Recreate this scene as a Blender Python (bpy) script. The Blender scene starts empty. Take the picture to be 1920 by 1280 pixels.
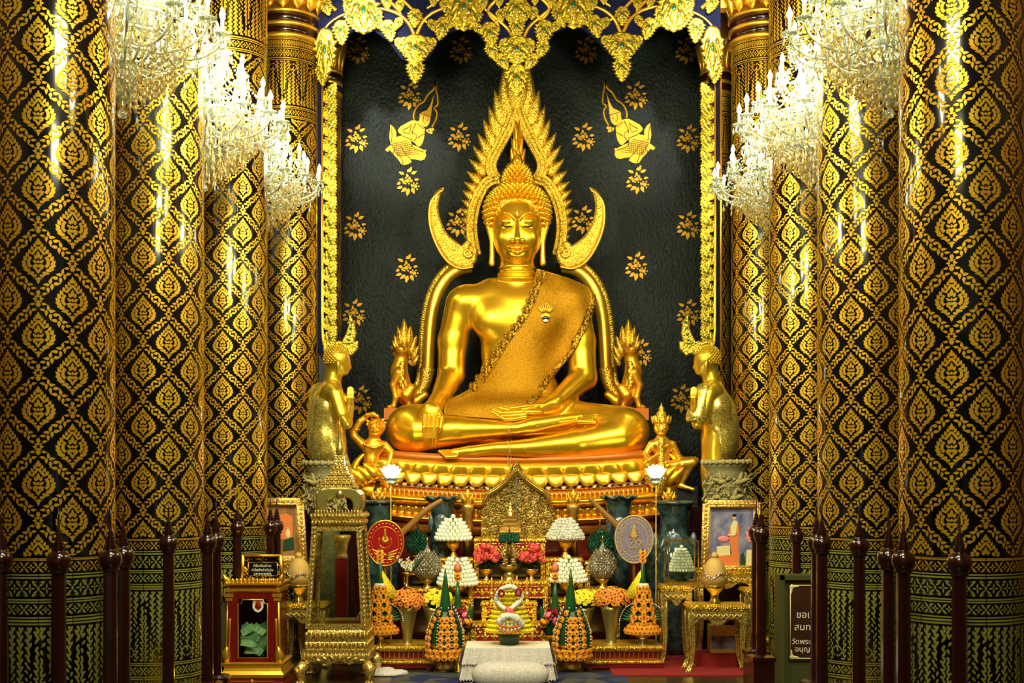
import bpy, math, random
import numpy as np
from mathutils import Vector, Matrix
from mathutils.bvhtree import BVHTree
random.seed(7)
PI = math.pi
sc = bpy.context.scene
COL = sc.collection
# ------------------------------------------------------------------ camera, world, light
F = 2400.0; CX = 960.0; HY = 895.0; CAMZ = 1.8
cam_d = bpy.data.cameras.new('camera'); cam = bpy.data.objects.new('camera', cam_d); COL.objects.link(cam)
cam.location = (0, 0, CAMZ); cam.rotation_euler = (PI/2, 0, 0)
cam_d.sensor_width = 36.0; cam_d.lens = F*36.0/1920.0
cam_d.shift_y = (HY-640.0)/1920.0
cam_d.clip_end = 100
sc.camera = cam
sc.view_settings.view_transform = 'Standard'; sc.view_settings.look = 'None'
sc.cycles.max_bounces = 8; sc.cycles.diffuse_bounces = 3; sc.cycles.glossy_bounces = 4; sc.cycles.transmission_bounces = 6
sc.view_settings.gamma = 1.0; sc.view_settings.use_curve_mapping = False
sc.view_settings.exposure = 0.28
w = bpy.data.worlds.new('hall_air'); sc.world = w; w.use_nodes = True
bg = w.node_tree.nodes['Background']; bg.inputs[0].default_value = (1.0, 0.88, 0.45, 1); bg.inputs[1].default_value = 0.11
def area(name, loc, target, size, power, col, sy=None):
    d = bpy.data.lights.new(name, 'AREA'); d.energy = power; d.color = col; d.size = size
    if sy: d.shape = 'RECTANGLE'; d.size_y = sy
    o = bpy.data.objects.new(name, d); COL.objects.link(o); o.location = loc
    o.rotation_euler = (Vector(target)-Vector(loc)).to_track_quat('-Z', 'Y').to_euler(); return o
LC = (1.0, 0.93, 0.6)
area('altar_floodlight', (-1.9, 8.8, 5.3), (0, 14.2, 2.6), 0.6, 165, (1, .95, .7))
area('altar_floodlight', (2.0, 9.0, 5.3), (0, 14.2, 2.8), 0.6, 125, (1, .95, .7))
area('hall_fill', (0, 1.5, 6.6), (0, 12, 2.6), 1.6, 190, LC)  # three unseen area lights, added to keep the gold from going dark
area('hall_fill', (-1.0, 5.2, 6.9), (-2.8, 9, 3.2), 1.2, 130, LC)
area('hall_fill', (1.0, 5.2, 6.9), (2.8, 9, 3.2), 1.2, 130, LC)
area('pedestal_fill', (0.0, 10.6, 3.9), (0, 12.9, 0.9), 0.7, 13, (1, .9, .6))  # added fill for the lower altar, no fixture hangs here
for sx_, tx_ in ((-1.83, -1.47), (2.26, 1.95)):
    o_ = area('niche_spot', (sx_, 11.9, 7.25), (tx_, 15.7, 6.2), .1, 10, (1, .97, .9)); d_ = bpy.data.lights.new('niche_spot', 'SPOT'); d_.energy = 650; d_.spot_size = .55; d_.spot_blend = .8; d_.shadow_soft_size = .10; d_.color = (1, .98, .9); o_.data = d_
def point(name, loc, power, col, r=.15):
    d = bpy.data.lights.new(name, 'POINT'); d.energy = power; d.color = col; d.shadow_soft_size = r
    o = bpy.data.objects.new(name, d); COL.objects.link(o); o.location = loc; return o

def P(px, py, Y): return Vector(((px-CX)*Y/F, Y, CAMZ-(py-HY)*Y/F))
def S(Y): return Y/F
def ZP(py, Y): return CAMZ-(py-HY)*Y/F
def XP(px, Y): return (px-CX)*Y/F

# ------------------------------------------------------------------ materials
MATS = {}
def mat(name, col, metal=0.0, rough=0.5, bump=None, emit=None, trans=0.0, coat=0.0, col2=None, cscale=20, alpha=1.0, ctype='noise', ior=1.45, sheen=0, spec=.5, rp=(.35, .65)):
    """bump=(type, scale, strength, distance)"""
    m = bpy.data.materials.new(name); m.use_nodes = True; nt = m.node_tree; b = nt.nodes['Principled BSDF']
    def sin(k, v):
        if k in b.inputs: b.inputs[k].default_value = v
    sin('Base Color', (*col, 1)); sin('Metallic', metal); sin('Roughness', rough)
    sin('Transmission Weight', trans); sin('Coat Weight', coat); sin('Coat Roughness', .06); sin('Alpha', alpha); sin('IOR', ior); sin('Sheen Weight', sheen); sin('Specular IOR Level', spec)
    if emit: sin('Emission Color', (*emit[0], 1)); sin('Emission Strength', emit[1])
    tc = nt.nodes.new('ShaderNodeTexCoord')
    def tex(kind, scale, stretch=None):
        src = tc.outputs['Object']
        if stretch:
            mp = nt.nodes.new('ShaderNodeMapping'); mp.inputs['Scale'].default_value = stretch
            nt.links.new(src, mp.inputs['Vector']); src = mp.outputs['Vector']
        if kind == 'voronoi':
            t = nt.nodes.new('ShaderNodeTexVoronoi'); t.inputs['Scale'].default_value = scale; out = t.outputs['Distance']
        elif kind == 'cell':
            t = nt.nodes.new('ShaderNodeTexVoronoi'); t.inputs['Scale'].default_value = scale; out = t.outputs['Color']
        elif kind == 'wave':
            t = nt.nodes.new('ShaderNodeTexWave'); t.inputs['Scale'].default_value = scale; t.inputs['Distortion'].default_value = 6; t.inputs['Detail'].default_value = 3; out = t.outputs['Fac']
        elif kind == 'ridge':
            t = nt.nodes.new('ShaderNodeTexVoronoi'); t.feature = 'SMOOTH_F1'; t.inputs['Scale'].default_value = scale; out = t.outputs['Distance']
        else:
            t = nt.nodes.new('ShaderNodeTexNoise'); t.inputs['Scale'].default_value = scale; t.inputs['Detail'].default_value = 5; out = t.outputs['Fac']
        nt.links.new(src, t.inputs['Vector']); return out
    if col2:
        o = tex(ctype, cscale); r = nt.nodes.new('ShaderNodeValToRGB')
        r.color_ramp.elements[0].color = (*col, 1); r.color_ramp.elements[1].color = (*col2, 1)
        r.color_ramp.elements[0].position = rp[0]; r.color_ramp.elements[1].position = rp[1]
        nt.links.new(o, r.inputs['Fac']); nt.links.new(r.outputs['Color'], b.inputs['Base Color'])
    if bump:
        inv = bump[0] == 'voronoi'
        o = tex(bump[0], bump[1], bump[4] if len(bump) > 4 else None); bn = nt.nodes.new('ShaderNodeBump')
        bn.invert = inv; bn.inputs['Strength'].default_value = bump[2]; bn.inputs['Distance'].default_value = bump[3]
        nt.links.new(o, bn.inputs['Height']); nt.links.new(bn.outputs['Normal'], b.inputs['Normal'])
        if coat: nt.links.new(bn.outputs['Normal'], b.inputs['Coat Normal'])
    MATS[name] = m; return m
M = MATS
mat('statue_gold', (1.0, .60, .025), .88, .28, ('noise', 2.2, .25, .02))
mat('gold', (1.0, .58, .05), .85, .28, ('noise', 30, .2, .004))
mat('carved_gold', (1.0, .66, .06), .78, .3, ('voronoi', 62, .8, .008), col2=(.50, .28, .015), cscale=62, ctype='voronoi', rp=(.42, .78))  # darker cell borders paint in the shade of the carved relief
mat('leaf_gold', (.66, .46, .03), .75, .3, ('voronoi', 55, .6, .006), col2=(.30, .19, .01), cscale=55, ctype='voronoi', rp=(.4, .75))  # crevice shade between raised cells is put into the colour
mat('canopy_gold', (.55, .40, .018), .75, .3, ('voronoi', 14, .15, .02), col2=(.26, .17, .01), cscale=9, ctype='voronoi', rp=(.40, .8))  # painted relief shade, colour darkens away from the cell centres
mat('antique_gold', (.62, .45, .11), .8, .33, ('voronoi', 55, 1.0, .012), col2=(.2, .13, .02), cscale=60)
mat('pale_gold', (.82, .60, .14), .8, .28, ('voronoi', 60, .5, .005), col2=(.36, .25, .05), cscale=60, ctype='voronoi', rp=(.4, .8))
mat('orange_gold', (.9, .43, .02), .75, .33, ('noise', 14, .4, .01))
mat('bronze_olive', (.40, .34, .09), .8, .3, ('noise', 40, .3, .004))
mat('brass', (.82, .55, .10), .95, .2, ('noise', 60, .2, .003))
mat('copper_gold', (.68, .40, .08), .85, .27, ('wave', 20, .4, .004))
mat('silver', (.75, .72, .60), .95, .2, ('noise', 40, .2, .003))
mat('black_lacquer', (.004, .0045, .004), 0, .16, ('noise', 5.0, .12, .01, (1, 1, .16)), coat=.6)
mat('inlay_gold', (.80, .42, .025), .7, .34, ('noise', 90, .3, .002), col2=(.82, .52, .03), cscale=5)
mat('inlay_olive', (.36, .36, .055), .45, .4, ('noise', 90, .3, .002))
mat('paint_gold', (.45, .25, .015), .8, .5, None, col2=(.36, .18, .01), cscale=60)
mat('paint_brown', (.28, .11, .02), .2, .5)
mat('dark_wall', (.002, .004, .0025), 0, .38, ('noise', 42, .8, .02, (1, 1, .6)), col2=(.007, .014, .007), cscale=1.4, spec=.2)
mat('red_lacquer', (.14, .006, .004), 0, .22, ('noise', 20, .1, .004), coat=.5)
mat('maroon_wood', (.020, .003, .002), 0, .22, ('noise', 9, .2, .004, (4, 4, .4)), coat=.6)
mat('orange_red', (.48, .13, .004), .3, .4, ('noise', 10, .3, .006))
mat('black', (.004, .004, .004), 0, .4)
mat('white_tile', (.75, .75, .7), .2, .15)
mat('navy', (.002, .003, .018), 0, .7, None, spec=.12, col2=(.006, .009, .045), cscale=130, ctype='cell')
mat('gem_green', (.005, .10, .035), 0, .08, coat=1)
mat('gem_white', (.8, .85, .75), .3, .1, coat=1)
def crystal():
    m = mat('crystal', (.86, .95, .78), .15, .06, trans=.8, ior=1.5); return m
crystal()
mat('crystal_amber', (.95, .78, .34), .15, .08, trans=.75, ior=1.5)
mat('bulb_glow', (1, 1, 1), 0, .4, emit=((1.0, .97, .72), 26))
mat('lotus_glow', (1, 1, .9), 0, .4, emit=((1.0, .98, .80), 5))
mat('candle_sleeve', (.9, .85, .6), 0, .35, trans=.2)
mat('cloth_gold', (.62, .31, .004), .72, .5, ('voronoi', 130, .8, .004), col2=(.30, .13, .002), cscale=130, ctype='voronoi', rp=(.3, .75))
mat('lace_gold', (.75, .42, .02), .7, .45, ('voronoi', 60, .8, .008), col2=(.12, .05, .003), cscale=45, ctype='voronoi', rp=(.3, .7))  # dark cell borders are painted shade that deepens the lace relief
mat('sequin_cloth', (.30, .22, .025), .8, .28, ('cell', 150, .8, .01), col2=(.95, .78, .16), cscale=150, ctype='cell')
mat('pale_statue_gold', (.72, .50, .035), .85, .33, ('noise', 10, .25, .006))
mat('stone', (.17, .15, .05), .05, .7, ('noise', 30, .6, .01), col2=(.10, .09, .03), cscale=12)
mat('stone_pale', (.30, .25, .08), .05, .65, ('noise', 40, .4, .006))
mat('porcelain', (.006, .02, .022), 0, .12, None, col2=(.045, .085, .075), cscale=13, coat=.6)
mat('porcelain_panel', (.16, .20, .18), 0, .15, None, col2=(.05, .09, .10), cscale=30, coat=.5)
mat('green_glass', (.008, .06, .03), .5, .18, ('voronoi', 75, 1, .01), col2=(.02, .13, .06), cscale=70)
mat('silver_mesh', (.30, .27, .15), .8, .25, ('voronoi', 80, 1, .012), col2=(.65, .62, .45), cscale=120)
mat('lotus_white', (.86, .88, .66), 0, .5, ('noise', 40, .2, .004))
mat('jasmine_white', (.85, .83, .66), 0, .6, ('voronoi', 90, .8, .008))
mat('marigold', (.92, .36, .008), 0, .6, ('voronoi', 110, 1, .008))
mat('marigold_yellow', (1.0, .78, .015), 0, .6, ('voronoi', 100, 1, .008))
mat('yellow_flower', (.92, .76, .02), 0, .55)
mat('orange_flower', (.85, .27, .02), 0, .55)
mat('rose_red', (.72, .045, .035), 0, .45, col2=(.85, .16, .12), cscale=14)
mat('pink_flower', (.8, .2, .25), 0, .5)
mat('dark_red', (.25, .008, .01), 0, .45)
mat('banana_leaf', (.008, .07, .015), 0, .3, ('noise', 20, .2, .004, (6, 6, .5)))
mat('leaf_green', (.012, .06, .012), 0, .4)
mat('bead_white', (.85, .88, .8), 0, .3)
mat('lotus_pink', (.55, .16, .07), 0, .5)
mat('candle_wax', (.85, .42, .06), 0, .4)
mat('fan_red', (.28, .004, .004), 0, .3, coat=.3)
mat('fan_violet', (.17, .14, .21), 0, .5, ('voronoi', 120, .6, .004), col2=(.26, .22, .24), cscale=60)
mat('wood_pale', (.26, .12, .02), 0, .35, ('noise', 12, .2, .004))
mat('lace_white', (.34, .31, .25), 0, .7, ('voronoi', 190, .5, .003), col2=(.72, .68, .60), cscale=150, ctype='voronoi', rp=(.2, .7))
mat('silk_white', (.85, .80, .62), 0, .4)
mat('frame_gold', (.85, .55, .12), .7, .33, ('voronoi', 50, .8, .01))
mat('picture_blue', (.06, .09, .20), 0, .35, None, col2=(.30, .28, .36), cscale=9)
mat('picture_brown', (.22, .10, .03), 0, .35, None, col2=(.40, .20, .06), cscale=9)
mat('picture_orange', (.70, .20, .05), 0, .4)
mat('picture_skin', (.75, .45, .25), 0, .4)
mat('picture_pink', (.75, .22, .22), 0, .4)
mat('glass', (.9, 1, .92), 0, .03, trans=1.0, ior=1.1)
mat('banknote_green', (.16, .38, .14), 0, .6, None, col2=(.38, .55, .30), cscale=30)
mat('banknote_red', (.62, .28, .16), 0, .6, None, col2=(.7, .45, .3), cscale=30)
mat('cream', (.80, .68, .40), 0, .5)
mat('olive_paint', (.055, .06, .012), 0, .5)
mat('sign_brown', (.035, .012, .005), 0, .35, col2=(.05, .018, .006), cscale=4)
mat('letter_gold', (.75, .68, .30), .1, .5)
mat('letter_white', (.85, .82, .65), 0, .5)
mat('floor_dark', (.03, .022, .008), 0, .25, col2=(.05, .035, .012), cscale=3)
mat('carpet_red', (.25, .01, .008), 0, .9, ('noise', 80, .5, .004))
mat('carpet_blue', (.004, .012, .07), 0, .9, ('noise', 80, .5, .004), col2=(.06, .06, .04), cscale=7, ctype='cell')
mat('wall_paint', (.10, .045, .012), .1, .6, col2=(.16, .075, .02), cscale=2)
mat('ceiling_red', (.12, .02, .008), 0, .6)
mat('green_stain', (.02, .06, .025), 0, .35)
mat('straw', (.62, .40, .10), .3, .55, ('voronoi', 150, .7, .004))

# ------------------------------------------------------------------ mesh builder
class MB:
    def __init__(s): s.v = []; s.f = []; s.m = []; s.s = []; s.cur = 0; s.sm = True
    def add(s, verts, faces, m=None, smooth=None):
        o = len(s.v); s.v.extend([tuple(a) for a in verts])
        m = s.cur if m is None else m; smooth = s.sm if smooth is None else smooth
        for f in faces: s.f.append(tuple(i+o for i in f)); s.m.append(m); s.s.append(smooth)
        return s
    def box(s, c, d, rz=0, top=1.0, m=None, topy=None):
        x, y, z = d[0]/2, d[1]/2, d[2]/2; c = Vector(c); R = Matrix.Rotation(rz, 3, 'Z'); vs = []
        for zz, t in ((-z, 1), (z, top)):
            ty = (topy if topy is not None else t) if zz > 0 else 1
            for a, b in ((-1, -1), (1, -1), (1, 1), (-1, 1)): vs.append(c+R@Vector((a*x*t, b*y*ty, zz)))
        return s.add(vs, [(3, 2, 1, 0), (4, 5, 6, 7), (0, 1, 5, 4), (1, 2, 6, 5), (2, 3, 7, 6), (3, 0, 4, 7)], m, False)
    def loops(s, rings, closed=True, cap=True, m=None, smooth=None):
        n = len(rings[0]); vs = [p for r in rings for p in r]; fs = []
        for i in range(len(rings)-1):
            for j in range(n if closed else n-1):
                k = (j+1) % n; fs.append((i*n+j, i*n+k, (i+1)*n+k, (i+1)*n+j))
        if cap and closed:
            fs.append(tuple(reversed(range(n)))); fs.append(tuple(range((len(rings)-1)*n, len(rings)*n)))
        return s.add(vs, fs, m, smooth)
    def lathe(s, c, prof, seg=24, m=None, wav=None, sq=None, smooth=None, ys=1.0):
        rings = []
        for i, (r, z) in enumerate(prof):
            rg = []
            for j in range(seg):
                a = 2*PI*j/seg; rr = r
                if wav and r > 1e-4: rr = r*(1+wav[1]*abs(math.sin(wav[0]*a/2)) if wav[1] > 0 else 1+wav[1]*math.cos(wav[0]*a))
                rg.append((c[0]+rr*math.sin(a), c[1]-rr*math.cos(a)*ys, c[2]+z))
            rings.append(rg)
        return s.loops(rings, m=m, smooth=smooth)
    def sq(s, c, prof, m=None, ys=1.0, smooth=False):
        rings = []
        for r, z in prof: rings.append([(c[0]+a*r, c[1]+b*r*ys, c[2]+z) for a, b in ((-1, -1), (1, -1), (1, 1), (-1, 1))])
        return s.loops(rings, m=m, smooth=smooth)
    def tube(s, path, r, seg=8, m=None, closed=False, flat=1.0):
        path = [Vector(p) for p in path]; n = len(path); rings = []
        rs = r if hasattr(r, '__len__') else [r]*n; up = None
        for i in range(n):
            t = (path[(i+1) % n] if closed else path[min(i+1, n-1)])-(path[i-1] if (closed or i) else path[0])
            if t.length < 1e-9: t = Vector((0, 0, 1))
            t.normalize()
            if up is None:
                up = Vector((0, 1, 0)) if abs(t.y) < .9 else Vector((1, 0, 0))
            a = t.cross(up)
            if a.length < 1e-6: a = t.orthogonal()
            a.normalize(); b = a.cross(t).normalized(); up = b
            rings.append([path[i]+a*math.cos(2*PI*k/seg)*rs[i]+b*math.sin(2*PI*k/seg)*rs[i]*flat for k in range(seg)])
        if closed: rings.append(rings[0]); return s.loops(rings, cap=False, m=m)
        return s.loops(rings, m=m)
    def ball(s, c, r, nu=10, nv=7, m=None, bump=0, point=0, axis=None):
        if not hasattr(r, '__len__'): r = (r, r, r)
        rings = []; Q = None
        if axis is not None: Q = Vector((0, 0, 1)).rotation_difference(Vector(axis)).to_matrix()
        for i in range(nv+1):
            t = PI*i/nv; rg = []
            for j in range(nu):
                a = 2*PI*j/nu; k = 1+bump*(((i+j) % 2)*2-1)
                z = -math.cos(t)
                if point and z > 0: zz = z+point*z**4
                else: zz = z
                st = max(math.sin(t), .02)
                p = Vector((st*math.cos(a)*r[0]*k, st*math.sin(a)*r[1]*k, zz*r[2]*k))
                if Q: p = Q@p
                rg.append(Vector(c)+p)
            rings.append(rg)
        return s.loops(rings, m=m)
    def extr(s, pts, Y, depth, bev=0.0, m=None, px=True, side_m=None, smooth=False):
        """outline in pixels (or metres x,z) at distance Y, front at Y-depth"""
        q = [P(a, b, Y) for a, b in pts] if px else [Vector((a, Y, b)) for a, b in pts]
        ar = sum(q[i].x*q[(i+1) % len(q)].z-q[(i+1) % len(q)].x*q[i].z for i in range(len(q)))
        if ar < 0: q.reverse()
        n = len(q); ins = []
        for i in range(n):
            a, b, c = q[i-1], q[i], q[(i+1) % n]
            e1 = Vector((b.x-a.x, 0, b.z-a.z)); e2 = Vector((c.x-b.x, 0, c.z-b.z))
            n1 = Vector((-e1.z, 0, e1.x)); n2 = Vector((-e2.z, 0, e2.x))
            if n1.length > 0: n1.normalize()
            if n2.length > 0: n2.normalize()
            d = n1+n2
            if d.length < .3: d = n1
            ins.append(b+d.normalized()*bev)
        r0 = q; r1 = [p+Vector((0, -(depth-bev*.8), 0)) for p in q]; r2 = [p+Vector((0, -depth, 0)) for p in ins]
        vs = list(r0)+r1+r2; fs = []
        for i in range(n):
            k = (i+1) % n; fs.append((i, k, n+k, n+i)); fs.append((n+i, n+k, 2*n+k, 2*n+i))
        fs.append(tuple(range(2*n, 3*n))); fs.append(tuple(reversed(range(n))))
        return s.add(vs, fs, m, smooth)
    def sweep(s, path, wid, sec, m=None, depth=1.0, px=None):
        """path of points in a plane facing the viewer; sec=(across, toward viewer)"""
        q = [P(a, b, px) for a, b in path] if px else [Vector(p) for p in path]
        n = len(q); rings = []
        ws = wid if hasattr(wid, '__len__') else [wid]*n
        for i in range(n):
            t = q[min(i+1, n-1)]-q[max(i-1, 0)]; t.y = 0; t.normalize(); nn = Vector((-t.z, 0, t.x))
            rings.append([q[i]+nn*a*ws[i]+Vector((0, -1, 0))*b*depth for a, b in sec])
        return s.loops(rings, m=m)
    def leaf(s, base, d, nrm, L, W, th, curl=0, bend=0, m=None, n=7, sharp=.7, pw=.8, hi=False):
        base = Vector(base); d = Vector(d).normalized(); nrm = Vector(nrm); nrm = (nrm-d*nrm.dot(d)).normalized(); sd = d.cross(nrm)
        rings = []
        cs = ((-1, 0), (-.5, .7), (0, 1), (.5, .7), (1, 0), (0, -.4)) if not hi else tuple((-math.cos(PI*k/10), math.sin(PI*k/10)) for k in range(11))+((0, -.4),)
        for i in range(n+1):
            t = i/n; ww = W/2*max(math.sin(PI*min(1, t**sharp)), 0)**pw+W*.015; h = th*max(math.sin(PI*t**.8), 0)**.6+th*.03
            c = base+d*L*t+nrm*curl*t*t+sd*bend*t*t
            rings.append([c+sd*(a*ww)+nrm*(b*h) for a, b in cs])
        return s.loops(rings, m=m)
    def build(s, name, mats, parent=None, label=None, subs=0):
        me = bpy.data.meshes.new(name)
        ploc = Vector((0, 0, 0)) if parent is None else wloc(parent)
        va = np.array(s.v, dtype=np.float32)-np.array(ploc, dtype=np.float32)
        me.from_pydata(va.tolist(), [], s.f)
        if not isinstance(mats, (list, tuple)): mats = [mats]
        for a in mats: me.materials.append(MATS[a] if isinstance(a, str) else a)
        me.polygons.foreach_set('material_index', s.m); me.polygons.foreach_set('use_smooth', s.s); me.update()
        o = bpy.data.objects.new(name, me); COL.objects.link(o)
        if parent: o.parent = parent
        if label: o['label'] = label
        return o
def proto(b, name, mats, parent):
    o = b.build(name, mats); o.parent = parent; return o
def wloc(o):
    v = Vector(o.location)
    while o.parent: o = o.parent; v = v+Vector(o.location)
    return v
def thing(name, label, cat, loc=(0, 0, 0), group=None):
    o = bpy.data.objects.new(name, None); COL.objects.link(o); o.location = loc; o.empty_display_size = .1
    o['label'] = label; o['category'] = cat
    if group: o['group'] = group
    return o
def tag(o, label, cat, group=None):
    o['label'] = label; o['category'] = cat
    if group: o['group'] = group
    return o
def struct(o): o['kind'] = 'structure'; return o
def kids(o): return [c for c in COL.objects if c.parent == o]
def dup(root, loc, rz=0, label=None, group=None, sc_=None):
    ch = kids(root)
    r = root.copy(); COL.objects.link(r); r.location = loc; r.rotation_euler = (0, 0, rz)
    if sc_: r.scale = sc_
    if label: r['label'] = label
    if group: r['group'] = group
    for c in ch:
        gs = kids(c); k = c.copy(); COL.objects.link(k); k.parent = r
        for g in gs: q = g.copy(); COL.objects.link(q); q.parent = k
    return r
def part_copy(o, parent, loc=None, scale=None, rot=None):
    c = o.copy(); COL.objects.link(c); c.parent = parent
    if loc is not None: c.location = loc
    if scale is not None: c.scale = scale
    if rot is not None: c.rotation_euler = rot
    return c
def spl(pts, n=6):
    """Catmull-Rom through points"""
    pts = [np.array(p, float) for p in pts]; out = []
    for i in range(len(pts)-1):
        a = pts[max(i-1, 0)]; b = pts[i]; c = pts[i+1]; d = pts[min(i+2, len(pts)-1)]
        for k in range(n):
            t = k/n; out.append(tuple(.5*((2*b)+(c-a)*t+(2*a-5*b+4*c-d)*t*t+(3*b-a-3*c+d)*t**3)))
    out.append(tuple(pts[-1])); return out
def mir(pts, ax=968): return [(2*ax-a, b) for a, b in pts]

# ------------------------------------------------------------------ SDF volumes
class Vol:
    def __init__(s, lo, hi, h):
        s.lo = np.array(lo, float); s.h = h; s.n = np.ceil((np.array(hi)-s.lo)/h).astype(int)+1
        s.g = np.full(s.n, 1.0, np.float32)
    def _sub(s, lo, hi):
        a = np.clip(np.floor((np.array(lo)-s.lo)/s.h).astype(int), 0, s.n); b = np.clip(np.ceil((np.array(hi)-s.lo)/s.h).astype(int)+1, 0, s.n)
        if (b <= a).any(): return None
        ax = [(s.lo[i]+np.arange(a[i], b[i])*s.h).astype(np.float32) for i in range(3)]
        return tuple(slice(a[i], b[i]) for i in range(3)), np.meshgrid(*ax, indexing='ij', sparse=True)
    def comb(s, fn, lo, hi, k, sub=False):
        pad = max(k*1.2, s.h*3); r = s._sub(np.array(lo)-pad, np.array(hi)+pad)
        if r is None: return
        sl, (x, y, z) = r; d = fn(x, y, z); g = s.g[sl]
        if sub:
            d = -d; h = np.maximum(k-abs(g-d), 0)/k if k > 0 else 0; s.g[sl] = np.maximum(g, d)+h*h*k*.25
        else:
            h = np.maximum(k-abs(g-d), 0)/k if k > 0 else 0; s.g[sl] = np.minimum(g, d)-h*h*k*.25
    def cap(s, a, b, ra, rb, k=.02, sub=False):
        a = np.array(a, float); b = np.array(b, float); ab = b-a; L = max(float(ab@ab), 1e-12)
        def fn(x, y, z):
            px, py, pz = x-a[0], y-a[1], z-a[2]; t = np.clip((px*ab[0]+py*ab[1]+pz*ab[2])/L, 0, 1)
            return np.sqrt((px-ab[0]*t)**2+(py-ab[1]*t)**2+(pz-ab[2]*t)**2)-(ra+(rb-ra)*t)
        R = max(ra, rb); s.comb(fn, np.minimum(a, b)-R, np.maximum(a, b)+R, k, sub)
    def ell(s, c, r, k=.02, sub=False, ry=0):
        c = np.array(c, float); r = np.array(r, float); cs, sn = math.cos(ry), math.sin(ry)
        def fn(x, y, z):
            dx, dz = x-c[0], z-c[2]; X = dx*cs+dz*sn; Z = -dx*sn+dz*cs; Y = y-c[1]
            k0 = np.sqrt((X/r[0])**2+(Y/r[1])**2+(Z/r[2])**2); k1 = np.sqrt((X/r[0]**2)**2+(Y/r[1]**2)**2+(Z/r[2]**2)**2)
            return k0*(k0-1)/np.maximum(k1, 1e-9)
        R = max(r) if ry else r; s.comb(fn, c-R, c+R, k, sub)
    def path(s, pts, rs, k=.02, sub=False):
        for i in range(len(pts)-1): s.cap(pts[i], pts[i+1], rs[i], rs[i+1], k if i == 0 else k*.6, sub)
    def mesh(s):
        g = s.g; ins = g < 0; n = s.n; cn = n-1
        cnt = np.zeros(cn, np.int8)
        for i in (0, 1):
            for j in (0, 1):
                for k in (0, 1): cnt += ins[i:i+cn[0], j:j+cn[1], k:k+cn[2]]
        cells = np.argwhere((cnt > 0) & (cnt < 8)); idx = np.full(cn, -1, np.int64); idx[tuple(cells.T)] = np.arange(len(cells))
        acc = np.zeros((len(cells), 3)); w_ = np.zeros(len(cells)); co = [(i, j, k) for i in (0, 1) for j in (0, 1) for k in (0, 1)]
        for a in co:
            for ax in range(3):
                if a[ax]: continue
                b = list(a); b[ax] = 1; pa = cells+np.array(a); pb = cells+np.array(b)
                va = g[tuple(pa.T)]; vb = g[tuple(pb.T)]; m = (va < 0) != (vb < 0)
                t = va[m]/(va[m]-vb[m]); q = pa[m].astype(float); q[:, ax] += t; acc[m] += q; w_[m] += 1
        V = s.lo+s.h*acc/w_[:, None]; FS = []
        for ax in range(3):
            u, v = (ax+1) % 3, (ax+2) % 3; sa = [slice(None)]*3; sb = [slice(None)]*3; sa[ax] = slice(0, -1); sb[ax] = slice(1, None)
            A = ins[tuple(sa)]; B = ins[tuple(sb)]
            e = np.argwhere(A != B); e = e[(e[:, u] > 0) & (e[:, v] > 0) & (e[:, u] < n[u]-1) & (e[:, v] < n[v]-1)]
            fl = A[tuple(e.T)]; q = []
            for du, dv in ((-1, -1), (0, -1), (0, 0), (-1, 0)):
                c = e.copy(); c[:, u] += du; c[:, v] += dv; q.append(idx[tuple(c.T)])
            q = np.stack(q, 1); q[~fl] = q[~fl][:, ::-1]; FS.append(q)
        return V, np.concatenate(FS)
def np_mesh(name, parts, mats, parent=None, smooth_it=1):
    """parts: list of (V, quads, mat index)"""
    Vs = []; Fs = []; mi = []; o = 0
    for V, Q, m in parts: Vs.append(V); Fs.append(Q+o); mi.append(np.full(len(Q), m)); o += len(V)
    V = np.concatenate(Vs); Q = np.concatenate(Fs); mi = np.concatenate(mi)
    for _ in range(smooth_it):
        acc = np.zeros_like(V); c = np.zeros(len(V))
        for i in range(4):
            a, b = Q[:, i], Q[:, (i+1) % 4]; np.add.at(acc, a, V[b]); np.add.at(acc, b, V[a]); np.add.at(c, a, 1); np.add.at(c, b, 1)
        V = V*.5+.5*acc/np.maximum(c, 1)[:, None]
    ploc = Vector((0, 0, 0)) if parent is None else wloc(parent)
    me = bpy.data.meshes.new(name); me.vertices.add(len(V)); me.vertices.foreach_set('co', (V-np.array(ploc)).astype(np.float32).ravel())
    me.loops.add(len(Q)*4); me.loops.foreach_set('vertex_index', Q.astype(np.int32).ravel())
    me.polygons.add(len(Q)); me.polygons.foreach_set('loop_start', np.arange(0, len(Q)*4, 4, dtype=np.int32))
    for a in (mats if isinstance(mats, (list, tuple)) else [mats]): me.materials.append(MATS[a])
    me.polygons.foreach_set('material_index', mi.astype(np.int32)); me.polygons.foreach_set('use_smooth', np.ones(len(Q), bool))
    me.update(calc_edges=True); me.validate()
    o_ = bpy.data.objects.new(name, me); COL.objects.link(o_)
    if parent: o_.parent = parent
    return o_

# ------------------------------------------------------------------ the hall
HX = 4.7; CZ = 7.9
def slab(name, c, d, m):
    b = MB(); b.box(c, d); return struct(b.build(name, m))
slab('floor', (0, 7.4, -.05), (2*HX, 17.4, .1), 'floor_dark')
slab('ceiling', (0, 7.4, CZ+.05), (2*HX, 17.4, .1), 'ceiling_red')
slab('wall_left', (-HX-.05, 7.4, CZ/2), (.1, 17.4, CZ), 'wall_paint')
slab('wall_right', (HX+.05, 7.4, CZ/2), (.1, 17.4, CZ), 'wall_paint')
wall_back = slab('wall_back', (0, 15.75, CZ/2), (2*HX, .1, CZ), 'dark_wall')
slab('baseboard_back', (0, 15.66, .15), (2*HX-.1, .08, .3), 'maroon_wood')

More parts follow.
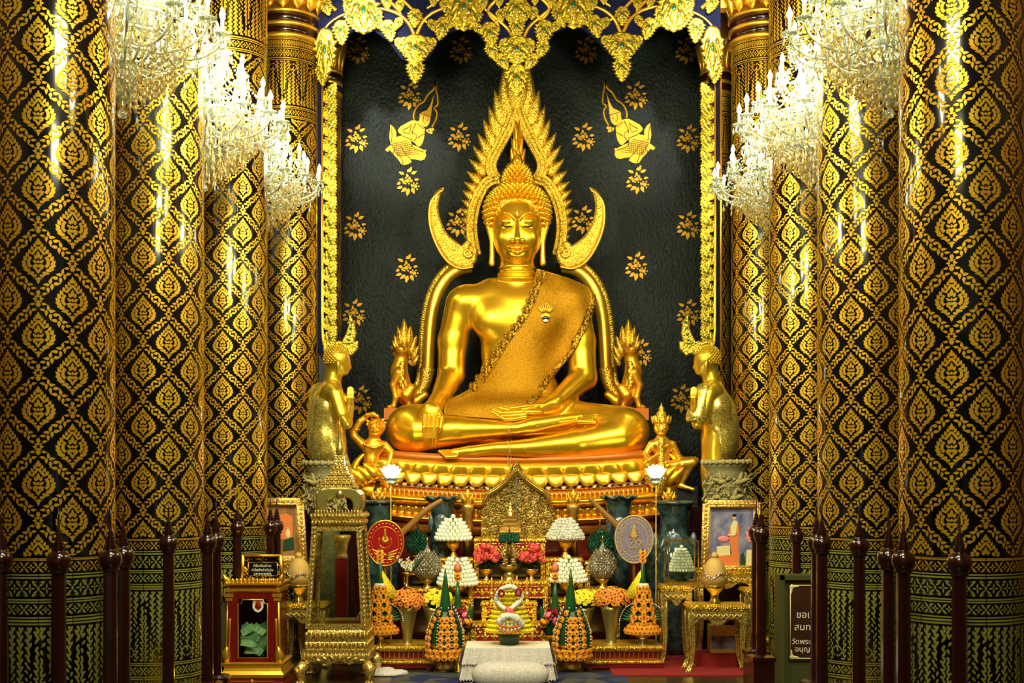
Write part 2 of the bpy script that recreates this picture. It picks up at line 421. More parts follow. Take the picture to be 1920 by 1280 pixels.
# ------------------------------------------------------------------ columns with gilded inlay
R0 = .35
class Inlay:
    """flat gilded pieces laid on a cylinder: arc length a, height z"""
    def __init__(s): s.b = MB(); s.b.sm = True
    def poly(s, pts, m=1, zmin=None, zmax=None):
        if zmin is not None:
            zc = sum(p[1] for p in pts)/len(pts)
            if zc < zmin or zc > zmax: return
            pts = [(a, min(max(z, zmin), zmax)) for a, z in pts]
        s.b.add([((R0+.0012)*math.sin(a/R0), -(R0+.0012)*math.cos(a/R0), z) for a, z in pts], [tuple(range(len(pts)))], m)
def almond(x, y, ang, L, W, bend=0):
    ca, sa = math.cos(ang), math.sin(ang); out = []
    for t, q in ((0, .25), (.2, .85), (.45, 1), (.75, .55), (1, 0), (.75, -.5), (.45, -.9), (.2, -.8)):
        u = t*L; v = q*W/2+bend*t*t; out.append((x+ca*u-sa*v, y+sa*u+ca*v))
    return out
def strip(pts, w):
    out = []
    n = len(pts)
    for i in range(n):
        a = pts[max(i-1, 0)]; b = pts[min(i+1, n-1)]; d = math.hypot(b[0]-a[0], b[1]-a[1]) or 1
        out.append((pts[i][0]-(b[1]-a[1])/d*w/2, pts[i][1]+(b[0]-a[0])/d*w/2, pts[i][0]+(b[1]-a[1])/d*w/2, pts[i][1]-(b[0]-a[0])/d*w/2))
    return [[(out[i][0], out[i][1]), (out[i+1][0], out[i+1][1]), (out[i+1][2], out[i+1][3]), (out[i][2], out[i][3])] for i in range(n-1)]
# medallion in units of 1/117 cell width, y up
med = []
D = math.radians
def both(f):
    med.append(f); med.append([(-x, y) for x, y in f])
med.append(almond(0, 30, D(90), 13, 7.5)); both(almond(1.5, 30, D(60), 8, 4))
for (x, y, an, L, W) in ((5, 25.5, 62, 9, 5), (9.5, 20, 62, 9.5, 5.5), (14, 14, 62, 10, 6), (18.5, 8, 62, 10, 6), (22, 1.5, 58, 11, 6.5), (22.5, -5.5, 42, 12, 6.5), (19, -11.5, 25, 14, 6.5), (13, -16, 8, 16, 6.5), (6.5, -19.5, -12, 14, 6)):
    both(almond(x*.97, y, D(an), L*.96, W*1.14, 1.2))
for q in strip([(0, 27), (6, 19.5), (11.5, 13)], 4.6): both(q)
for q in strip([(13, 9), (16.5, 3), (17, -4), (12.5, -9.5)], 5.8): both(q)
for q in strip([(0, -8), (4.5, -6.5), (9, -8.5)], 5.2): both(q)
med.append(almond(0, 6, D(90), 14, 7.5)); both(almond(3.6, 4, D(72), 10, 5.5)); both(almond(2.4, -2, D(25), 9.5, 5.5, 2))
med.append([(0, -3.5), (3, 0), (0, 4), (-3, 0)]); both(almond(1.5, -13, D(12), 9, 4.6, 1.2))
med.append([(0, -22), (4.5, -15.5), (2.6, -12.6), (0, -14.5), (-2.6, -12.6), (-4.5, -15.5)])
both(almond(2.2, -23, D(-35), 9, 5)); both(almond(3, -25.5, D(5), 10, 4.5, 1)); med.append(almond(0, -27, D(-90), 13, 7))
both(almond(1.5, -29, D(-20), 6, 3.2))
lat = []
HXc = 58.5; HYc = 66.0
def ogee(t): return HXc*(.55*(1-math.cos(PI*t))/2+.45*t), HYc*(1-t)
segs = 8
for sd_ in (-1, 1):
    for i in range(segs):
        t = .13+(i+(.5 if sd_ > 0 else 0))*.76/segs; x, y = ogee(t); x2, y2 = ogee(t+.01); an = math.atan2(y2-y, x2-x); nx, ny = -math.sin(an), math.cos(an)
        m_ = math.sin(PI*t); q_ = .55+.45*m_; alt = (i % 3 == 1)
        a_ = an+(PI if alt else 0); k_ = (6 if alt else -3)
        lat.append(almond(x+sd_*nx*(.9+(1.6 if alt else 0))+math.cos(an)*k_, y+sd_*ny*(.9+(1.6 if alt else 0))+math.sin(an)*k_, a_+D(sd_*(36 if not alt else -22)), 12.2*q_, 6.6*q_, sd_*1.8*q_*(-1 if alt else 1)))
node = []
for k in range(4):
    an = PI/2*k; node.append(almond(2.0*math.cos(an), 2.0*math.sin(an), an, 8.0, 5.6))
    an += PI/4; node.append(almond(3.8*math.cos(an), 3.8*math.sin(an), an, 5.5, 3.0))
CELLW = 2*PI*R0/6; U = CELLW/117.0; V_ = .413/132.0
Z0, Z1 = 1.353, 1.353+.413*10.5
inl = Inlay()
for k in range(6):
    for r in range(-1, 12):
        for h in (0, 1):
            a0 = (k+.5*h)*CELLW; z0 = Z0+(r+.5*h)*.413
            for f in med: inl.poly([(a0+x*U, z0+y*V_) for x, y in f], 1, Z0+.004, Z1-.004)
            for sx in (1, -1):
                for sy in (1, -1):
                    if sy < 0: continue
                    for f in lat:
                        inl.poly([(a0+sx*x*U, z0+y*V_) for x, y in f], 1, Z0+.004, Z1-.004)
            for f in node: inl.poly([(a0+x*U, z0+(66+y)*V_) for x, y in f], 1, Z0+.004, Z1-.004)
def ring(z0, z1, m, n=None, gap=.0):
    n = n or 72; w8 = 2*PI*R0/n
    for i in range(n):
        if gap and i % 6 == 0: inl.poly([(i*w8+w8*gap, z0), ((i+1)*w8, z0), ((i+1)*w8, z1), (i*w8+w8*gap, z1)], m)
        else: inl.poly([(i*w8, z0), ((i+1)*w8, z0), ((i+1)*w8, z1), (i*w8, z1)], m)
def band_x(z0, z1, m, n=28):
    H = z1-z0; w8 = 2*PI*R0/n
    for i in range(n):
        c = (i+.5)*w8; zc = (z0+z1)/2
        for k in range(4):
            an = PI/2*k; inl.poly(almond(c+.003*math.cos(an), zc+.003*math.sin(an), an, min(H*.3, w8*.3), .011), m)
        for sx in (1, -1):
            for sy in (1, -1):
                inl.poly(almond(c+sx*w8*.45, zc+sy*H*.10, math.atan2(sy*.75, -sx*.8), H*.46, .012), m)
                inl.poly(almond(c+sx*w8*.12, zc+sy*H*.44, math.atan2(-sy*.35, sx), w8*.34, .009), m)
        inl.poly([(i*w8, zc-H*.13), (i*w8+.008, zc), (i*w8, zc+H*.13), (i*w8-.008, zc)], m)
def trees(z0, z1, m, up=1, n=10):
    w8 = 2*PI*R0/n; H = z1-z0; rows = 24; cols = 9
    for i in range(n):
        for r in range(rows):
            f = (r+.5)/rows
            for c in range(cols):
                x = (c+.5+(.5 if r % 2 else 0))/cols
                if x >= 1: x -= 1
                d = abs(x-.5)*2                     # 0 centre, 1 edge
                edge = 1-f*.92
                if abs(d-edge) < .10 and f > .12: continue
                lean = (1 if (r+c) % 2 else -1)*30
                z = z0+f*H if up > 0 else z1-f*H
                s_ = (1.05-.35*f)
                inl.poly(almond((i+x)*w8, z-up*.008, D(90*up)+up*D(lean)*.9, H/rows*1.7*s_, .0175*s_, .004*(1 if x > .5 else -1)), m)
        zz = z1-.05*up if up > 0 else z0+.05
        for sx in (1, -1):                          # scroll pairs at the head
            pts = [((i+.5)*w8+sx*(.012+.03*math.sin(q*.5)), zz+up*(-.05+.012*q)) for q in range(7)]
            for q in strip(pts, .008): inl.poly(q, m)
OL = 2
for a, b in ((1.335, 1.343), (1.345, 1.349)): ring(a, b, 1, 72, .15)
band_x(1.268, 1.330, 1)
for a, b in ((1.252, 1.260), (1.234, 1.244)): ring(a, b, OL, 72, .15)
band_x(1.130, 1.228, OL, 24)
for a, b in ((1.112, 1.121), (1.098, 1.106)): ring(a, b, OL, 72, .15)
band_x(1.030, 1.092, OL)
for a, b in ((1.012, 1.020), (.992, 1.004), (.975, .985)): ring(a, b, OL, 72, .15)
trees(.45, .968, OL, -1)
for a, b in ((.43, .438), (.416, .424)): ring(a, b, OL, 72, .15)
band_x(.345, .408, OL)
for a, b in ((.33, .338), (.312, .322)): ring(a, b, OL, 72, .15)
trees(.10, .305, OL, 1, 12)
zt = Z1
for a, b in ((.004, .012), (.02, .03)): ring(zt+a, zt+b, 1, 72, .15)
band_x(zt+.036, zt+.10, 1)
for a, b in ((.108, .116), (.124, .136)): ring(zt+a, zt+b, 1, 72, .15)
trees(zt+.15, zt+.62, 1, 1)
for a, b in ((.63, .638), (.65, .66)): ring(zt+a, zt+b, 1, 72, .15)
band_x(zt+.67, zt+.745, 1)
for a, b in ((.752, .76), (.772, .784)): ring(zt+a, zt+b, 1, 72, .15)
band_x(zt+.79, zt+.85, 1, 40)
for a, b in ((.858, .868), (.874, .88)): ring(zt+a, zt+b, 1, 72, .15)
T = zt+.885
inl.b.lathe((0, 0, 0), [(R0-.002, 0), (R0-.002, T)], 96, m=0)
inl.b.lathe((0, 0, 0), [(R0+.05, 0), (R0+.05, .05), (R0+.02, .09), (R0-.01, .095)], 64, m=1)
shaft = inl.b
def col_parts(root):
    a = shaft.build('shaft', ['black_lacquer', 'inlay_gold', 'inlay_olive'], root)
    c = MB()
    c.lathe((0, 0, T), [(R0, 0), (R0+.03, .01), (R0+.03, .04), (R0+.012, .05)], 64)
    c.lathe((0, 0, T), [(R0+.012, .05), (R0+.012, .13)], 64, m=1)
    c.lathe((0, 0, T), [(R0+.012, .13), (R0+.035, .14), (R0+.035, .165), (R0+.02, .175)], 64)
    c.lathe((0, 0, T), [(R0+.02, .175), (R0+.02, .27)], 64, m=1)
    c.lathe((0, 0, T), [(R0+.02, .27), (R0+.04, .28), (R0+.04, .30), (R0-.01, .31), (R0, .5), (R0+.10, CZ-T)], 64)
    c.build('neck_ring', ['gold', 'maroon_wood'], root)
    p = MB(); zc = T+.31
    for row, (n, L, W, r, cu) in enumerate(((14, .34, .20, R0+.01, .10), (14, .30, .19, R0+.03, .08))):
        for i in range(n):
            an = 2*PI*(i+.5*row)/n; d = Vector((math.sin(an), -math.cos(an), 0))
            p.leaf(d*r+Vector((0, 0, zc+.10*row)), Vector((0, 0, 1))+d*.12, d, L, W, .035, cu, n=6, sharp=.8)
    p.build('lotus_capital', 'gold', root)
cdat = [(99, 7.5, -.22, 'nearest black and gold lacquer column at the left edge of the photo'),
        (294, 9.75, -.28, 'black and gold column second from the left edge, under the nearest left chandelier'),
        (430, 12.0, -.17, 'black and gold column third from the left edge, behind the tallest left chandelier'),
        (536, 14.2, -.1, 'farthest left black and gold column with gilded lotus capital, beside the canopy'),
        (1802, 7.5, .38, 'nearest black and gold lacquer column at the right edge of the photo'),
        (1621, 9.75, -.28, 'black and gold column second from the right edge, under the nearest right chandelier'),
        (1513, 12.0, .08, 'black and gold column third from the right edge, behind the lit right chandelier'),
        (1431, 14.2, .1, 'farthest right black and gold column with gilded lotus capital, beside the canopy')]
col0 = None; COLX = []
for px, Y, ph, lab in cdat:
    X = XP(px, Y); rz = ph-math.atan2(X, Y); COLX.append((X, Y))
    if col0 is None:
        col0 = thing('column', lab, 'column', (0, 0, 0)); col_parts(col0); col0.location = (X, Y, 0); col0.rotation_euler = (0, 0, rz)
    else: dup(col0, (X, Y, 0), rz, lab)
for px, lab in ((612, 'slim black and gold pillar behind the left carved border of the niche'), (1343, 'slim black and gold pillar with orange lotus capital behind the right carved border')):
    o = dup(col0, (XP(px, 15.25), 15.25, 0), .2, lab, sc_=(.5, .5, .962)); o.name = 'pillar'; o['category'] = 'pillar'
# ------------------------------------------------------------------ the great seated image
YB = 14.5
buddha = thing('buddha_statue', 'huge golden seated Buddha statue in the centre, one hand touching down over its knee', 'statue', (XP(968, 14.3), 14.3, ZP(870, 14.3)))
hb = .0105
lo = P(700, 900, 14.3); hi = P(1245, 470, 14.3)
V = Vol((lo.x-.05, 13.25, ZP(885, 14.0)), (hi.x+.05, 15.05, ZP(478, 14.6)), hb)
def w(px, py, Y): return P(px, py, Y)
def cp(a, b, ra, rb, k=4): V.cap(w(*a), w(*b), ra*S(a[2]), rb*S(b[2]), k*S(YB))
def el(c, r, k=4, sub=False, ry=0): V.ell(w(*c), (r[0]*S(c[2]), r[1]*S(c[2]), r[2]*S(c[2])), k*S(YB), sub, ry)
# torso (r = across, depth, height)
el((966, 588, YB), (84, 47, 60), 4)
el((968, 655, YB-.02), (66, 44, 95), 22)
el((968, 735, YB-.02), (80, 52, 60), 22)
cp((878, 566, YB), (1066, 566, YB), 33, 33, 18)
cp((925, 548, YB), (1012, 548, YB), 27, 27, 16)
el((925, 602, YB-.14), (40, 26, 34), 16); el((1010, 602, YB-.14), (40, 26, 34), 16)
el((968, 775, YB-.1), (120, 75, 38), 18)
# neck with its three folds
cp((970, 486, YB-.02), (969, 530, YB), 31, 34, 8)
el((970, 503, YB-.02), (35, 33, 8), 1.5); el((970, 515, YB-.02), (38, 35, 8), 1.5); el((969, 526, YB-.02), (43, 37, 9), 1.5)
# right arm of the image (left in view)
cp((866, 572, YB), (849, 640, YB), 31, 27, 12); cp((849, 640, YB), (846, 702, YB-.05), 27, 25, 8)
cp((846, 704, YB-.05), (822, 754, YB-.45), 25, 17, 6)
cp((822, 752, YB-.45), (811, 768, YB-.76), 17, 15, 7)
# left arm of the image
cp((1074, 572, YB), (1089, 640, YB), 31, 27, 12); cp((1089, 640, YB), (1093, 706, YB-.05), 27, 26, 8)
cp((1093, 708, YB-.05), (1040, 756, YB-.52), 26, 16, 6)
cp((1040, 756, YB-.52), (1008, 768, YB-.66), 15, 11, 6)
# thighs and knees
cp((925, 785, YB-.10), (782, 803, YB-.50), 42, 44, 14); el((772, 804, YB-.52), (49, 46, 46), 8)
cp((1010, 785, YB-.10), (1158, 806, YB-.50), 42, 45, 14); el((1168, 810, YB-.52), (50, 46, 47), 8)
el((968, 812, YB-.35), (150, 50, 30), 20)
# shin lying on top, with the sole turned up
cp((785, 810, YB-.62), (865, 806, YB-.70), 38, 25, 6); cp((865, 806, YB-.70), (968, 803, YB-.80), 25, 12, 4)
cp((968, 803, YB-.80), (1000, 797, YB-.80), 12, 15, 3)
V.path([w(1000, 797, YB-.80), w(1045, 789, YB-.76), w(1088, 783, YB-.70)], [15*S(13.7), 12*S(13.7), 9*S(13.8)], 2*S(13.7))
# shin lying underneath
cp((1160, 820, YB-.62), (1080, 832, YB-.74), 38, 27, 6); cp((1080, 832, YB-.74), (985, 840, YB-.86), 27, 17, 4)
V.path([w(985, 840, YB-.86), w(930, 841, YB-.86), w(880, 846, YB-.86), w(850, 849, YB-.86)], [17*S(13.6), 12.5*S(13.6), 10.5*S(13.6), 8*S(13.6)], 2*S(13.6))
body_v = V.mesh()
# hands and toes at a finer grain
def fine(x0, x1, y0, y1, Ya, Yb_):
    return Vol((XP(x0, Yb_ if x0 < CX else Ya), Ya, ZP(y1, Ya)), (XP(x1, Yb_ if x1 > CX else Ya), Yb_, ZP(y0, Yb_)), .0042)
V = fine(775, 842, 738, 848, 13.38, 14.0)
cp((826, 744, YB-.40), (811, 768, YB-.76), 18, 15, 4)
el((808, 776, YB-.82), (21.5, 13, 22), 8)
for i in range(4):
    xk = 795+i*7.9; xt = 796+i*6.6
    V.path([w(xk, 780, YB-.875), w(xk-.3, 800, YB-.935), w(xt, 820, YB-.93), w(xt, 838-abs(i-1.5)*1.2, YB-.87)], [4.2*S(13.6), 3.8*S(13.6), 3.3*S(13.6), 2.6*S(13.6)], .5*S(13.6))
V.path([w(820, 768, YB-.78), w(829, 783, YB-.88), w(826, 802, YB-.90), w(822, 809, YB-.88)], [6*S(13.6), 4.6*S(13.6), 4*S(13.6), 3*S(13.6)], 2*S(13.6))
hand_a = V.mesh()
V = fine(912, 1050, 745, 800, 13.55, 14.05)
cp((1040, 756, YB-.52), (1008, 768, YB-.66), 15.5, 11, 4)
el((995, 773, YB-.70), (27, 15, 9), 5)
for i, (y0, y1, x1, y2, x2) in enumerate(((766, 768, 950, 764, 936), (771, 774, 940, 768, 925), (776, 780, 938, 771, 921), (781, 786, 946, 778, 932))):
    V.path([w(985, y0, YB-.70-.035*i), w((985+x1)/2, y1-1, YB-.73-.035*i), w(x1, y1, YB-.74-.035*i), w(x2, y2, YB-.74-.035*i)], [4.2*S(13.7), 3.8*S(13.7), 3.4*S(13.7), 2.6*S(13.7)], 1.0*S(13.7))
V.path([w(1012, 760, YB-.66), w(985, 762, YB-.74), w(958, 765, YB-.78)], [6*S(13.7), 4.2*S(13.7), 3*S(13.7)], 2*S(13.7))
hand_b = V.mesh()
V = fine(1040, 1140, 765, 806, 13.60, 13.98)
V.path([w(1045, 789, YB-.76), w(1088, 783, YB-.70)], [12.2*S(13.7), 9.2*S(13.8)], 2*S(13.7))
for i in range(5):
    V.cap(w(1085, 778+i*3, YB-.68-.03*i), w(1118-i*2.5+(8 if i == 4 else 0), 778+i*3.2, YB-.66-.03*i), 4.4*S(13.8), 3.4*S(13.8), 1*S(13.8))
toe_a = V.mesh()
V = fine(814, 905, 828, 866, 13.48, 13.78)
V.path([w(898, 845, YB-.86), w(880, 846, YB-.86), w(850, 849, YB-.86)], [11*S(13.6), 10.7*S(13.6), 8.2*S(13.6)], 2*S(13.6))
for i in range(5): V.cap(w(856, 845+i*2.6, YB-.85-.02*i), w(824+i*3, 846+i*2.6, YB-.86-.02*i), 3.8*S(13.6), 3.0*S(13.6), .8*S(13.6))
toe_b = V.mesh()
# the head
YH = YB-.06; sH = S(YH)
V = Vol((XP(893, YH), YH-.52, ZP(508, YH)), (XP(1047, YH), YH+.40, ZP(340, YH)), .0042)
el((970, 412, YH+.03), (46, 48, 60), 4)
el((970, 432, YH-.03), (44, 44, 52), 14)
el((970, 458, YH-.05), (39, 41, 37), 16)
el((970, 481, YH-.22), (14, 11, 9), 12)                  # chin
cp((970, 480, YH+.02), (970, 512, YH+.04), 31, 31, 8)    # neck
fy = YH-.31
for sg in (-1, 1):
    X = lambda d: 970+sg*d
    # cheek
    el((X(20), 446, YH-.20), (16, 14, 17), 12)
    # eye socket, then the lowered lid
    el((X(18.5), 417, YH-.345), (15, 7, 8), 6, True)
    el((X(18.5), 415.5, YH-.235), (13.5, 11, 8.5), 2.0)
    el((X(18.5), 426.5, YH-.225), (12, 9, 4.5), 2.0)
    V.path([w(X(7.5), 425, YH-.315), w(X(13), 424.6, YH-.325), w(X(19), 425.4, YH-.325), w(X(25), 423.6, YH-.31), w(X(31), 419, YH-.275)], [1.0*sH, 1.2*sH, 1.2*sH, 1.1*sH, .7*sH], .6*sH, True)
    # brow
    br = [(5.5, 412, -.335), (9, 406.5, -.342), (16, 401.6, -.342), (25, 400.4, -.325), (34, 404, -.285), (41, 411, -.22)]
    V.path([w(X(a), b, YH+c+.055) for a, b, c in br], [3.1*sH]*5+[1.8*sH], 1.6*sH)
    V.path([w(X(a), b-1.8, YH+c+.022) for a, b, c in br], [1.1*sH]*6, 1.2*sH)
    # nostril wing
    el((X(9.5), 450.5, YH-.345), (5.6, 7, 4.8), 2.0)
    el((X(9.6), 452, YH-.395), (2.6, 2.2, 1.4), .8, True)
    # ear with long lobe
    V.path([w(X(60), 402, YH+.10), w(X(55), 412, YH+.06), w(X(51), 430, YH+.05), w(X(47.5), 452, YH+.03), w(X(47), 478, YH+.03), w(X(48), 494, YH+.03)], [2.6*sH, 7*sH, 6.6*sH, 4.6*sH, 5*sH, 5.6*sH], 2*sH)
    V.path([w(X(52), 415, YH+.01), w(X(49.5), 432, YH+.0), w(X(48), 455, YH-.005), w(X(48), 488, YH-.01)], [2.4*sH, 2.2*sH, 1.6*sH, 1.8*sH], 1*sH, True)
    # corner of the smile
    el((X(21.5), 465, YH-.285), (3.4, 3.5, 3.4), 2.5, True)
V.path([w(970, 408, YH-.285), w(970, 425, YH-.325), w(970, 440, YH-.375), w(970, 448, YH-.40)], [4.2*sH, 3.8*sH, 5.0*sH, 7*sH], 3.5*sH)
V.path([w(951, 463, YH-.285), w(960, 465, YH-.325), w(966, 463.5, YH-.345), w(970, 464.5, YH-.345), w(974, 463.5, YH-.345), w(980, 465, YH-.325), w(989, 463, YH-.285)], [1.6*sH, 3.0*sH, 3.3*sH, 3.2*sH, 3.3*sH, 3.0*sH, 1.6*sH], 1.4*sH)
V.path([w(953, 467.5, YH-.285), w(962, 471.8, YH-.325), w(970, 473.2, YH-.34), w(978, 471.8, YH-.325), w(987, 467.5, YH-.285)], [1.6*sH, 3.2*sH, 4.2*sH, 3.2*sH, 1.6*sH], 1.4*sH)
V.path([w(949, 465, YH-.31), w(958, 468.2, YH-.36), w(966, 469.2, YH-.385), w(970, 469.8, YH-.39), w(974, 469.2, YH-.385), w(982, 468.2, YH-.36), w(991, 465, YH-.31)], [.8*sH]+[1.0*sH]*5+[.8*sH], .4*sH, True)
head_v = V.mesh()
body = np_mesh('body', [(*q_, 0) for q_ in (body_v, hand_a, hand_b, toe_a, toe_b, head_v)], ['statue_gold'], buddha, 1)
bvh = BVHTree.FromPolygons([tuple(v) for v in body_v[0]], [tuple(int(i) for i in f) for f in body_v[1]])
hbvh = BVHTree.FromPolygons([tuple(v) for v in head_v[0]], [tuple(int(i) for i in f) for f in head_v[1]])
EYE = Vector((0, 0, CAMZ))
def hit(px, py, t=None, off=.0, dflt=None):
    d = (P(px, py, 14.0)-EYE).normalized(); h = (t or bvh).ray_cast(EYE, d)[0]
    if h is None:
        return P(px, py, dflt) if dflt else None
    return h-d*off
# lines of the eyes
for sg in (-1, 1):
    b = MB(); pts = [hit(970+sg*a, y, hbvh, .003) for a, y in spl([(9, 425.0), (14, 424.8), (19, 425.2), (25, 423.8), (29, 421)], 4)]
    b.tube([p for p in pts if p], [.004+.006*math.sin(PI*i/(len(pts)-1)) for i in range(len(pts))], 6); b.build('eye_line', 'black', buddha, 'dark line of the lowered eye')
b = MB(); c = hit(970, 401, hbvh)
b.leaf(c+Vector((0, 0, -.03)), (0, 0, 1), (0, -1, 0), .085, .045, .012, sharp=.8); b.ball(c, .012, m=0)
b.build('forehead_mark', 'carved_gold', buddha)
# hair: dome and rows of pointed curls
hc = P(970, 398, YH+.10); hr = (61*sH, 60*sH, 56*sH)
def hairline(px, y): # lowest pixel row of the hair at this column, for the front
    a = abs(px-970); return 378+ (0 if a < 22 else ((a-22)/24)**2.2*34)
V = Vol((hc.x-.42, hc.y-.42, hc.z-.45), (hc.x+.42, hc.y+.42, hc.z+.52), .009)
V.ell(hc, (hr[0]*.95, hr[1]*.95, hr[2]*.95), .01)
V.ell(P(970, 340, YH+.08), (25*sH, 25*sH, 24*sH), .08); V.ell(P(970, 326, YH+.08), (18*sH, 18*sH, 18*sH), .04)
fc = P(970, 432, YH-.12); V.ell(fc, (45*sH, 62*sH, 54*sH), .01, True)
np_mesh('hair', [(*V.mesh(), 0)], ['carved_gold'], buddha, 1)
b = MB(); curl = [(.0, 0), (.030, 0), (.031, .012), (.021, .022), (.023, .028), (.012, .037), (.004, .055)]
def curl_at(p, n, s_=1.0):
    Q = Vector((0, 0, 1)).rotation_difference(n.normalized()).to_matrix(); rings = []
    for r, z in curl[1:]: rings.append([p+Q@Vector((r*s_*math.cos(2*PI*k/8), r*s_*math.sin(2*PI*k/8), z*s_)) for k in range(8)])
    b.loops(rings)
for i in range(-6, 11):
    t = D(i*9.0); n = max(1, int(2*PI*math.cos(t)*6.4))
    for j in range(n):
        a = 2*PI*(j+.5*(i % 2))/n
        u = Vector((math.cos(t)*math.sin(a), -math.cos(t)*math.cos(a), math.sin(t)))
        p = hc+Vector((u.x*hr[0], u.y*hr[1], u.z*hr[2]))*.96
        px = CX+p.x*F/p.y; py = HY-(p.z-CAMZ)*F/p.y
        if u.y < .25 and py > hairline(px, 0)-3: 
            if abs(px-970) < 44 or py > 446: continue
        if math.hypot(p.x-hc.x, p.y-hc.y) < 30*sH and u.z > 0: continue
        curl_at(p, Vector((u.x/hr[0], u.y/hr[1], u.z/hr[2])))
uc = P(970, 343, YH+.08)
for i in range(0, 8):
    t = D(i*11.0); zz = math.sin(t)*36*sH; rr = (24+2*math.cos(t*2))*sH*math.cos(t)**.6; n = max(4, int(rr*2*PI/.052))
    for j in range(n):
        a = 2*PI*(j+.5*(i % 2))/n; d = Vector((math.sin(a), -math.cos(a), 0))
        curl_at(uc+d*rr+Vector((0, 0, zz-.02)), d+Vector((0, 0, .3+math.tan(min(t, 1.2))*.6)), .85)
b.build('hair_curls', 'statue_gold', buddha)
# flame on the crown of the head
b = MB(); base = P(970, 314, YH+.08)
for ring_n, (n, L, W_, r, tilt, z) in enumerate(((10, .12, .09, .085, .5, 0), (9, .26, .09, .075, .16, .05), (8, .40, .085, .055, .07, .08), (6, .52, .08, .035, .03, .10), (4, .60, .07, .012, 0, .12))):
    for i in range(n):
        a = 2*PI*(i+.5*(ring_n % 2))/n; d = Vector((math.sin(a), -math.cos(a), 0))
        b.leaf(base+d*r*.72+Vector((0, 0, z-.03)), Vector((0, 0, 1))+d*tilt*.7, d, L*.76, W_*.8, .02, .02 if i % 2 else -.01, .02*(1 if i % 2 else -1), sharp=.6)
b.lathe(base, [(.08, -.03), (.085, 0), (.07, .03), (.05, .08), (.035, .3), (.015, .5)], 16)
b.leaf(base+Vector((0, -.10, -.02)), (0, 0, 1), (0, -1, 0), .16, .13, .03); b.ball(base+Vector((0, -.125, .05)), (.03, .02, .035))
b.build('crown_flame', 'orange_gold', buddha)
# robe laid over the shoulder
Lp = spl([(1006, 503), (996, 546), (977, 590), (944, 634), (908, 692), (880, 728), (838, 753), (833, 777)], 8)
Rp = spl([(1064, 520), (1108, 546), (1101, 600), (1070, 655), (1036, 700), (1003, 744), (980, 768), (955, 788)], 8)
def drape(L, R, off, nv, m, name, th=.012, sm=6, extra=None):
    nu = len(L); G = np.zeros((nu, nv+1, 3)); Yd = np.full((nu, nv+1), np.nan)
    for i in range(nu):
        for j in range(nv+1):
            px = L[i][0]+(R[i][0]-L[i][0])*j/nv; py = L[i][1]+(R[i][1]-L[i][1])*j/nv
            h = hit(px, py)
            Yd[i, j] = h.y if h is not None else np.nan; G[i, j, :2] = px, py
    for _ in range(60):
        if not np.isnan(Yd).any(): break
        Z = Yd.copy()
        for i, j in np.argwhere(np.isnan(Yd)):
            q = [Yd[a, c] for a, c in ((i-1, j), (i+1, j), (i, j-1), (i, j+1)) if 0 <= a < nu and 0 <= c <= nv and not np.isnan(Yd[a, c])]
            if q: Z[i, j] = min(q)+.01
        Yd = Z
    Y0 = Yd.copy()
    for _ in range(sm):
        A = Yd.copy(); A[1:-1, :] = (Yd[:-2]+Yd[2:])/2; B = A.copy(); B[:, 1:-1] = (A[:, :-2]+A[:, 2:])/2; Yd = np.minimum(B, Y0)
    b = MB(); vs = []
    for dd in (off, off-th):
        for i in range(nu):
            for j in range(nv+1): vs.append(P(G[i, j, 0], G[i, j, 1], Yd[i, j]-dd))
    n1 = nu*(nv+1); fs = []
    for i in range(nu-1):
        for j in range(nv):
            a = i*(nv+1)+j; q = (a, a+1, a+nv+2, a+nv+1); fs.append(q); fs.append(tuple(n1+k for k in reversed(q)))
    for i in range(nu-1):
        for j in (0, nv):
            a = i*(nv+1)+j; fs.append((a, a+nv+1, n1+a+nv+1, n1+a))
    for j in range(nv):
        for i in (0, nu-1):
            a = i*(nv+1)+j; fs.append((a, a+1, n1+a+1, n1+a))
    b.add(vs, fs); return b.build(name, m, buddha), Yd
robe, _ = drape(Lp, Rp, .022, 30, 'cloth_gold', 'robe_sash', sm=10)
robe['label'] = 'matt gold brocade robe'
def off_pts(A, B, k0, k1):
    q0 = []; q1 = []
    for a, c in zip(A, B):
        d = math.hypot(c[0]-a[0], c[1]-a[1]); q0.append((a[0]+(c[0]-a[0])*k0/d, a[1]+(c[1]-a[1])*k0/d)); q1.append((a[0]+(c[0]-a[0])*k1/d, a[1]+(c[1]-a[1])*k1/d))
    return q0, q1
q0, q1 = off_pts(Rp[9:], Lp[9:], -7, 8)
drape(q0, q1, .030, 3, 'lace_gold', 'fringe', sm=3)[0]['label'] = 'darker openwork fringe of the robe'
q0, q1 = off_pts(Lp[:44], Rp[:44], 1, 15)
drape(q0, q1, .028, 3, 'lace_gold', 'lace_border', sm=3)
ro = None
for i, (x, y) in enumerate([(1018, 514), (1009, 531), (1002, 548), (995, 564), (986, 580), (977, 597), (966, 613), (954, 629), (942, 645), (931, 661), (921, 677), (910, 693), (899, 709), (888, 724)]):
    c = hit(x-1, y, off=.045, dflt=14.2); 
    if ro is None:
        b = MB()
        for k in range(10):
            a = 2*PI*k/10; d = Vector((math.cos(a), 0, math.sin(a))); b.leaf(c+d*.008, d, (0, -1, 0), .036, .024, .010)
        for k in range(16):
            a = 2*PI*k/16; b.ball(c+Vector((math.cos(a)*.045, 0, math.sin(a)*.045)), .007, 6, 4)
        b.ball(c, (.014, .012, .014), 8, 5); ro = b.build('rosette', 'lace_gold', buddha); r0 = c
    else: part_copy(ro, buddha, Vector(ro.location)+(c-r0))
c = hit(1023, 595, off=.04)
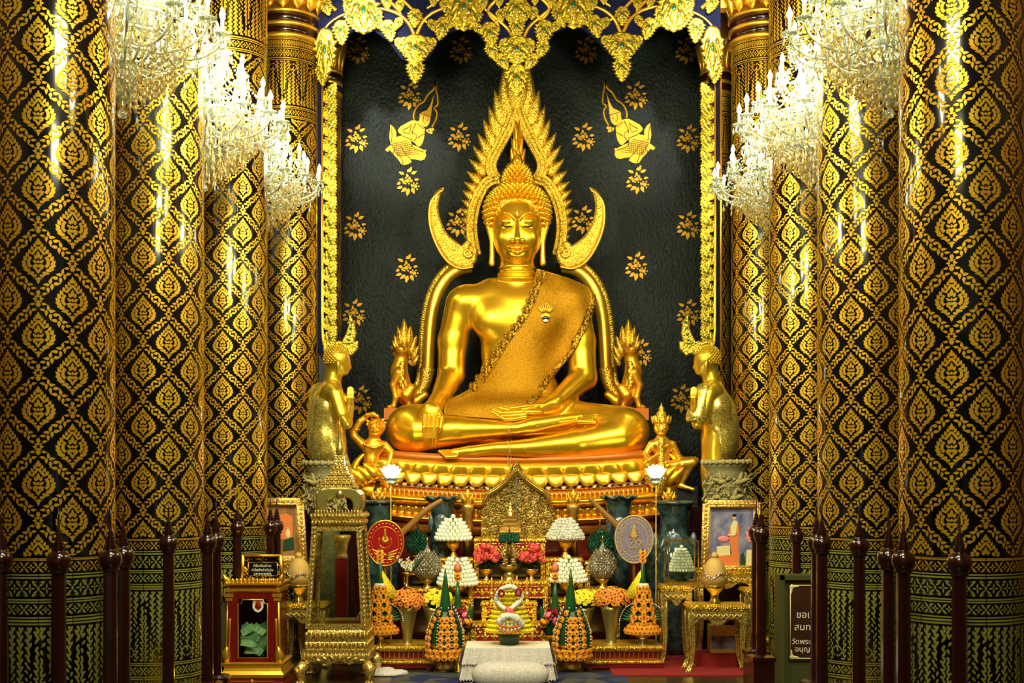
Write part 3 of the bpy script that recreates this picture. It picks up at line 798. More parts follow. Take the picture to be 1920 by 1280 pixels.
b = MB(); b.ball(c, (.055, .012, .055), 20, 8); b.ball(c+Vector((0, -.006, -.006)), (.044, .011, .030), 16, 6, m=1); b.ball(c+Vector((.0, -.006, -.032)), (.030, .012, .018), 12, 6, m=2); b.ball(c+Vector((.006, -.009, .03)), (.036, .010, .018), 12, 6, m=3)
b.build('brooch', ['gold', 'black', 'bead_white', 'marigold_yellow'], buddha, 'round black, white and gold badge on the robe')
br_o = COL.objects[-1]
b = MB()
for k in range(9):
    a = (k-4)*.22; b.leaf(c+Vector((a*.04, .0, .055)), (a, 0, 1), (0, -1, 0), .12*(1-abs(a)*.3), .018, .006)
b.build('brooch_spray', 'orange_gold', br_o)
# sacred thread over the hands
b = MB()
for dx in (0, 4):
    pts = [hit(953+dx+1.5*math.sin(k*.8+dx), 775+k*4, off=.012, dflt=13.6) for k in range(26)]
    b.tube(pts, .004, 5)
for y in (812, 822):
    pts = [hit(948+k*.9, y+math.sin(k*.5)*1.5, off=.010, dflt=13.6) for k in range(14)]; b.tube(pts, .004, 5)
th = b.build('sacred_thread', 'straw'); tag(th, 'thin pale cotton thread hanging over the crossed shins of the seated Buddha statue', 'thread')

# ------------------------------------------------------------------ flame arch around the image
YA = 15.0
arch = thing('flame_arch', 'carved gold arch of flames with horn-shaped wings standing behind the Buddha statue', 'arch', (XP(968, YA), YA, ZP(790, YA)))
sec = [(-1, 0), (-1, .05), (-.8, .09), (-.55, .06), (-.4, .085), (0, .10), (.4, .085), (.55, .06), (.8, .09), (1, .05), (1, 0)]
up = spl([(970, 196), (953, 243), (934, 279), (922, 303), (922, 322), (931, 338)], 7)
dn = spl([(936, 336), (914, 344), (899, 366), (889, 394), (885, 425), (887, 452), (893, 480)], 7)
for side in (0, 1):
    f = (lambda q: mir(q, 969)) if side else (lambda q: q)
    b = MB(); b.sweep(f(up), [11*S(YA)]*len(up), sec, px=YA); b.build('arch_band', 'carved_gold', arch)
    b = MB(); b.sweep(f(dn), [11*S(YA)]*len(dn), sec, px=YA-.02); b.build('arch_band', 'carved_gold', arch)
    b = MB(); horn = f(spl([(897, 470), (893, 492), (880, 503), (862, 503), (840, 490), (822, 462), (810, 430), (806, 400), (810, 376), (820, 360), (834, 353)], 4)+spl([(826, 368), (822, 390), (827, 415), (838, 438), (852, 452), (866, 462)], 3)+[ (876, 452), (884, 458), (878, 470), (886, 474), (890, 462)])
    b.extr(horn, YA-.04, .10, .022); b.build('horn_wing', 'carved_gold', arch)
    b = MB(); edge = f(spl([(888, 500), (862, 503), (838, 489), (820, 462), (808, 430), (805, 400), (810, 374), (832, 354)], 6))
    b.tube([P(x, y, YA-.13) for x, y in edge], [.018]*(len(edge)-1)+[.006], 6)
    sc_path = [P(877+9*math.cos(k*.5)*(1-k*.04), 474+9*math.sin(k*.5)*(1-k*.04), YA-.15) for k in range(20)]
    if side: sc_path = [P(1061-9*math.cos(k*.5)*(1-k*.04), 474+9*math.sin(k*.5)*(1-k*.04), YA-.15) for k in range(20)]
    b.tube(sc_path, .018, 6); b.build('wing_edging', 'gold', arch)
    # lower serpent band
    lw = f(spl([(884, 500), (858, 506), (836, 524), (818, 556), (808, 600), (804, 650), (802, 690), (796, 722), (780, 742), (764, 738)], 6))
    b = MB(); b.tube([P(x, y, YA-.04) for x, y in lw], [12*S(YA)]*(len(lw)-8)+[12*S(YA)*(1-.07*k) for k in range(8)], 12); b.build('serpent_band', 'gold', arch)
    tail = lw[36:]; b = MB(); b.tube([P(x, y, YA-.06) for x, y in tail], [14.5*S(YA)*(1-.04*k) for k in range(len(tail))], 12); b.build('serpent_scales', 'carved_gold', arch)
    # crest scales along its outside
    cr = lw[4:46]; n = len(cr); b = MB()
    for k in range(0, n-1):
        for h in (0, .5):
            a, c = cr[k], cr[k+1]; x = a[0]+(c[0]-a[0])*h; y = a[1]+(c[1]-a[1])*h; t = Vector((c[0]-a[0], 0, -(c[1]-a[1]))).normalized(); nn = Vector((t.z, 0, -t.x))*(-1 if not side else 1)
            if (nn.x > 0) != (side == 1) and abs(nn.x) > .2: nn = -nn
            b.leaf(P(x, y, YA-.02)+nn*9*S(YA), nn*1.0-t*.55, (0, -1, 0), 13*S(YA), 9*S(YA), .02, n=4)
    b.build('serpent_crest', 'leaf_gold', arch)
    # flame teeth
    tips = [((955, 222), (927, 168), 24), ((946, 246), (916, 198), 22), ((938, 266), (906, 222), 20), ((930, 284), (895, 248), 19), ((922, 300), (886, 272), 18), ((914, 316), (879, 297), 17), ((905, 334), (874, 320), 16), ((898, 350), (869, 340), 15),
            ((893, 366), (866, 357), 14), ((889, 382), (865, 375), 13), ((886, 398), (864, 392), 13), ((884, 414), (864, 409), 13), ((883, 430), (866, 426), 12), ((884, 445), (869, 442), 11), ((885, 458), (872, 456), 10)]
    for (bx, by), (tx, ty), wd in tips:
        if side: bx = 1938-bx; tx = 1938-tx
        a = P(bx, by+wd*.35, YA+.0); t = P(tx, ty, YA+.0); d = t-a; L = d.length; b = MB(); ph = .62 if not side else -.62
        d2 = Vector((d.x*math.cos(ph)-d.z*math.sin(ph), 0, d.z*math.cos(ph)+d.x*math.sin(ph)))
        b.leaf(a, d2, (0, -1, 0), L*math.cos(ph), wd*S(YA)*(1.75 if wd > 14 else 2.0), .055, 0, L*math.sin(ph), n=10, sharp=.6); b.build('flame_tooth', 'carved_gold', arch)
b = MB(); b.leaf(P(969, 212, YA-.05), (0, 0, 1), (0, -1, 0), 95*S(YA), 52*S(YA), .08, n=10, sharp=.85); b.build('apex_leaf', 'carved_gold', arch)
for sg in (-1, 1):
    b = MB(); b.leaf(P(969+sg*6, 226, YA-.02), (sg*.55, 0, 1), (0, -1, 0), 104*S(YA), 34*S(YA), .06, 0, .27*sg*-1, n=10, sharp=.7); b.build('apex_flame', 'carved_gold', arch)
# supporting post hidden behind the image
b = MB(); b.box((XP(968, YA), YA+.10, ZP(580, YA)/2), (.5, .12, ZP(580, YA))); b.build('back_slab', 'black', arch)

# ------------------------------------------------------------------ lion-like beasts at the feet of the arch
def beast(sg, label):
    X = lambda x: 968+sg*(x-968)
    Y = 14.75; t = thing('singha_figure', label, 'figure', P(X(755), 786, Y), 'gilded beasts beside the Buddha')
    s_ = S(Y); v = Vol((min(XP(X(715), Y), XP(X(800), Y))-.02, Y-.32, ZP(790, Y)), (max(XP(X(715), Y), XP(X(800), Y))+.02, Y+.32, ZP(590, Y)), .0085)
    c = lambda pts, rs, k=4, dy=0: v.path([P(X(a), b_, Y+dy) for a, b_ in pts], [r*s_ for r in rs], k*s_)
    c([(760, 742), (752, 715), (748, 692)], [17, 16, 14], 8); c([(748, 700), (752, 675), (757, 658)], [15, 12, 12], 8)
    v.ell(P(X(753), 655, Y-.04), (14*s_, 14*s_, 12*s_), 6*s_); c([(750, 655), (737, 652)], [8, 5], 4); c([(750, 662), (739, 663)], [5, 3.5], 2)
    c([(748, 700), (737, 722), (742, 745), (738, 760)], [11, 6.5, 5.5, 5], 4, -.10); c([(738, 761), (729, 763)], [5, 4], 2, -.10)
    c([(756, 715), (757, 740), (758, 762)], [9, 6, 5], 4, .10); c([(757, 763), (748, 766)], [5, 4], 2, .10)
    c([(762, 740), (771, 728), (764, 748), (768, 762)], [13, 9, 6, 5], 4, -.12); c([(768, 765), (759, 767)], [5, 4], 2, -.12)
    c([(764, 742), (780, 752), (797, 740)], [12, 10, 7], 4, .06)
    np_mesh('body', [(*v.mesh(), 0)], ['orange_gold'], t, 1)
    b = MB()
    for k, (x, y, an, L, W_) in enumerate(((757, 662, 90, 64, 24), (763, 662, 82, 52, 17), (752, 660, 97, 50, 15), (768, 668, 72, 42, 15), (747, 658, 104, 34, 11), (772, 676, 64, 34, 13), (743, 655, 112, 20, 9), (758, 656, 90, 58, 16), (774, 686, 60, 26, 11), (765, 650, 84, 40, 12), (752, 650, 95, 34, 11))):
        a = D(an); d = Vector((sg*-1*-math.cos(a) if False else math.cos(a)*(1 if sg > 0 else -1)*1, 0, math.sin(a)))
        if True: d.x = -math.cos(a)*sg*-1
        b.leaf(P(X(x), y, Y-.06-.01*k), d, (0, -1, 0), L*s_, W_*s_, .05, n=7, sharp=.6)
    for k in range(7): b.leaf(P(X(752-(k % 2)*2), 676+k*7, Y-.14), (.4*sg*-1*-1, 0, -1), (0, -1, 0), 14*s_, 12*s_, .02, n=4)
    b.ball(P(X(747), 649, Y-.15), .012, 8, 5); b.build('mane', 'carved_gold', t)
    b = MB(); c0 = P(X(752), 780, Y); b.box((c0.x, Y, ZP(778, Y)), (56*s_, .5, 22*s_)); b.box((c0.x, Y, ZP(870, Y)), (50*s_, .4, 165*s_), m=1); b.build('plinth', ['orange_red', 'black'], t)
beast(1, 'gilded lion-like beast with a flame crest at the left foot of the arch')
beast(-1, 'gilded lion-like beast with a flame crest at the right foot of the arch')

# ------------------------------------------------------------------ lotus throne, bent like a boat
throne = thing('lotus_throne', 'wide boat-shaped throne of golden lotus petals and orange bands under the Buddha statue', 'throne', (XP(968, 14.2), 14.2, 0))
YT = 13.62
def bow(px): return ((px-968)/290.0)**2*-15          # rows rise towards the ends
def bandT(y0, y1, out0, out1, m, name, x0=690, x1=1246, n=40, mid=None):
    """a layer: y0 upper, y1 lower pixel at the middle; out = how far it stands forward"""
    b = MB(); rings = []
    prof = [(y0, out0), (y1, out1)] if mid is None else mid
    for i in range(n+1):
        t = i/n; x = x0+(x1-x0)*t; e = math.sqrt(max(0, 1-(abs(2*t-1))**6)); rg = []
        for y, o in prof: rg.append(P(x, y+bow(x), YT+.40-(.40*e)-o))
        rg.append(P(x, prof[-1][0]+bow(x), YT+.84)); rg.append(P(x, prof[0][0]+bow(x), YT+.84)); rings.append(rg)
    b.loops(rings); return b.build(name, m, throne)
bandT(854, 869, -.02, 0, 'orange_red', 'top_slab')
bandT(868, 896, 0, -.02, 'orange_gold', 'petal_core')
def petals(y0, y1, wpx, n, m, name, updown, out=.02, x0=700, x1=1236, th=.03):
    for i in range(n):
        b = MB(); x = x0+(x1-x0)*(i+.5)/n; t = (x-690)/556; e = math.sqrt(max(0, 1-abs(2*t-1)**6)); Y = YT+.40-.40*e-out
        a = P(x, (y1 if updown > 0 else y0)+bow(x), Y); L = (y1-y0)*S(Y)
        b.leaf(a, (0, -.10, updown), (0, -1, 0), L, wpx*S(Y)*1.05, th, .03, n=14, sharp=.62, pw=.38, hi=True); b.build(name, m, throne)
petals(872, 903, 37, 15, 'statue_gold', 'upper_petal', 1)
petals(890, 914, 31, 18, 'gold', 'lower_petal', -1, .05)
bandT(911, 920, .03, .04, 'orange_gold', 'band')
# mosaic of mirror squares
b = MB()
for i in range(76):
    x = 698+540*(i+.5)/76; t = (x-690)/556; e = math.sqrt(max(0, 1-abs(2*t-1)**6)); Y = YT+.40-.40*e-.055
    b.box(P(x, 915.5+bow(x), Y), (4.8*S(Y), .02, 4.6*S(Y)), m=(0 if i % 2 else (1 if i % 4 else 2)))
b.build('mirror_mosaic', ['black', 'white_tile', 'silver'], throne)
bandT(920, 934, .03, .05, 'orange_red', 'band')
b = MB()
for i in range(60):
    x = 700+536*(i+.5)/60; t = (x-690)/556; e = math.sqrt(max(0, 1-abs(2*t-1)**6)); Y = YT+.40-.40*e-.07
    b.leaf(P(x, 933+bow(x), Y), (0, 0, 1), (0, -1, 0), 10*S(Y), 7.5*S(Y), .014, n=4)
b.build('leaf_frieze', 'gold', throne)
pr = [(932+k*20/8, .06+.10*math.sin(PI*k/8)) for k in range(9)]
bandT(0, 0, 0, 0, 'statue_gold', 'round_moulding', x0=672, x1=1268, mid=pr)
bandT(952, 970, .0, .0, 'carved_gold', 'carved_frieze', x0=672, x1=1268)
petals(954, 971, 13, 42, 'gold', 'small_petal', 1, .04, 676, 1262, .03)
pr = [(970+k*14/8, .04+.08*math.sin(PI*k/8)) for k in range(9)]
bandT(0, 0, 0, 0, 'gold', 'round_moulding', x0=666, x1=1274, mid=pr)
bandT(982, 1004, .0, .0, 'orange_red', 'band', x0=672, x1=1268)
b = MB(); b.box((XP(970, 14.2), 14.05, ZP(1000, 14)/2), (XP(1290, 14)-XP(655, 14), .8, ZP(1000, 14)-.02)); b.build('pedestal', 'red_lacquer', throne)
# up-curled ends of the throne
for sd in (0, 1):
    X = (lambda x: 1938-x) if sd else (lambda x: x)
    b = MB(); q = spl([(X(a), b_) for a, b_ in ((700, 922), (678, 912), (664, 893), (668, 868), (684, 850))], 5)
    b.tube([P(a, b_, YT+.15) for a, b_ in q], [17*S(YT)*(1-.04*k) for k in range(len(q))], 10)
    for k in range(3): b.leaf(P(X(712-k*12), 898+k*5, YT+.02), ((.8 if sd else -.8), 0, .8), (0, -1, 0), 44*S(YT), 24*S(YT), .05, .05)
    b.build('throne_scroll', 'statue_gold', throne)
# ------------------------------------------------------------------ painted ornaments on the back wall
YW = 15.70
def flat(mb, pts, m=0, d=.002): mb.extr(pts, YW, d, 0, m)
def alm_px(x, y, ang, L, W, bend=0): return [(a, 2*y-b) for a, b in almond(x, y, ang, L, W, bend)]
b = MB(); fx, fy = 671, 97
for (dx, dy, an, L, W) in ((2, 20, 60, 12, 6), (-7, 16, 150, 12, 6), (6, 17, 20, 12, 6), (-8, 6, 170, 9, 6), (-14, 1, 200, 8, 6), (-10, -7, 190, 12, 6), (-3, -9, 215, 13, 7), (1, -10, 255, 15, 8), (7, -9, 290, 13, 7), (12, 6, 0, 9, 5), (5, -3, 330, 8, 5), (-5, -1, 140, 7, 5), (-1, 10, 90, 8, 5)):
    flat(b, alm_px(fx+dx, fy-dy, D(an), L, W, 1))
for (dx, dy, r) in ((-1, 4, 3.6), (6, 4, 2.8), (-7, 3, 2.8), (14, -6, 3.6), (3, 9, 2.6)):
    flat(b, [(fx+dx+r*math.cos(k*PI/4), fy-dy+r*math.sin(k*PI/4)) for k in range(8)])
    if r > 3.2:
        for k in range(6):
            a = k*PI/3; flat(b, alm_px(fx+dx+(r+1)*math.cos(a), fy-dy-(r+1)*math.sin(a), a, 3.6, 3.4))
flat(b, [(fx+1+3*math.cos(a), fy-22-4*math.sin(a)) for a in (.2, 1, 1.8, 2.6, 3.4)]+[(fx, fy-20), (fx+1, fy-23)])
fl = b.build('painted_flower', 'paint_gold', wall_back); fl0 = P(fx, fy, YW)
for x, y in ((864, 97), (1099, 97), (1287, 97), (768, 182), (1192, 182), (668, 263), (861, 260), (1094, 260), (1290, 263), (765, 343), (1195, 340), (666, 427), (858, 420), (1093, 415), (1290, 425), (763, 506), (1193, 502), (663, 590), (1290, 590), (675, 752), (1278, 750), (1200, 665), (760, 665)):
    part_copy(fl, wall_back, Vector(fl.location)+(P(x, y, YW)-fl0))
A = lambda q: [(710+x/7.113, 140+y/7.113) for x, y in q]
for sd in (0, 1):
    X = (lambda q: [(1951-a, c-3) for a, c in q]) if sd else (lambda q: q)
    b = MB()
    body = A([(255, 740), (290, 690), (400, 630), (440, 610), (500, 612), (545, 640), (590, 690), (615, 720), (610, 800), (605, 840), (590, 900), (555, 955), (520, 955), (470, 900), (430, 880), (440, 930), (520, 960), (600, 1005), (640, 1000), (622, 1035), (632, 1080), (610, 1130), (560, 1145), (490, 1130), (420, 1120), (440, 1165), (400, 1190), (345, 1205), (300, 1190), (260, 1130), (215, 1080), (180, 1040), (150, 1005), (120, 1030), (85, 1000), (110, 975), (165, 935), (150, 880), (140, 820), (150, 750), (155, 665), (200, 700), (235, 760), (235, 830), (320, 810), (270, 775)])
    flat(b, X(body)); head = A([(545, 600), (550, 520), (600, 490), (650, 470), (690, 400), (742, 255), (722, 370), (705, 470), (700, 540), (690, 590), (680, 640), (665, 665), (635, 695), (600, 690), (560, 650), (520, 640)])
    flat(b, X(head), d=.004)
    wv = A(spl([(475, 605), (465, 540), (500, 440), (560, 380), (600, 360), (660, 260), (735, 190), (752, 100)], 4)); wv2 = A(spl([(752, 100), (765, 200), (785, 300), (785, 400), (740, 440), (775, 500), (760, 600), (705, 705)], 4))
    for wq in (wv, wv2):
        b.sweep(X(wq), [2.2*S(YW)]*len(wq), [(-1, 0), (-1, .004), (1, .004), (1, 0)], px=YW)
    for x, y in ((690, 735), (670, 760), (700, 770), (655, 745), (720, 730)): flat(b, X(A([(x+22*math.cos(k), y+22*math.sin(k)) for k in range(6)])))
    b.build('flying_angel', 'paint_gold', wall_back, 'gold painted kneeling angel' )
    # drawn lines
    b = MB()
    def line(q, wd=.5):
        wd *= 1.8
        q = X(A(q)); b.sweep(q, [wd*S(YW-.01)]*len(q), [(-1, 0), (-1, .004), (1, .004), (1, 0)], px=YW-.004)
    for q in ([(320, 740), (400, 700), (440, 660)], [(330, 760), (400, 790), (420, 740), (430, 690)], [(440, 760), (500, 800), (500, 850), (470, 890)], [(520, 840), (580, 800), (605, 790)], [(170, 930), (215, 1000), (190, 1050)], [(330, 1190), (290, 1090), (240, 1040)], [(420, 1120), (340, 1030), (300, 960)], [(430, 930), (480, 990), (600, 1030)], [(320, 815), (400, 850), (450, 870)], [(600, 550), (590, 620), (620, 650)], [(660, 600), (640, 610)], [(560, 520), (630, 540), (695, 560)], [(520, 650), (570, 700), (600, 720)], [(160, 700), (180, 800), (170, 900)], [(500, 640), (460, 720), (440, 800)]): line(q, .4)
    for k in range(9):
        line([(190+k*32, 870+k*8), (230+k*24, 1100-abs(k-3)*9)], .22); line([(170+k*10, 930+k*22), (390+k*22, 880+k*24)], .22) if k < 8 else None
    b.build('angel_drawing', 'paint_brown', wall_back)

# ------------------------------------------------------------------ carved canopy of leaves over the niche
YC = 14.15
can = thing('carved_canopy', 'gilded hanging canopy of serrated leaves on a dark blue ground above the Buddha statue', 'canopy', (XP(969, YC), YC, 6.9))
def c_leaf_mesh():
    """one serrated leaf 1 unit tall, tip down, made at origin"""
    b = MB(); out = []
    n = 7
    for i in range(n):
        t = i/n; wd = .40*math.sin(PI*(.12+.88*t)**.62)**.8
        y = .5-t; out.append((wd*.86, y)); out.append((wd*1.12+.02, y-.045)) if i else None
    prof = [(.03, .60), (.16, .57)]+out+[(0, -.5)]; full = [(x, y) for x, y in prof]+[(-x, y) for x, y in reversed(prof[:-1])]
    b.extr(full, 0, .11, .045, px=False)
    # raised inner lobes with eyes
    for (x, y, an, L, W) in ((0, .30, -90, .72, .34), (.12, .36, -62, .42, .20), (-.12, .36, -118, .42, .20), (.16, .10, -68, .34, .16), (-.16, .10, -112, .34, .16)):
        b.leaf((x, -.10, y), (math.cos(D(an)), 0, math.sin(D(an))), (0, -1, 0), L, W, .045, n=7, m=0)
    for x, y, r in ((.17, .24, .045), (-.17, .24, .045), (.12, -.02, .038), (-.12, -.02, .038), (0, -.2, .03)):
        b.lathe((0, 0, 0), [], 0) if False else None
        b.ball((x, -.15, y), (r*1.3, r*.7, r*1.3), 10, 5, m=0); b.ball((x, -.15-r*.5, y), (r*.75, r*.5, r*.75), 8, 5, m=2 if r < .04 else 1)
    b.ball((0, -.16, .12), (.06, .035, .08), 10, 6, m=1)
    return b
lm = c_leaf_mesh()
lf = None
def cleaf(px, py, hpx, an=0, wid=1.0, parent=None, Y=YC-.05, dep=1.0):
    global lf
    parent = parent or can; h = hpx*S(Y)
    if lf is None:
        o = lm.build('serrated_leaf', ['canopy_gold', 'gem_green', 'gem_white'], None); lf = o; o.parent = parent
    else: o = lf.copy(); COL.objects.link(o); o.parent = parent
    o.location = P(px, py, Y)-wloc(parent); o.scale = (h*wid, h*.6*dep, h); o.rotation_euler = (0, D(an), 0)
    return o
b = MB(); back = [(594, -30), (594, 118), (612, 125), (632, 92), (655, 66), (678, 56), (702, 60), (730, 82), (752, 112), (779, 128), (806, 108), (824, 78), (845, 62), (868, 56), (893, 62), (918, 96), (942, 118), (969, 126), (996, 118), (1020, 96), (1040, 64), (1064, 54), (1092, 56), (1118, 78), (1142, 104), (1172, 120), (1198, 98), (1220, 62), (1245, 44), (1266, 42), (1290, 58), (1312, 84), (1330, 104), (1350, 118), (1350, -30)]
b.extr(back, YC+.04, .05, .006); b.build('blue_ground', 'navy', can)
b = MB(); b.box((XP(970, YC), YC+.10, 7.45), (XP(1380, YC)-XP(560, YC), .16, .9)); b.build('beam', 'gold', can)
st = []
def stem(q, r=4.2):
    q = spl(q, 6); n = len(q); b = MB(); b.tube([P(x, y, YC-.03) for x, y in q], [r*S(YC)*(1-.5*k/n) for k in range(n)], 8); b.build('stem', 'gold', can)
for sd in (0, 1):
    X = (lambda q: [(1945-a, c-4) for a, c in q]) if sd else (lambda q: q)
    for q in ([(779, 72), (766, 44), (742, 24), (706, 16), (660, 22), (625, 38), (604, 60)], [(779, 72), (792, 42), (812, 24), (845, 12), (880, 6)], [(969, 92), (955, 58), (930, 34), (905, 14), (880, -6)],
              [(745, -10), (765, 10), (790, 34), (805, 44)], [(832, -10), (815, 6), (800, 16)], [(920, 54), (944, 26), (965, 0)], [(720, -8), (742, 14), (752, 30), (738, 44)], [(630, 20), (612, 2), (600, -12)], [(870, 30), (850, 44), (834, 46)], [(940, -8), (915, 20), (935, 50), (928, 70)]):
        stem(X(q))
for q in ([(969, 92), (969, 40), (969, -10)],): stem(q, 5)
cl = [(779, 98, 56, 0, 1.25), (762, 92, 40, 24, .9), (796, 92, 40, -24, .9), (752, 84, 26, 40, .9), (806, 84, 26, -40, .9), (779, 136, 44, 0, .95), (778, 36, 34, 0, 1), (682, 30, 72, 0, 1.0), (664, 40, 46, 22, .8), (700, 40, 46, -22, .8), (730, 60, 40, 14, .9), (716, 48, 26, 60, .9), (745, 46, 26, -30, .8),
      (828, 56, 42, -14, .9), (842, 46, 26, -50, .8), (812, 50, 26, 30, .8), (640, 64, 44, 4, .9), (612, 14, 34, 20, .9), (652, 10, 30, -20, .9), (726, 6, 26, 10, 1), (750, 12, 22, 0, 1), (834, 12, 24, 0, 1), (813, 2, 22, 0, 1), (870, 24, 72, 0, 1.0), (852, 36, 44, 20, .8), (888, 36, 44, -20, .8), (920, 68, 46, 10, .95), (900, 56, 26, 50, .8), (924, 98, 36, 20, .9),
      (905, 8, 24, 0, 1), (940, 30, 24, 10, 1), (936, 4, 22, 0, 1), (610, 108, 92, 0, .55), (604, 142, 40, 6, .8)]
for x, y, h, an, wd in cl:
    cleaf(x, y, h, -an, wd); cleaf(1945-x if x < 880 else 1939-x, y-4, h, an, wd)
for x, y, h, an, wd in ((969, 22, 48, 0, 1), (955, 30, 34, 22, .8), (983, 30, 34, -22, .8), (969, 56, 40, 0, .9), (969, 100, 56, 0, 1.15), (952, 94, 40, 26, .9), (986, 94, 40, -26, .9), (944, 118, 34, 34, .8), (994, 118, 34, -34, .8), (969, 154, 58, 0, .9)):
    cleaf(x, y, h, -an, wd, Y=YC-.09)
# ------------------------------------------------------------------ carved borders at both sides of the niche
for sd in (0, 1):
    X = (lambda x: 1945-x) if sd else (lambda x: x)
    br = thing('carved_border', 'upright gilded border of overlapping gemmed leaves ending in a horned beak, %s side of niche' % ('right' if sd else 'left'), 'border', (XP(X(612), YC+.1), YC+.1, 0), 'carved borders of the niche')
    Y = YC+.06
    b = MB(); b.extr([(X(594), 110), (X(603), 110), (X(603), 640), (X(616), 668), (X(606), 672), (X(594), 650)], Y+.05, .06, .004); b.build('blue_strip', 'navy', br)
    b = MB(); b.sweep([(X(605), 110), (X(605), 620), (X(607), 645), (X(616), 664)], [2.2*S(Y)]*4, sec, px=Y, depth=.4); b.sweep([(X(594), 110), (X(594), 690)], [1.4*S(Y)]*2, sec, px=Y, depth=.4); b.build('border_rail', 'gold', br)
    for k in range(16):
        y = 172+k*30.4; o = cleaf(X(621), y, 40, (180-28 if sd else 180+28), .78, br, Y-.02, .8)
    b = MB()
    b.extr([(X(a), c) for a, c in ((606, 640), (622, 640), (640, 640), (656, 646), (662, 641), (673, 640), (672, 655), (660, 668), (650, 664), (640, 668), (622, 668), (608, 660))], Y, .07, .012); b.build('beak', 'leaf_gold', br)
    b = MB(); b.extr([(X(a), c) for a, c in ((640, 645), (650, 625), (655, 608), (656, 588), (665, 605), (669, 625), (664, 645))], Y-.02, .06, .012)
    for k in range(4): b.ball(P(X(659-k*1.5), 604+k*11, Y-.085), (.016, .01, .016), 8, 5, m=1)
    b.build('horn', ['leaf_gold', 'gem_green'], br)
    b = MB(); b.box((XP(X(604), Y), Y+.12, ZP(400, Y)/2+1.4), (.09, .14, ZP(400, Y)+2.8)); b.build('post', 'black', br)

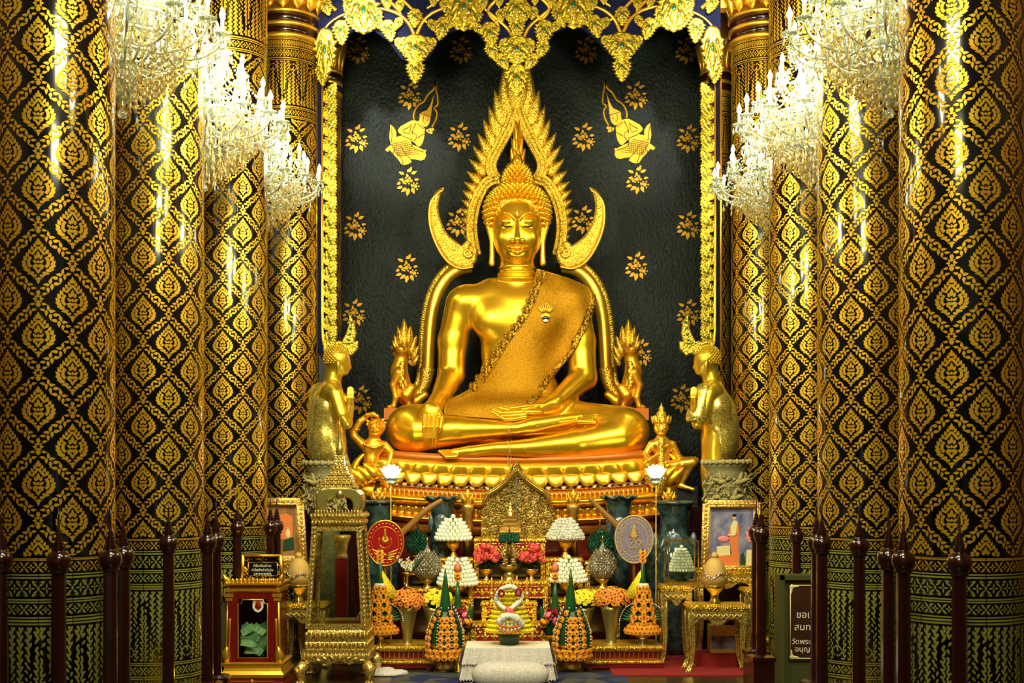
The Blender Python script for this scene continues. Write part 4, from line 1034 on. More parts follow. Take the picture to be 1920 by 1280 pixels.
# ------------------------------------------------------------------ attendant statues with joined palms
def attendant(sd):
    Y = 13.45; s_ = S(Y)
    if sd:
        lab = 'golden standing disciple statue in sequinned shawl, palms joined, at the right of the throne'
    else: lab = 'golden standing disciple statue in sequinned robe facing the throne from its left side, palms joined'
    t = thing('disciple_statue', lab, 'statue', P(622 if not sd else 1335, 935, Y), 'disciple statues')
    X = (lambda x: x) if not sd else (lambda x: 1958-x)      # mirrored pose
    xa, xb = sorted((XP(X(560), Y), XP(X(690), Y)))
    v = Vol((xa, Y-.42, ZP(940, Y)), (xb, Y+.42, ZP(635, Y)), .008)
    c = lambda pts, rs, k=4: v.path([P(X(a), b_, Y+d) for a, b_, d in pts], [r*s_ for r in rs], k*s_)
    e = lambda p, r, k=4, sub=False: v.ell(P(X(p[0]), p[1], Y+p[2]), tuple(q*s_ for q in r), k*s_, sub)
    e((632, 672, 0), (24, 24, 24), 4); e((640, 684, 0), (16, 18, 18), 8); e((645, 697, 0), (9, 9, 7), 6)
    e((654, 688, 0), (5, 4, 5), 3); c([(650, 680, 0), (656, 689, 0)], [3, 3], 2); e((652, 696, 0), (3.5, 6, 2), 1.5)
    e((634, 684, -.14), (4, 4, 10), 2); c([(634, 690, -.135), (633, 702, -.13)], [3, 2.5], 2)
    c([(628, 692, 0), (622, 722, 0)], [15, 17], 6)
    c([(622, 735, -.17), (622, 735, .19)], [20, 20], 8)
    e((618, 765, 0), (32, 44, 42), 10); e((614, 820, 0), (30, 38, 52), 16); e((616, 880, 0), (27, 34, 60), 14); c([(616, 880, 0), (614, 940, 0)], [26, 24], 8)
    for dy in (-.24, .24):
        c([(628, 738, dy), (640, 778, dy*1.15)], [14, 12], 6); c([(640, 776, dy*1.1), (649, 792, dy)], [12, 11], 4)
        c([(650, 794, dy*.95), (656, 765, dy*.45)], [10.5, 8], 4); c([(656, 765, dy*.45), (657, 752, dy*.16)], [7.5, 6.5], 3)
    for i in range(4):
        for dy in (-.022, .022):
            c([(653+i*3.2-2, 752, dy), (652+i*3.4, 738, dy), (652+i*3.2, 724+abs(i-1.5)*2, dy*.8)], [2.6, 2.2, 1.6], .8)
    c([(650, 750, 0), (646, 738, 0)], [3, 2], 1)
    body = np_mesh('body', [(*v.mesh(), 0)], ['pale_statue_gold'], t, 1)
    v2 = Vol((xa, Y-.42, ZP(660, Y)), (xb, Y+.42, ZP(668, Y)+.02), .008) if False else None
    # hair cap
    b = MB(); pts = []
    for i in range(15):
        for j in range(22):
            th = D(-25+i*8); a = 2*PI*(j+.5*(i % 2))/22
            u = Vector((math.cos(th)*math.cos(a), math.cos(th)*math.sin(a), math.sin(th)))
            fx_ = u.x*(-1 if not sd else 1)                  # back of the head direction
            if fx_ < -.15 and u.z < .35: continue
            b.ball(P(X(631), 671, Y)+Vector((u.x*24.5*s_, u.y*24.5*s_, u.z*24.5*s_)), .011, 5, 3)
    b.build('hair', 'pale_statue_gold', t)
    # sequinned robe: second, slightly larger body cut on the slant
    r = Vol((xa-.05, Y-.50, ZP(930, Y)), (xb+.03, Y+.50, ZP(700, Y)), .009)
    def re(p, q, k=6): r.ell(P(X(p[0]), p[1], Y+p[2]), tuple(a*s_ for a in q), k*s_)
    if not sd:
        re((617, 768, .02), (35, 50, 46)); re((612, 825, 0), (36, 46, 60), 16); r.cap(P(X(603), 740, Y+.16), P(X(600), 800, Y+.22), 24*s_, 26*s_, 8*s_); r.cap(P(X(640), 830, Y+.05), P(X(662), 925, Y+.12), 6*s_, 9*s_, 10*s_); r.cap(P(X(622), 830, Y-.1), P(X(650), 925, Y), 20*s_, 24*s_, 10*s_)
        # open shoulder near the viewer and slanting hem
        r.cap(P(X(650), 690, Y-.30), P(X(636), 790, Y-.36), 34*s_, 12*s_, 3*s_, True)
        r.ell(P(X(645), 745, Y-.20), (26*s_, 30*s_, 55*s_), 3*s_, True)
        r.ell(P(X(580), 925, Y-.1), (26*s_, 120*s_, 62*s_), 3*s_, True)
    else:
        re((617, 768, -.02), (36, 50, 44)); re((604, 815, 0), (32, 46, 60), 16); r.cap(P(X(638), 738, Y-.20), P(X(650), 782, Y-.24), 20*s_, 22*s_, 8*s_)
        r.ell(P(X(655), 850, Y-.2), (46*s_, 90*s_, 62*s_), 3*s_, True); r.cap(P(X(585), 700, Y), P(X(575), 800, Y-.3), 22*s_, 8*s_, 3*s_, True)
        r.ell(P(X(664), 760, Y), (12*s_, 60*s_, 60*s_), 3*s_, True)
    np_mesh('sequinned_robe', [(*r.mesh(), 0)], ['sequin_cloth'], t, 1)
    b = MB(); z = ZP(940, Y); b.box((XP(X(616), Y), Y+.03, z/2-.02), (.6, .48, z-.06)); b.build('plinth', 'maroon_wood', t)
attendant(0); attendant(1)

# ------------------------------------------------------------------ guardians beside the throne
def guardian(sd):
    Y = 13.75; s_ = S(Y)
    if not sd:
        t = thing('guardian_figure', 'small golden kneeling demon guardian raising one hand to its head, left of the throne', 'figure', P(695, 905, Y), None)
        xa, xb = XP(655, Y), XP(745, Y)
    else:
        t = thing('guardian_figure', 'small golden crowned giant seated with a club, right end of the throne', 'figure', P(1250, 905, Y), None)
        xa, xb = XP(1195, Y), XP(1320, Y)
    v = Vol((xa, Y-.30, ZP(925, Y)), (xb, Y+.30, ZP(755, Y)), .0065)
    c = lambda pts, rs, k=3: v.path([P(q[0], q[1], Y+(q[2] if len(q) > 2 else 0)) for q in pts], [r*s_ for r in rs], k*s_)
    e = lambda p, r, k=3, sub=False: v.ell(P(p[0], p[1], Y+(p[2] if len(p) > 2 else 0)), tuple(q*s_ for q in r), k*s_, sub)
    dec = MB()
    if not sd:
        e((706, 800), (17, 16, 17)); e((703, 812, -.04), (12, 12, 9)); c([(697, 806, -.10), (703, 808, -.11), (709, 806, -.10)], [3, 3, 3], 2)
        for x in (698, 709): e((x, 799, -.09), (3.5, 3, 3), 1); e((x, 793, -.09), (5, 3, 2), 1)
        e((703, 803, -.11), (3, 4, 4), 1); e((703, 814, -.10), (7, 3, 2.5), 1)
        c([(702, 815), (700, 835)], [10, 14]); e((700, 838), (23, 15, 17), 5); e((697, 862), (15, 14, 24), 6)
        c([(680, 833), (664, 818), (662, 810)], [9, 7, 6]); c([(662, 812), (675, 790), (690, 778)], [6.5, 6, 5]); c([(688, 778, -.03), (700, 776, -.04), (708, 780, -.05)], [4.5, 4.5, 3])
        c([(720, 835), (735, 850), (728, 872, -.05)], [9, 7, 6]); c([(690, 885), (670, 892, -.1), (676, 905, -.1)], [14, 11, 8]); c([(700, 885), (722, 892, -.1), (728, 908, -.06)], [14, 11, 8])
        for k in range(9): a = 2*PI*k/9; dec.ball(P(705, 800, Y)+Vector((math.cos(a)*17*s_, math.sin(a)*16*s_*.3-.0, (math.sin(a)*.6+.5)*15*s_)), .02, 6, 4)
        for x, y in ((664, 818), (668, 806)): q_ = MB(); q_.ball(P(x, y, Y), (.05, .05, .014), 10, 4); q_.build('armlet', 'carved_gold', t)
        q_ = MB(); q_.tube([P(681+k*4, 832+abs(k-5)*-1.6+8, Y-.10) for k in range(11)], .014, 6); q_.build('necklace', 'carved_gold', t); q_ = MB(); q_.tube([P(683+k*3, 873, Y-.09) for k in range(10)], .014, 6); q_.build('belt', 'carved_gold', t)
    else:
        e((1240, 802), (14, 14, 16)); e((1240, 808, -.04), (10, 9, 9)); e((1240, 806, -.11), (3, 4, 4), 1); e((1240, 813, -.09), (7, 4, 2.2), 1)
        for x in (1234, 1246): e((x, 801, -.085), (3.2, 3, 2.6), 1); e((x, 796, -.085), (4.5, 3, 1.8), 1)
        c([(1240, 815), (1240, 828)], [8, 12]); e((1240, 836), (22, 13, 17), 5); e((1241, 862), (15, 12, 22), 6)
        c([(1222, 833), (1210, 852, -.03), (1218, 864, -.1), (1236, 852, -.16)], [8, 6.5, 5.5, 4.5]); e((1239, 851, -.17), (6, 5, 6), 2)
        c([(1260, 833), (1272, 856), (1280, 862), (1302, 860, -.08)], [8, 6.5, 6, 5]); e((1306, 863, -.08), (5, 4, 6), 2)
        c([(1243, 880), (1280, 870, -.1), (1298, 866, -.12)], [14, 12, 9]); c([(1297, 867, -.12), (1285, 890, -.08), (1276, 908, -.06)], [8.5, 6.5, 5]); c([(1275, 910, -.06), (1300, 917, -.12)], [5.5, 3], 2)
        c([(1238, 885), (1215, 890, -.08), (1224, 908, -.1)], [13, 10, 7])
        b = MB(); b.lathe(P(1240, 852, Y-.17), [(.0, -.42), (.055, -.40), (.055, -.12), (.04, -.1), (.03, .0), (.035, .12), (.045, .16), (.0, .2)], 10); b.build('club', 'carved_gold', t)
        for k in range(8): dec.leaf(P(1240, 790, Y)+Vector((math.cos(k*PI/4)*15*s_, -math.sin(k*PI/4)*15*s_, -.03)), (math.cos(k*PI/4)*.2, 0, 1), (math.cos(k*PI/4), -math.sin(k*PI/4), 0.001), .10, .07, .015)
        dec.lathe(P(1240, 792, Y), [(15*s_, -.02), (16*s_, .02), (12*s_, .05), (9*s_, .08), (10*s_, .10), (5*s_, .13), (6*s_, .15), (2*s_, .18), (.003, .22)], 14)
        for x, y in ((1212, 848), (1266, 846)): q_ = MB(); q_.ball(P(x, y, Y), (.045, .045, .012), 10, 4); q_.build('armlet', 'carved_gold', t)
        q_ = MB(); q_.tube([P(1226+k*3, 832+abs(k-5)*-1.6+8, Y-.085) for k in range(11)], .012, 6); q_.build('necklace', 'carved_gold', t); q_ = MB(); q_.tube([P(1228+k*3, 873, Y-.085) for k in range(10)], .014, 6); q_.build('belt', 'carved_gold', t)
    np_mesh('body', [(*v.mesh(), 0)], ['orange_gold' if not sd else 'gold'], t, 1)
    dec.build('crown' if sd else 'curled_hair', 'carved_gold', t)
    b = MB(); b.box((XP(693 if not sd else 1262, Y+.1), Y+.12, ZP(912, Y)/2), (.5, .3, ZP(912, Y))); b.build('seat', 'black', t)
guardian(0); guardian(1)
# ------------------------------------------------------------------ the offering altar
def mould_box(b, x0, x1, z0, z1, y0, y1, m=0, out=.02, steps=3):
    """moulded slab: a stack of small steps"""
    h = (z1-z0)/steps
    for k in range(steps):
        o = out*(1-abs(2*k/(max(steps-1, 1))-1)*.9) if steps > 1 else 0
        b.box(((x0+x1)/2, (y0+y1)/2, z0+h*(k+.5)), (x1-x0+2*o, y1-y0+2*o, h*.98), m=m)
def tier(label, x0, x1, ytop, Yf, Yb, zb=0.0, front='pattern', legw=.045, apron=.10, closed=True, name='altar_table'):
    X0, X1 = XP(x0, Yf), XP(x1, Yf); zt = ZP(ytop, Yf); t = thing(name, label, 'altar table', ((X0+X1)/2, (Yf+Yb)/2, zb))
    b = MB(); mould_box(b, X0, X1, zt-.055, zt, Yf, Yb, 0, .012, 3); b.box(((X0+X1)/2, Yf-.013, zt-.028), (X1-X0, .006, .014), m=1)
    n = int((X1-X0)/.035)
    for k in range(n): b.ball((X0+(k+.5)*(X1-X0)/n, Yf-.018, zt-.028), (.011, .006, .009), 6, 4)
    b.build('top', ['carved_gold', 'dark_red'], t)
    b = MB(); za = zt-.055; b.box(((X0+X1)/2, Yf+.012, za-apron/2), (X1-X0-.02, .02, apron), m=1)
    n = max(3, int((X1-X0)/.085))
    for k in range(n):
        xc = X0+(k+.5)*(X1-X0)/n
        b.leaf((xc, Yf, za-apron*.9), (0, 0, 1), (0, -1, 0), apron*.75, .05, .014, n=5)
        for sx in (-1, 1): b.leaf((xc, Yf, za-apron*.7), (sx*1, 0, .5), (0, -1, 0), .05, .026, .01, n=4); b.leaf((xc+sx*.03, Yf, za-.01), (sx*.4, 0, -1), (0, -1, 0), apron*.5, .022, .01, n=4)
    b.box(((X0+X1)/2, Yf+.0, za-apron-.006), (X1-X0-.01, .03, .014)); b.build('apron', ['carved_gold', 'dark_red'], t)
    if closed:
        b = MB(); b.box(((X0+X1)/2, (Yf+Yb)/2+.05, (zb+za)/2), (X1-X0-.06, Yb-Yf-.1, za-zb-.02)); b.build('carcass', 'maroon_wood', t)
    lg = None
    for sx, xx in ((-1, X0+legw/2), (1, X1-legw/2)):
        for yy in (Yf+legw/2, Yb-legw/2):
            b = MB(); b.box((xx, yy, (zb+za)/2), (legw, legw, za-zb)); 
            for k in range(int((za-zb)/.06)): b.leaf((xx, yy-legw/2, zb+.01+k*.06), (0, 0, 1), (0, -1, 0), .05, legw*.7, .008, n=4, m=1)
            b.build('leg', ['carved_gold', 'gold'], t)
    return t
tier('top tier of the gilded altar, behind the rose bowls under the carved gable', 889, 1022, 1009, 13.0, 13.45)
tier('gilded altar tier with red panels carrying the two rose bowls', 879, 1027, 1089, 12.68, 12.98)
tier('narrow gilded step of the altar just behind the yellow garland cone', 903, 1006, 1128, 12.48, 12.66, apron=.08)
tier('low front tier of the gilded altar behind the lace-covered table', 883, 1025, 1168, 12.2, 12.46, apron=.12, closed=False)
tier('gilded side stand under the upper left lotus pyramid', 823, 886, 1046, 12.92, 13.16)
tier('gilded side stand under the upper right lotus pyramid', 1024, 1092, 1046, 12.92, 13.16)
tier('lower gilded stand under the left cone of lotus buds, beside the yellow flowers', 826, 880, 1124, 12.52, 12.86)
tier('lower gilded stand under the right cone of lotus buds, beside the yellow flowers', 1034, 1092, 1124, 12.52, 12.86)
tier('gilded stand carrying the left silvery pointed cone', 762, 823, 1103, 12.72, 13.05)
tier('gilded stand carrying the right silvery pointed cone', 1096, 1162, 1103, 12.72, 13.05)
tier('tall gilded stand behind, carrying the left green pointed cone', 757, 805, 1052, 13.08, 13.24, apron=.07)
tier('tall gilded stand behind, carrying the right green pointed cone', 1098, 1138, 1052, 13.08, 13.24, apron=.07)

# low red and gold tables
def low_table(x0, x1, lab):
    Yf, Yb = 12.0, 12.5; X0, X1 = XP(x0, Yf), XP(x1, Yf); t = thing('offering_table', lab, 'low table', ((X0+X1)/2, 12.25, 0), 'low red tables')
    b = MB(); zt = ZP(1211, Yf); mould_box(b, X0, X1, zt-.035, zt, Yf, Yb, 0, .012); b.build('top', 'carved_gold', t)
    b = MB(); b.box(((X0+X1)/2, 12.25, zt-.10), (X1-X0-.05, .44, .125)); b.build('panel', 'red_lacquer', t)
    b = MB()
    for k in range(int((X1-X0)/.045)): b.box((X0+.05+k*.045, Yf+.025, zt-.085), (.005, .01, .06))
    b.box(((X0+X1)/2, Yf+.02, zt-.125), (X1-X0-.06, .02, .008)); b.box(((X0+X1)/2, Yf+.02, zt-.045), (X1-X0-.06, .02, .008)); b.build('gilt_lines', 'gold', t)
    b = MB(); mould_box(b, X0-.0, X1+.0, .055, .085, Yf-.0, Yb, 0, .015); b.box(((X0+X1)/2, 12.25, .035), (X1-X0+.02, .5, .045), m=1); b.build('foot_frame', ['carved_gold', 'red_lacquer'], t)
    for sx in (X0+.04, X1-.04):
        for yy in (Yf+.04, Yb-.04):
            b = MB(); b.lathe((sx, yy, 0), [(.03, 0), (.04, .01), (.02, .03)], 8); b.build('foot', 'gold', t)
    return t
low_table(702, 812, 'low red and gold table at the left, holding the orange flowers in a brass vase')
low_table(1098, 1242, 'low red and gold table at the right, holding a silver bowl of marigolds')

# ---- bowls, vases
def pedestal_bowl(b, cx, y0, y1, r, Y, m=0, foot=.55):
    """stemmed bowl from pixel row y0 (rim) to y1 (foot), rim radius r px"""
    s_ = S(Y); H = (y1-y0)*s_; R = r*s_; c = P(cx, y1, Y)
    b.lathe(c, [(R*foot, 0), (R*foot, H*.05), (R*foot*.85, H*.12), (R*.28, H*.30), (R*.22, H*.40), (R*.30, H*.46), (R*.34, H*.5), (R*.7, H*.62), (R*.95, H*.84), (R*1.02, H), (R*.96, H), (R*.85, H*.84), (R*.2, H*.6)], 24, m=m)
# ---- pyramids of lotus buds
bud0 = None
def bud_pyramid(lab, cx, ytop, ybase, rb, Y, ybowl, rbowl, rows, kind='bud'):
    global bud0
    t = thing('lotus_pyramid' if kind == 'bud' else 'jasmine_mound', lab, 'flower offering', P(cx, ybowl, Y))
    b = MB(); pedestal_bowl(b, cx, ybase, ybowl, rbowl, Y); b.build('bowl', 'copper_gold', t)
    s_ = S(Y); b = MB(); b.lathe(P(cx, ybase+2, Y), [(rb*.88*s_, 0), (rb*.68*s_, (ybase-ytop)*.4*s_), (rb*.2*s_, (ybase-ytop)*.84*s_)], 16); b.build('leaf_core', 'leaf_green' if kind == 'bud' else 'jasmine_white', t)
    for r_ in range(rows):
        f = r_/(rows-1); rr = rb*(1-f)**.62*(.97 if r_ else .93)+1.0; n = max(1, int(2*PI*rr/(7.6 if kind == 'bud' else 7.0))); y = ybase-3-(ybase-ytop-9)*f
        for k in range(n):
            a = 2*PI*(k+.5*(r_ % 2))/n
            if math.cos(a) < -.55: continue
            p = P(cx, y, Y)+Vector((math.sin(a)*rr*s_, -math.cos(a)*rr*s_, 0)); d = Vector((math.sin(a)*.75, -math.cos(a)*.75, .75))
            if kind == 'bud':
                if bud0 is None:
                    q = MB(); q.lathe((0, 0, 0), [(.008, 0), (.019, .008), (.0235, .022), (.020, .038), (.011, .050), (.001, .058)], 9, wav=(5, .06)); bud0 = proto(q, 'lotus_bud', 'lotus_white', t); o = bud0
                else: o = part_copy(bud0, t)
                o.rotation_euler = Vector((0, 0, 1)).rotation_difference(d).to_euler(); o.scale = (s_/.00535,)*3
            else:
                o = part_copy(puff, t); o.rotation_euler = (random.random()*3, random.random()*3, 0); o.scale = (s_/.0054*random.uniform(.85, 1.15),)*3
            o.location = p-wloc(t)-(Vector((0, 0, .018)) if kind == 'bud' else Vector((0, 0, 0)))
    return t
q = MB()
for k in range(14):
    u = Vector((math.cos(k*2.4)*math.sqrt(1-((k+.5)/7-1)**2), math.sin(k*2.4)*math.sqrt(1-((k+.5)/7-1)**2), (k+.5)/7-1)); q.leaf(u*.006, u, u.orthogonal(), .022, .018, .006, .006, n=3)
q.ball((0, 0, 0), .014, 6, 4)
T0 = thing('jasmine_mound', 'x', 'flower offering'); puff = proto(q, 'blossom', 'jasmine_white', T0)
def kill(root):
    for c in kids(root): bpy.data.objects.remove(c)
    bpy.data.objects.remove(root)
bud_pyramid('upper left pyramid of pale green lotus buds in a copper bowl', 850, 962, 1012, 29, 13.1, 1046, 17, 7)
bud_pyramid('lower left cone of white lotus buds in a copper bowl, one pink bud in front', 858, 1035, 1096, 33, 12.65, 1124, 19, 8)
bud_pyramid('lower right cone of white lotus buds in a copper bowl, one pink bud in front', 1066, 1038, 1090, 30, 12.65, 1124, 19, 7)
bud_pyramid('upper right mound of frothy white blossoms in a copper bowl', 1060, 962, 1010, 34, 13.1, 1046, 18, 8, kind='puff')
kill(T0)
# ---- pointed cones of beaded mesh (phum)
def phum(lab, cx, ytop, ybot, rw, Y, yfoot, m):
    t = thing('pointed_cone', lab, 'offering cone', P(cx, yfoot, Y)); s_ = S(Y); H = (ybot-ytop)*s_; R = rw*s_
    b = MB(); b.lathe(P(cx, ybot, Y), [(R*.45, 0), (R*.8, H*.08), (R*1.0, H*.26), (R*.96, H*.42), (R*.7, H*.60), (R*.38, H*.76), (R*.14, H*.90), (.003, H)], 28)
    b.build('cone', m, t)
    b = MB()
    for k in range(11):
        f = k/11; z = H*(.06+f*.72); pr = [(0, .45), (.08, .8), (.26, 1), (.42, .96), (.6, .7), (.76, .38), (.9, .14)]
        ff = .06+f*.72; rr = R*float(np.interp(ff, [q[0] for q in pr], [q[1] for q in pr])); n = max(6, int(2*PI*rr/.034))
        for j in range(n):
            a = 2*PI*(j+.5*(k % 2))/n; b.leaf(P(cx, ybot, Y)+Vector((math.sin(a)*rr, -math.cos(a)*rr, z)), (math.sin(a)*.35, -math.cos(a)*.35, 1), (math.sin(a), -math.cos(a), 0), .042, .028, .008, n=3)
    b.build('scales', m, t)
    b = MB(); c = P(cx, yfoot, Y); h = (yfoot-ybot)*s_; b.lathe(c, [(R*.5, 0), (R*.52, h*.1), (R*.22, h*.35), (R*.18, h*.5), (R*.4, h*.75), (R*.62, h*1.0), (R*.3, h*1.02)], 20); b.build('stand', 'brass', t)
    b = MB(); b.lathe(P(cx, ytop+2, Y), [(.006, 0), (.014, .02), (.005, .035), (.010, .05), (.002, .08)], 8); b.build('tip', 'brass', t)
phum('left green beaded cone behind the silvery one', 783, 985, 1040, 21, 13.16, 1052, 'green_glass')
phum('left silvery beaded cone on a brass stand beside the orange flowers', 801, 1020, 1086, 25, 12.8, 1103, 'silver_mesh')
phum('right green beaded cone behind the silvery one', 1125, 985, 1042, 23, 13.16, 1052, 'green_glass')
phum('right silvery beaded cone on a brass stand left of the violet fan', 1130, 1016, 1085, 25, 12.8, 1103, 'silver_mesh')
# ---- rose bowls
def rose_mesh():
    b = MB(); b.ball((0, 0, 0), (.017, .017, .02), 8, 6)
    for k in range(7):
        a = k*2.2; r = .012+.0025*k; d = Vector((math.cos(a), math.sin(a), 0)); b.leaf(d*r+Vector((0, 0, -.022)), Vector((0, 0, 1))+d*.25, d, .048, .036, .006, .008, n=5, pw=.5)
    return b
rose0 = None
def roses(lab, cx, Y, spots):
    global rose0
    t = thing('rose_bowl', lab, 'flower bowl', P(cx, 1089, Y), 'rose bowls'); s_ = S(Y)
    b = MB(); pedestal_bowl(b, cx, 1066, 1088, 13, Y); b.build('bowl', 'copper_gold', t)
    b = MB()
    for k in range(46):
        a = k*2.4; r = (4+k*.42)*s_; d = Vector((math.sin(a), -math.cos(a)*.7, .25+random.random()*.4-.3*(k > 30)))
        b.leaf(P(cx, 1064-random.random()*10, Y)+Vector((math.sin(a)*r*.5, -math.cos(a)*r*.4, 0)), d, (0, 0, 1), .085, .045, .005, -.015, n=4)
    b.build('leaves', 'leaf_green', t)
    for x, y in spots:
        if rose0 is None: rose0 = proto(rose_mesh(), 'rose', 'rose_red', t); o = rose0
        else: o = part_copy(rose0, t)
        o.location = P(cx+x, y, Y-.07-random.random()*.05)-wloc(t); o.rotation_euler = (.5+random.random()*.3, x*.02, random.random()*6); o.scale = (1.25,)*3
roses('bowl of red roses left of the green emblem vessel', 912, 12.82, [(-17, 1042), (-12, 1032), (-5, 1027), (4, 1026), (10, 1030), (16, 1036), (19, 1044), (-9, 1043), (0, 1038), (8, 1042), (13, 1047), (-15, 1050), (-3, 1047)])
roses('bowl of red roses right of the green emblem vessel', 996, 12.82, [(-19, 1046), (-12, 1040), (-4, 1042), (4, 1032), (0, 1026), (10, 1028), (8, 1040), (16, 1038), (19, 1048), (-9, 1050), (4, 1048), (-16, 1040)])
# ---- emblem vessel
Y = 12.84; s_ = S(Y); t = thing('emblem_vessel', 'ornate green and gold winged emblem standing on a ribbed brass vessel between the rose bowls', 'vessel', P(955, 1089, Y))
b = MB(); c = P(955, 1089, Y); b.lathe(c, [(16*s_, 0), (17*s_, .012), (12*s_, .03), (11*s_, .055), (13*s_, .065), (8*s_, .085), (8*s_, .10), (14*s_, .115), (20*s_, .145), (21*s_, .165), (17*s_, .17)], 28, wav=(12, .05)); b.build('vessel', 'bronze_olive', t)
b = MB()
for sg in (-1, 1):
    for k in range(6): b.leaf(P(955+sg*4, 1048-k*3.6, Y-.10), (sg*(1.2-.12*k), 0, .35+.16*k), (0, -1, 0), (22-k*1.6)*s_, 9*s_, .02, 0, -.03*sg, n=6)
    for k in range(3): b.leaf(P(955+sg*2, 1054-k*2, Y-.12), (sg*1, 0, -.3+.3*k), (0, -1, 0), 13*s_, 7*s_, .02)
b.ball(P(955, 1030, Y), (13*s_, .05, 15*s_), 10, 8, bump=.06); b.build('wings', 'antique_gold', t)
b = MB()
for r_ in range(3):
    for k in range(7): a = (k-3)*.30; b.leaf(P(955+a*12, 1018-r_*5, Y-.06+r_*.015), (a*.9, 0, 1), (0, -1, 0), (15-r_*1.5)*s_, 8*s_, .02)
b.lathe(P(955, 1014, Y), [(7*s_, 0), (8*s_, .02), (5*s_, .05), (5.5*s_, .06), (2*s_, .09), (.002, .15)], 12); b.build('crown', 'green_glass', t)
# ---- carved gable screen with small stupa
Y = 13.36; s_ = S(Y); t = thing('carved_gable', 'dark gilded openwork gable screen rising behind the small bronze stupa in the altar centre', 'screen', P(968, 1009, Y))
b = MB(); out = [(902, 1007), (902, 965), (912, 945), (909, 925), (926, 915), (938, 905), (950, 892), (958, 882), (968, 880), (979, 882), (990, 896), (1002, 908), (1018, 918), (1031, 926), (1030, 945), (1040, 962), (1038, 1007)]
b.extr(out, Y+.01, .03, .005); b.build('ground', 'antique_gold', t)
b = MB()
for pth in ([(909, 944), (914, 928), (932, 916), (948, 903), (968, 880)], [(1030, 944), (1025, 928), (1006, 914), (990, 902), (968, 880)]):
    q = spl(pth, 5); b.sweep(q, [4.5*s_]*len(q), sec, px=Y-.02, depth=.7)
b.build('gable_rails', 'brass', t)
for sg, pth in ((-1, [(909, 944), (914, 928), (932, 916), (948, 903), (962, 886)]), (1, [(1030, 944), (1025, 928), (1006, 914), (990, 902), (974, 886)])):
    q = spl(pth, 4)
    for k in range(0, len(q)-1, 1):
        b = MB(); a, c = q[k], q[k+1]; nn = Vector((sg*.7, 0, .8)); b.leaf(P(a[0], a[1], Y-.02), nn, (0, -1, 0), (9-k*.15)*s_, 5*s_, .02, 0, -.02*sg, n=4); b.build('edge_flame', 'antique_gold', t)
b = MB(); b.leaf(P(968, 896, Y-.03), (0, 0, 1), (0, -1, 0), 34*s_, 20*s_, .05, n=8); b.leaf(P(968, 888, Y-.06), (0, 0, 1), (0, -1, 0), 18*s_, 11*s_, .04); b.build('apex_leaf', 'antique_gold', t)
b = MB(); rnd = random.Random(3)
for k in range(230):
    x = rnd.uniform(905, 1036); y = rnd.uniform(892, 1004)
    top = 882+abs(x-968)*.85
    if y < top+4: continue
    a0 = rnd.uniform(0, 6.28); r = rnd.uniform(3, 5.5); sg = rnd.choice((-1, 1)); n = 9
    b.tube([P(x+r*(1-j/n*.75)*math.cos(a0+sg*j*.62), y+r*(1-j/n*.75)*math.sin(a0+sg*j*.62), Y-.03-.02*j/n) for j in range(n)], [1.3*s_*(1-.6*j/n) for j in range(n)], 5)
    if k % 2: b.leaf(P(x, y, Y-.035), (math.cos(a0), 0, math.sin(a0)), (0, -1, 0), 8*s_, 4*s_, .012, 0, .01*sg, n=4)
b.build('scrollwork', 'antique_gold', t)
b = MB(); b.box(P(968, 945, Y-.05), (.012, .01, 110*s_)); b.build('centre_rib', 'silver', t)
Y = 13.15; s_ = S(Y); t = thing('small_stupa', 'small bronze stepped stupa standing before the carved gable', 'stupa', P(957, 1009, Y))
b = MB(); b.sq(P(957, 1009, Y), [(28*s_, 0), (28*s_, .03), (24*s_, .035), (24*s_, .07), (20*s_, .075), (19*s_, .11), (16*s_, .115), (15.5*s_, .15), (13*s_, .155), (13*s_, .19), (11*s_, .195), (11*s_, .225)]); b.build('stepped_base', 'copper_gold', t)
b = MB(); b.lathe(P(957, 1009, Y), [(10*s_, .225), (10*s_, .24), (8*s_, .25), (8.5*s_, .28), (6*s_, .31), (3*s_, .33), (3.4*s_, .34), (2*s_, .36), (.002, .40)], 16); b.build('bell', 'brass', t)
# ---- candles
for k, (x, y0, yb) in enumerate(((922, 1082, 1127), (941, 1080, 1089), (957, 1084, 1089), (969, 1078, 1089), (988, 1082, 1127))):
    Y = 12.56 if yb > 1100 else 12.74; s_ = S(Y)
    labs = ('leftmost yellow candle on its brass holder behind the garland cone', 'second yellow candle from the left above the garland cone', 'middle yellow candle above the garland cone', 'fourth yellow candle from the left above the garland cone', 'rightmost yellow candle on its brass holder behind the garland cone')
    t = thing('candle', labs[k], 'candle', P(x, yb if yb < 1100 else 1128, Y), 'altar candles'); 
    if yb > 1100:
        c = P(x, 1128, Y); b = MB(); b.lathe(c, [(7*s_, 0), (7*s_, .012), (3*s_, .03), (5.5*s_, .055), (6.5*s_, .075), (4*s_, .095), (2.4*s_, .11), (4*s_, .12), (2*s_, .125)], 14); b.build('holder', 'copper_gold', t); z0 = .12
    else:
        c = P(x, 1089, Y); b = MB(); b.lathe(c, [(4*s_, 0), (4*s_, .008), (2.2*s_, .015)], 12); b.build('holder', 'copper_gold', t); z0 = .01
    zt = ZP(y0, Y)-c.z; b = MB(); b.lathe(c, [(1.9*s_, z0), (1.7*s_, zt-.02), (.9*s_, zt)], 10); wx = b.build('wax_stick', 'candle_wax', t)
    b = MB(); b.tube([c+Vector((0, 0, zt-.003)), c+Vector((.001, 0, zt+.012))], .0015, 5); b.build('wick', 'black', wx)
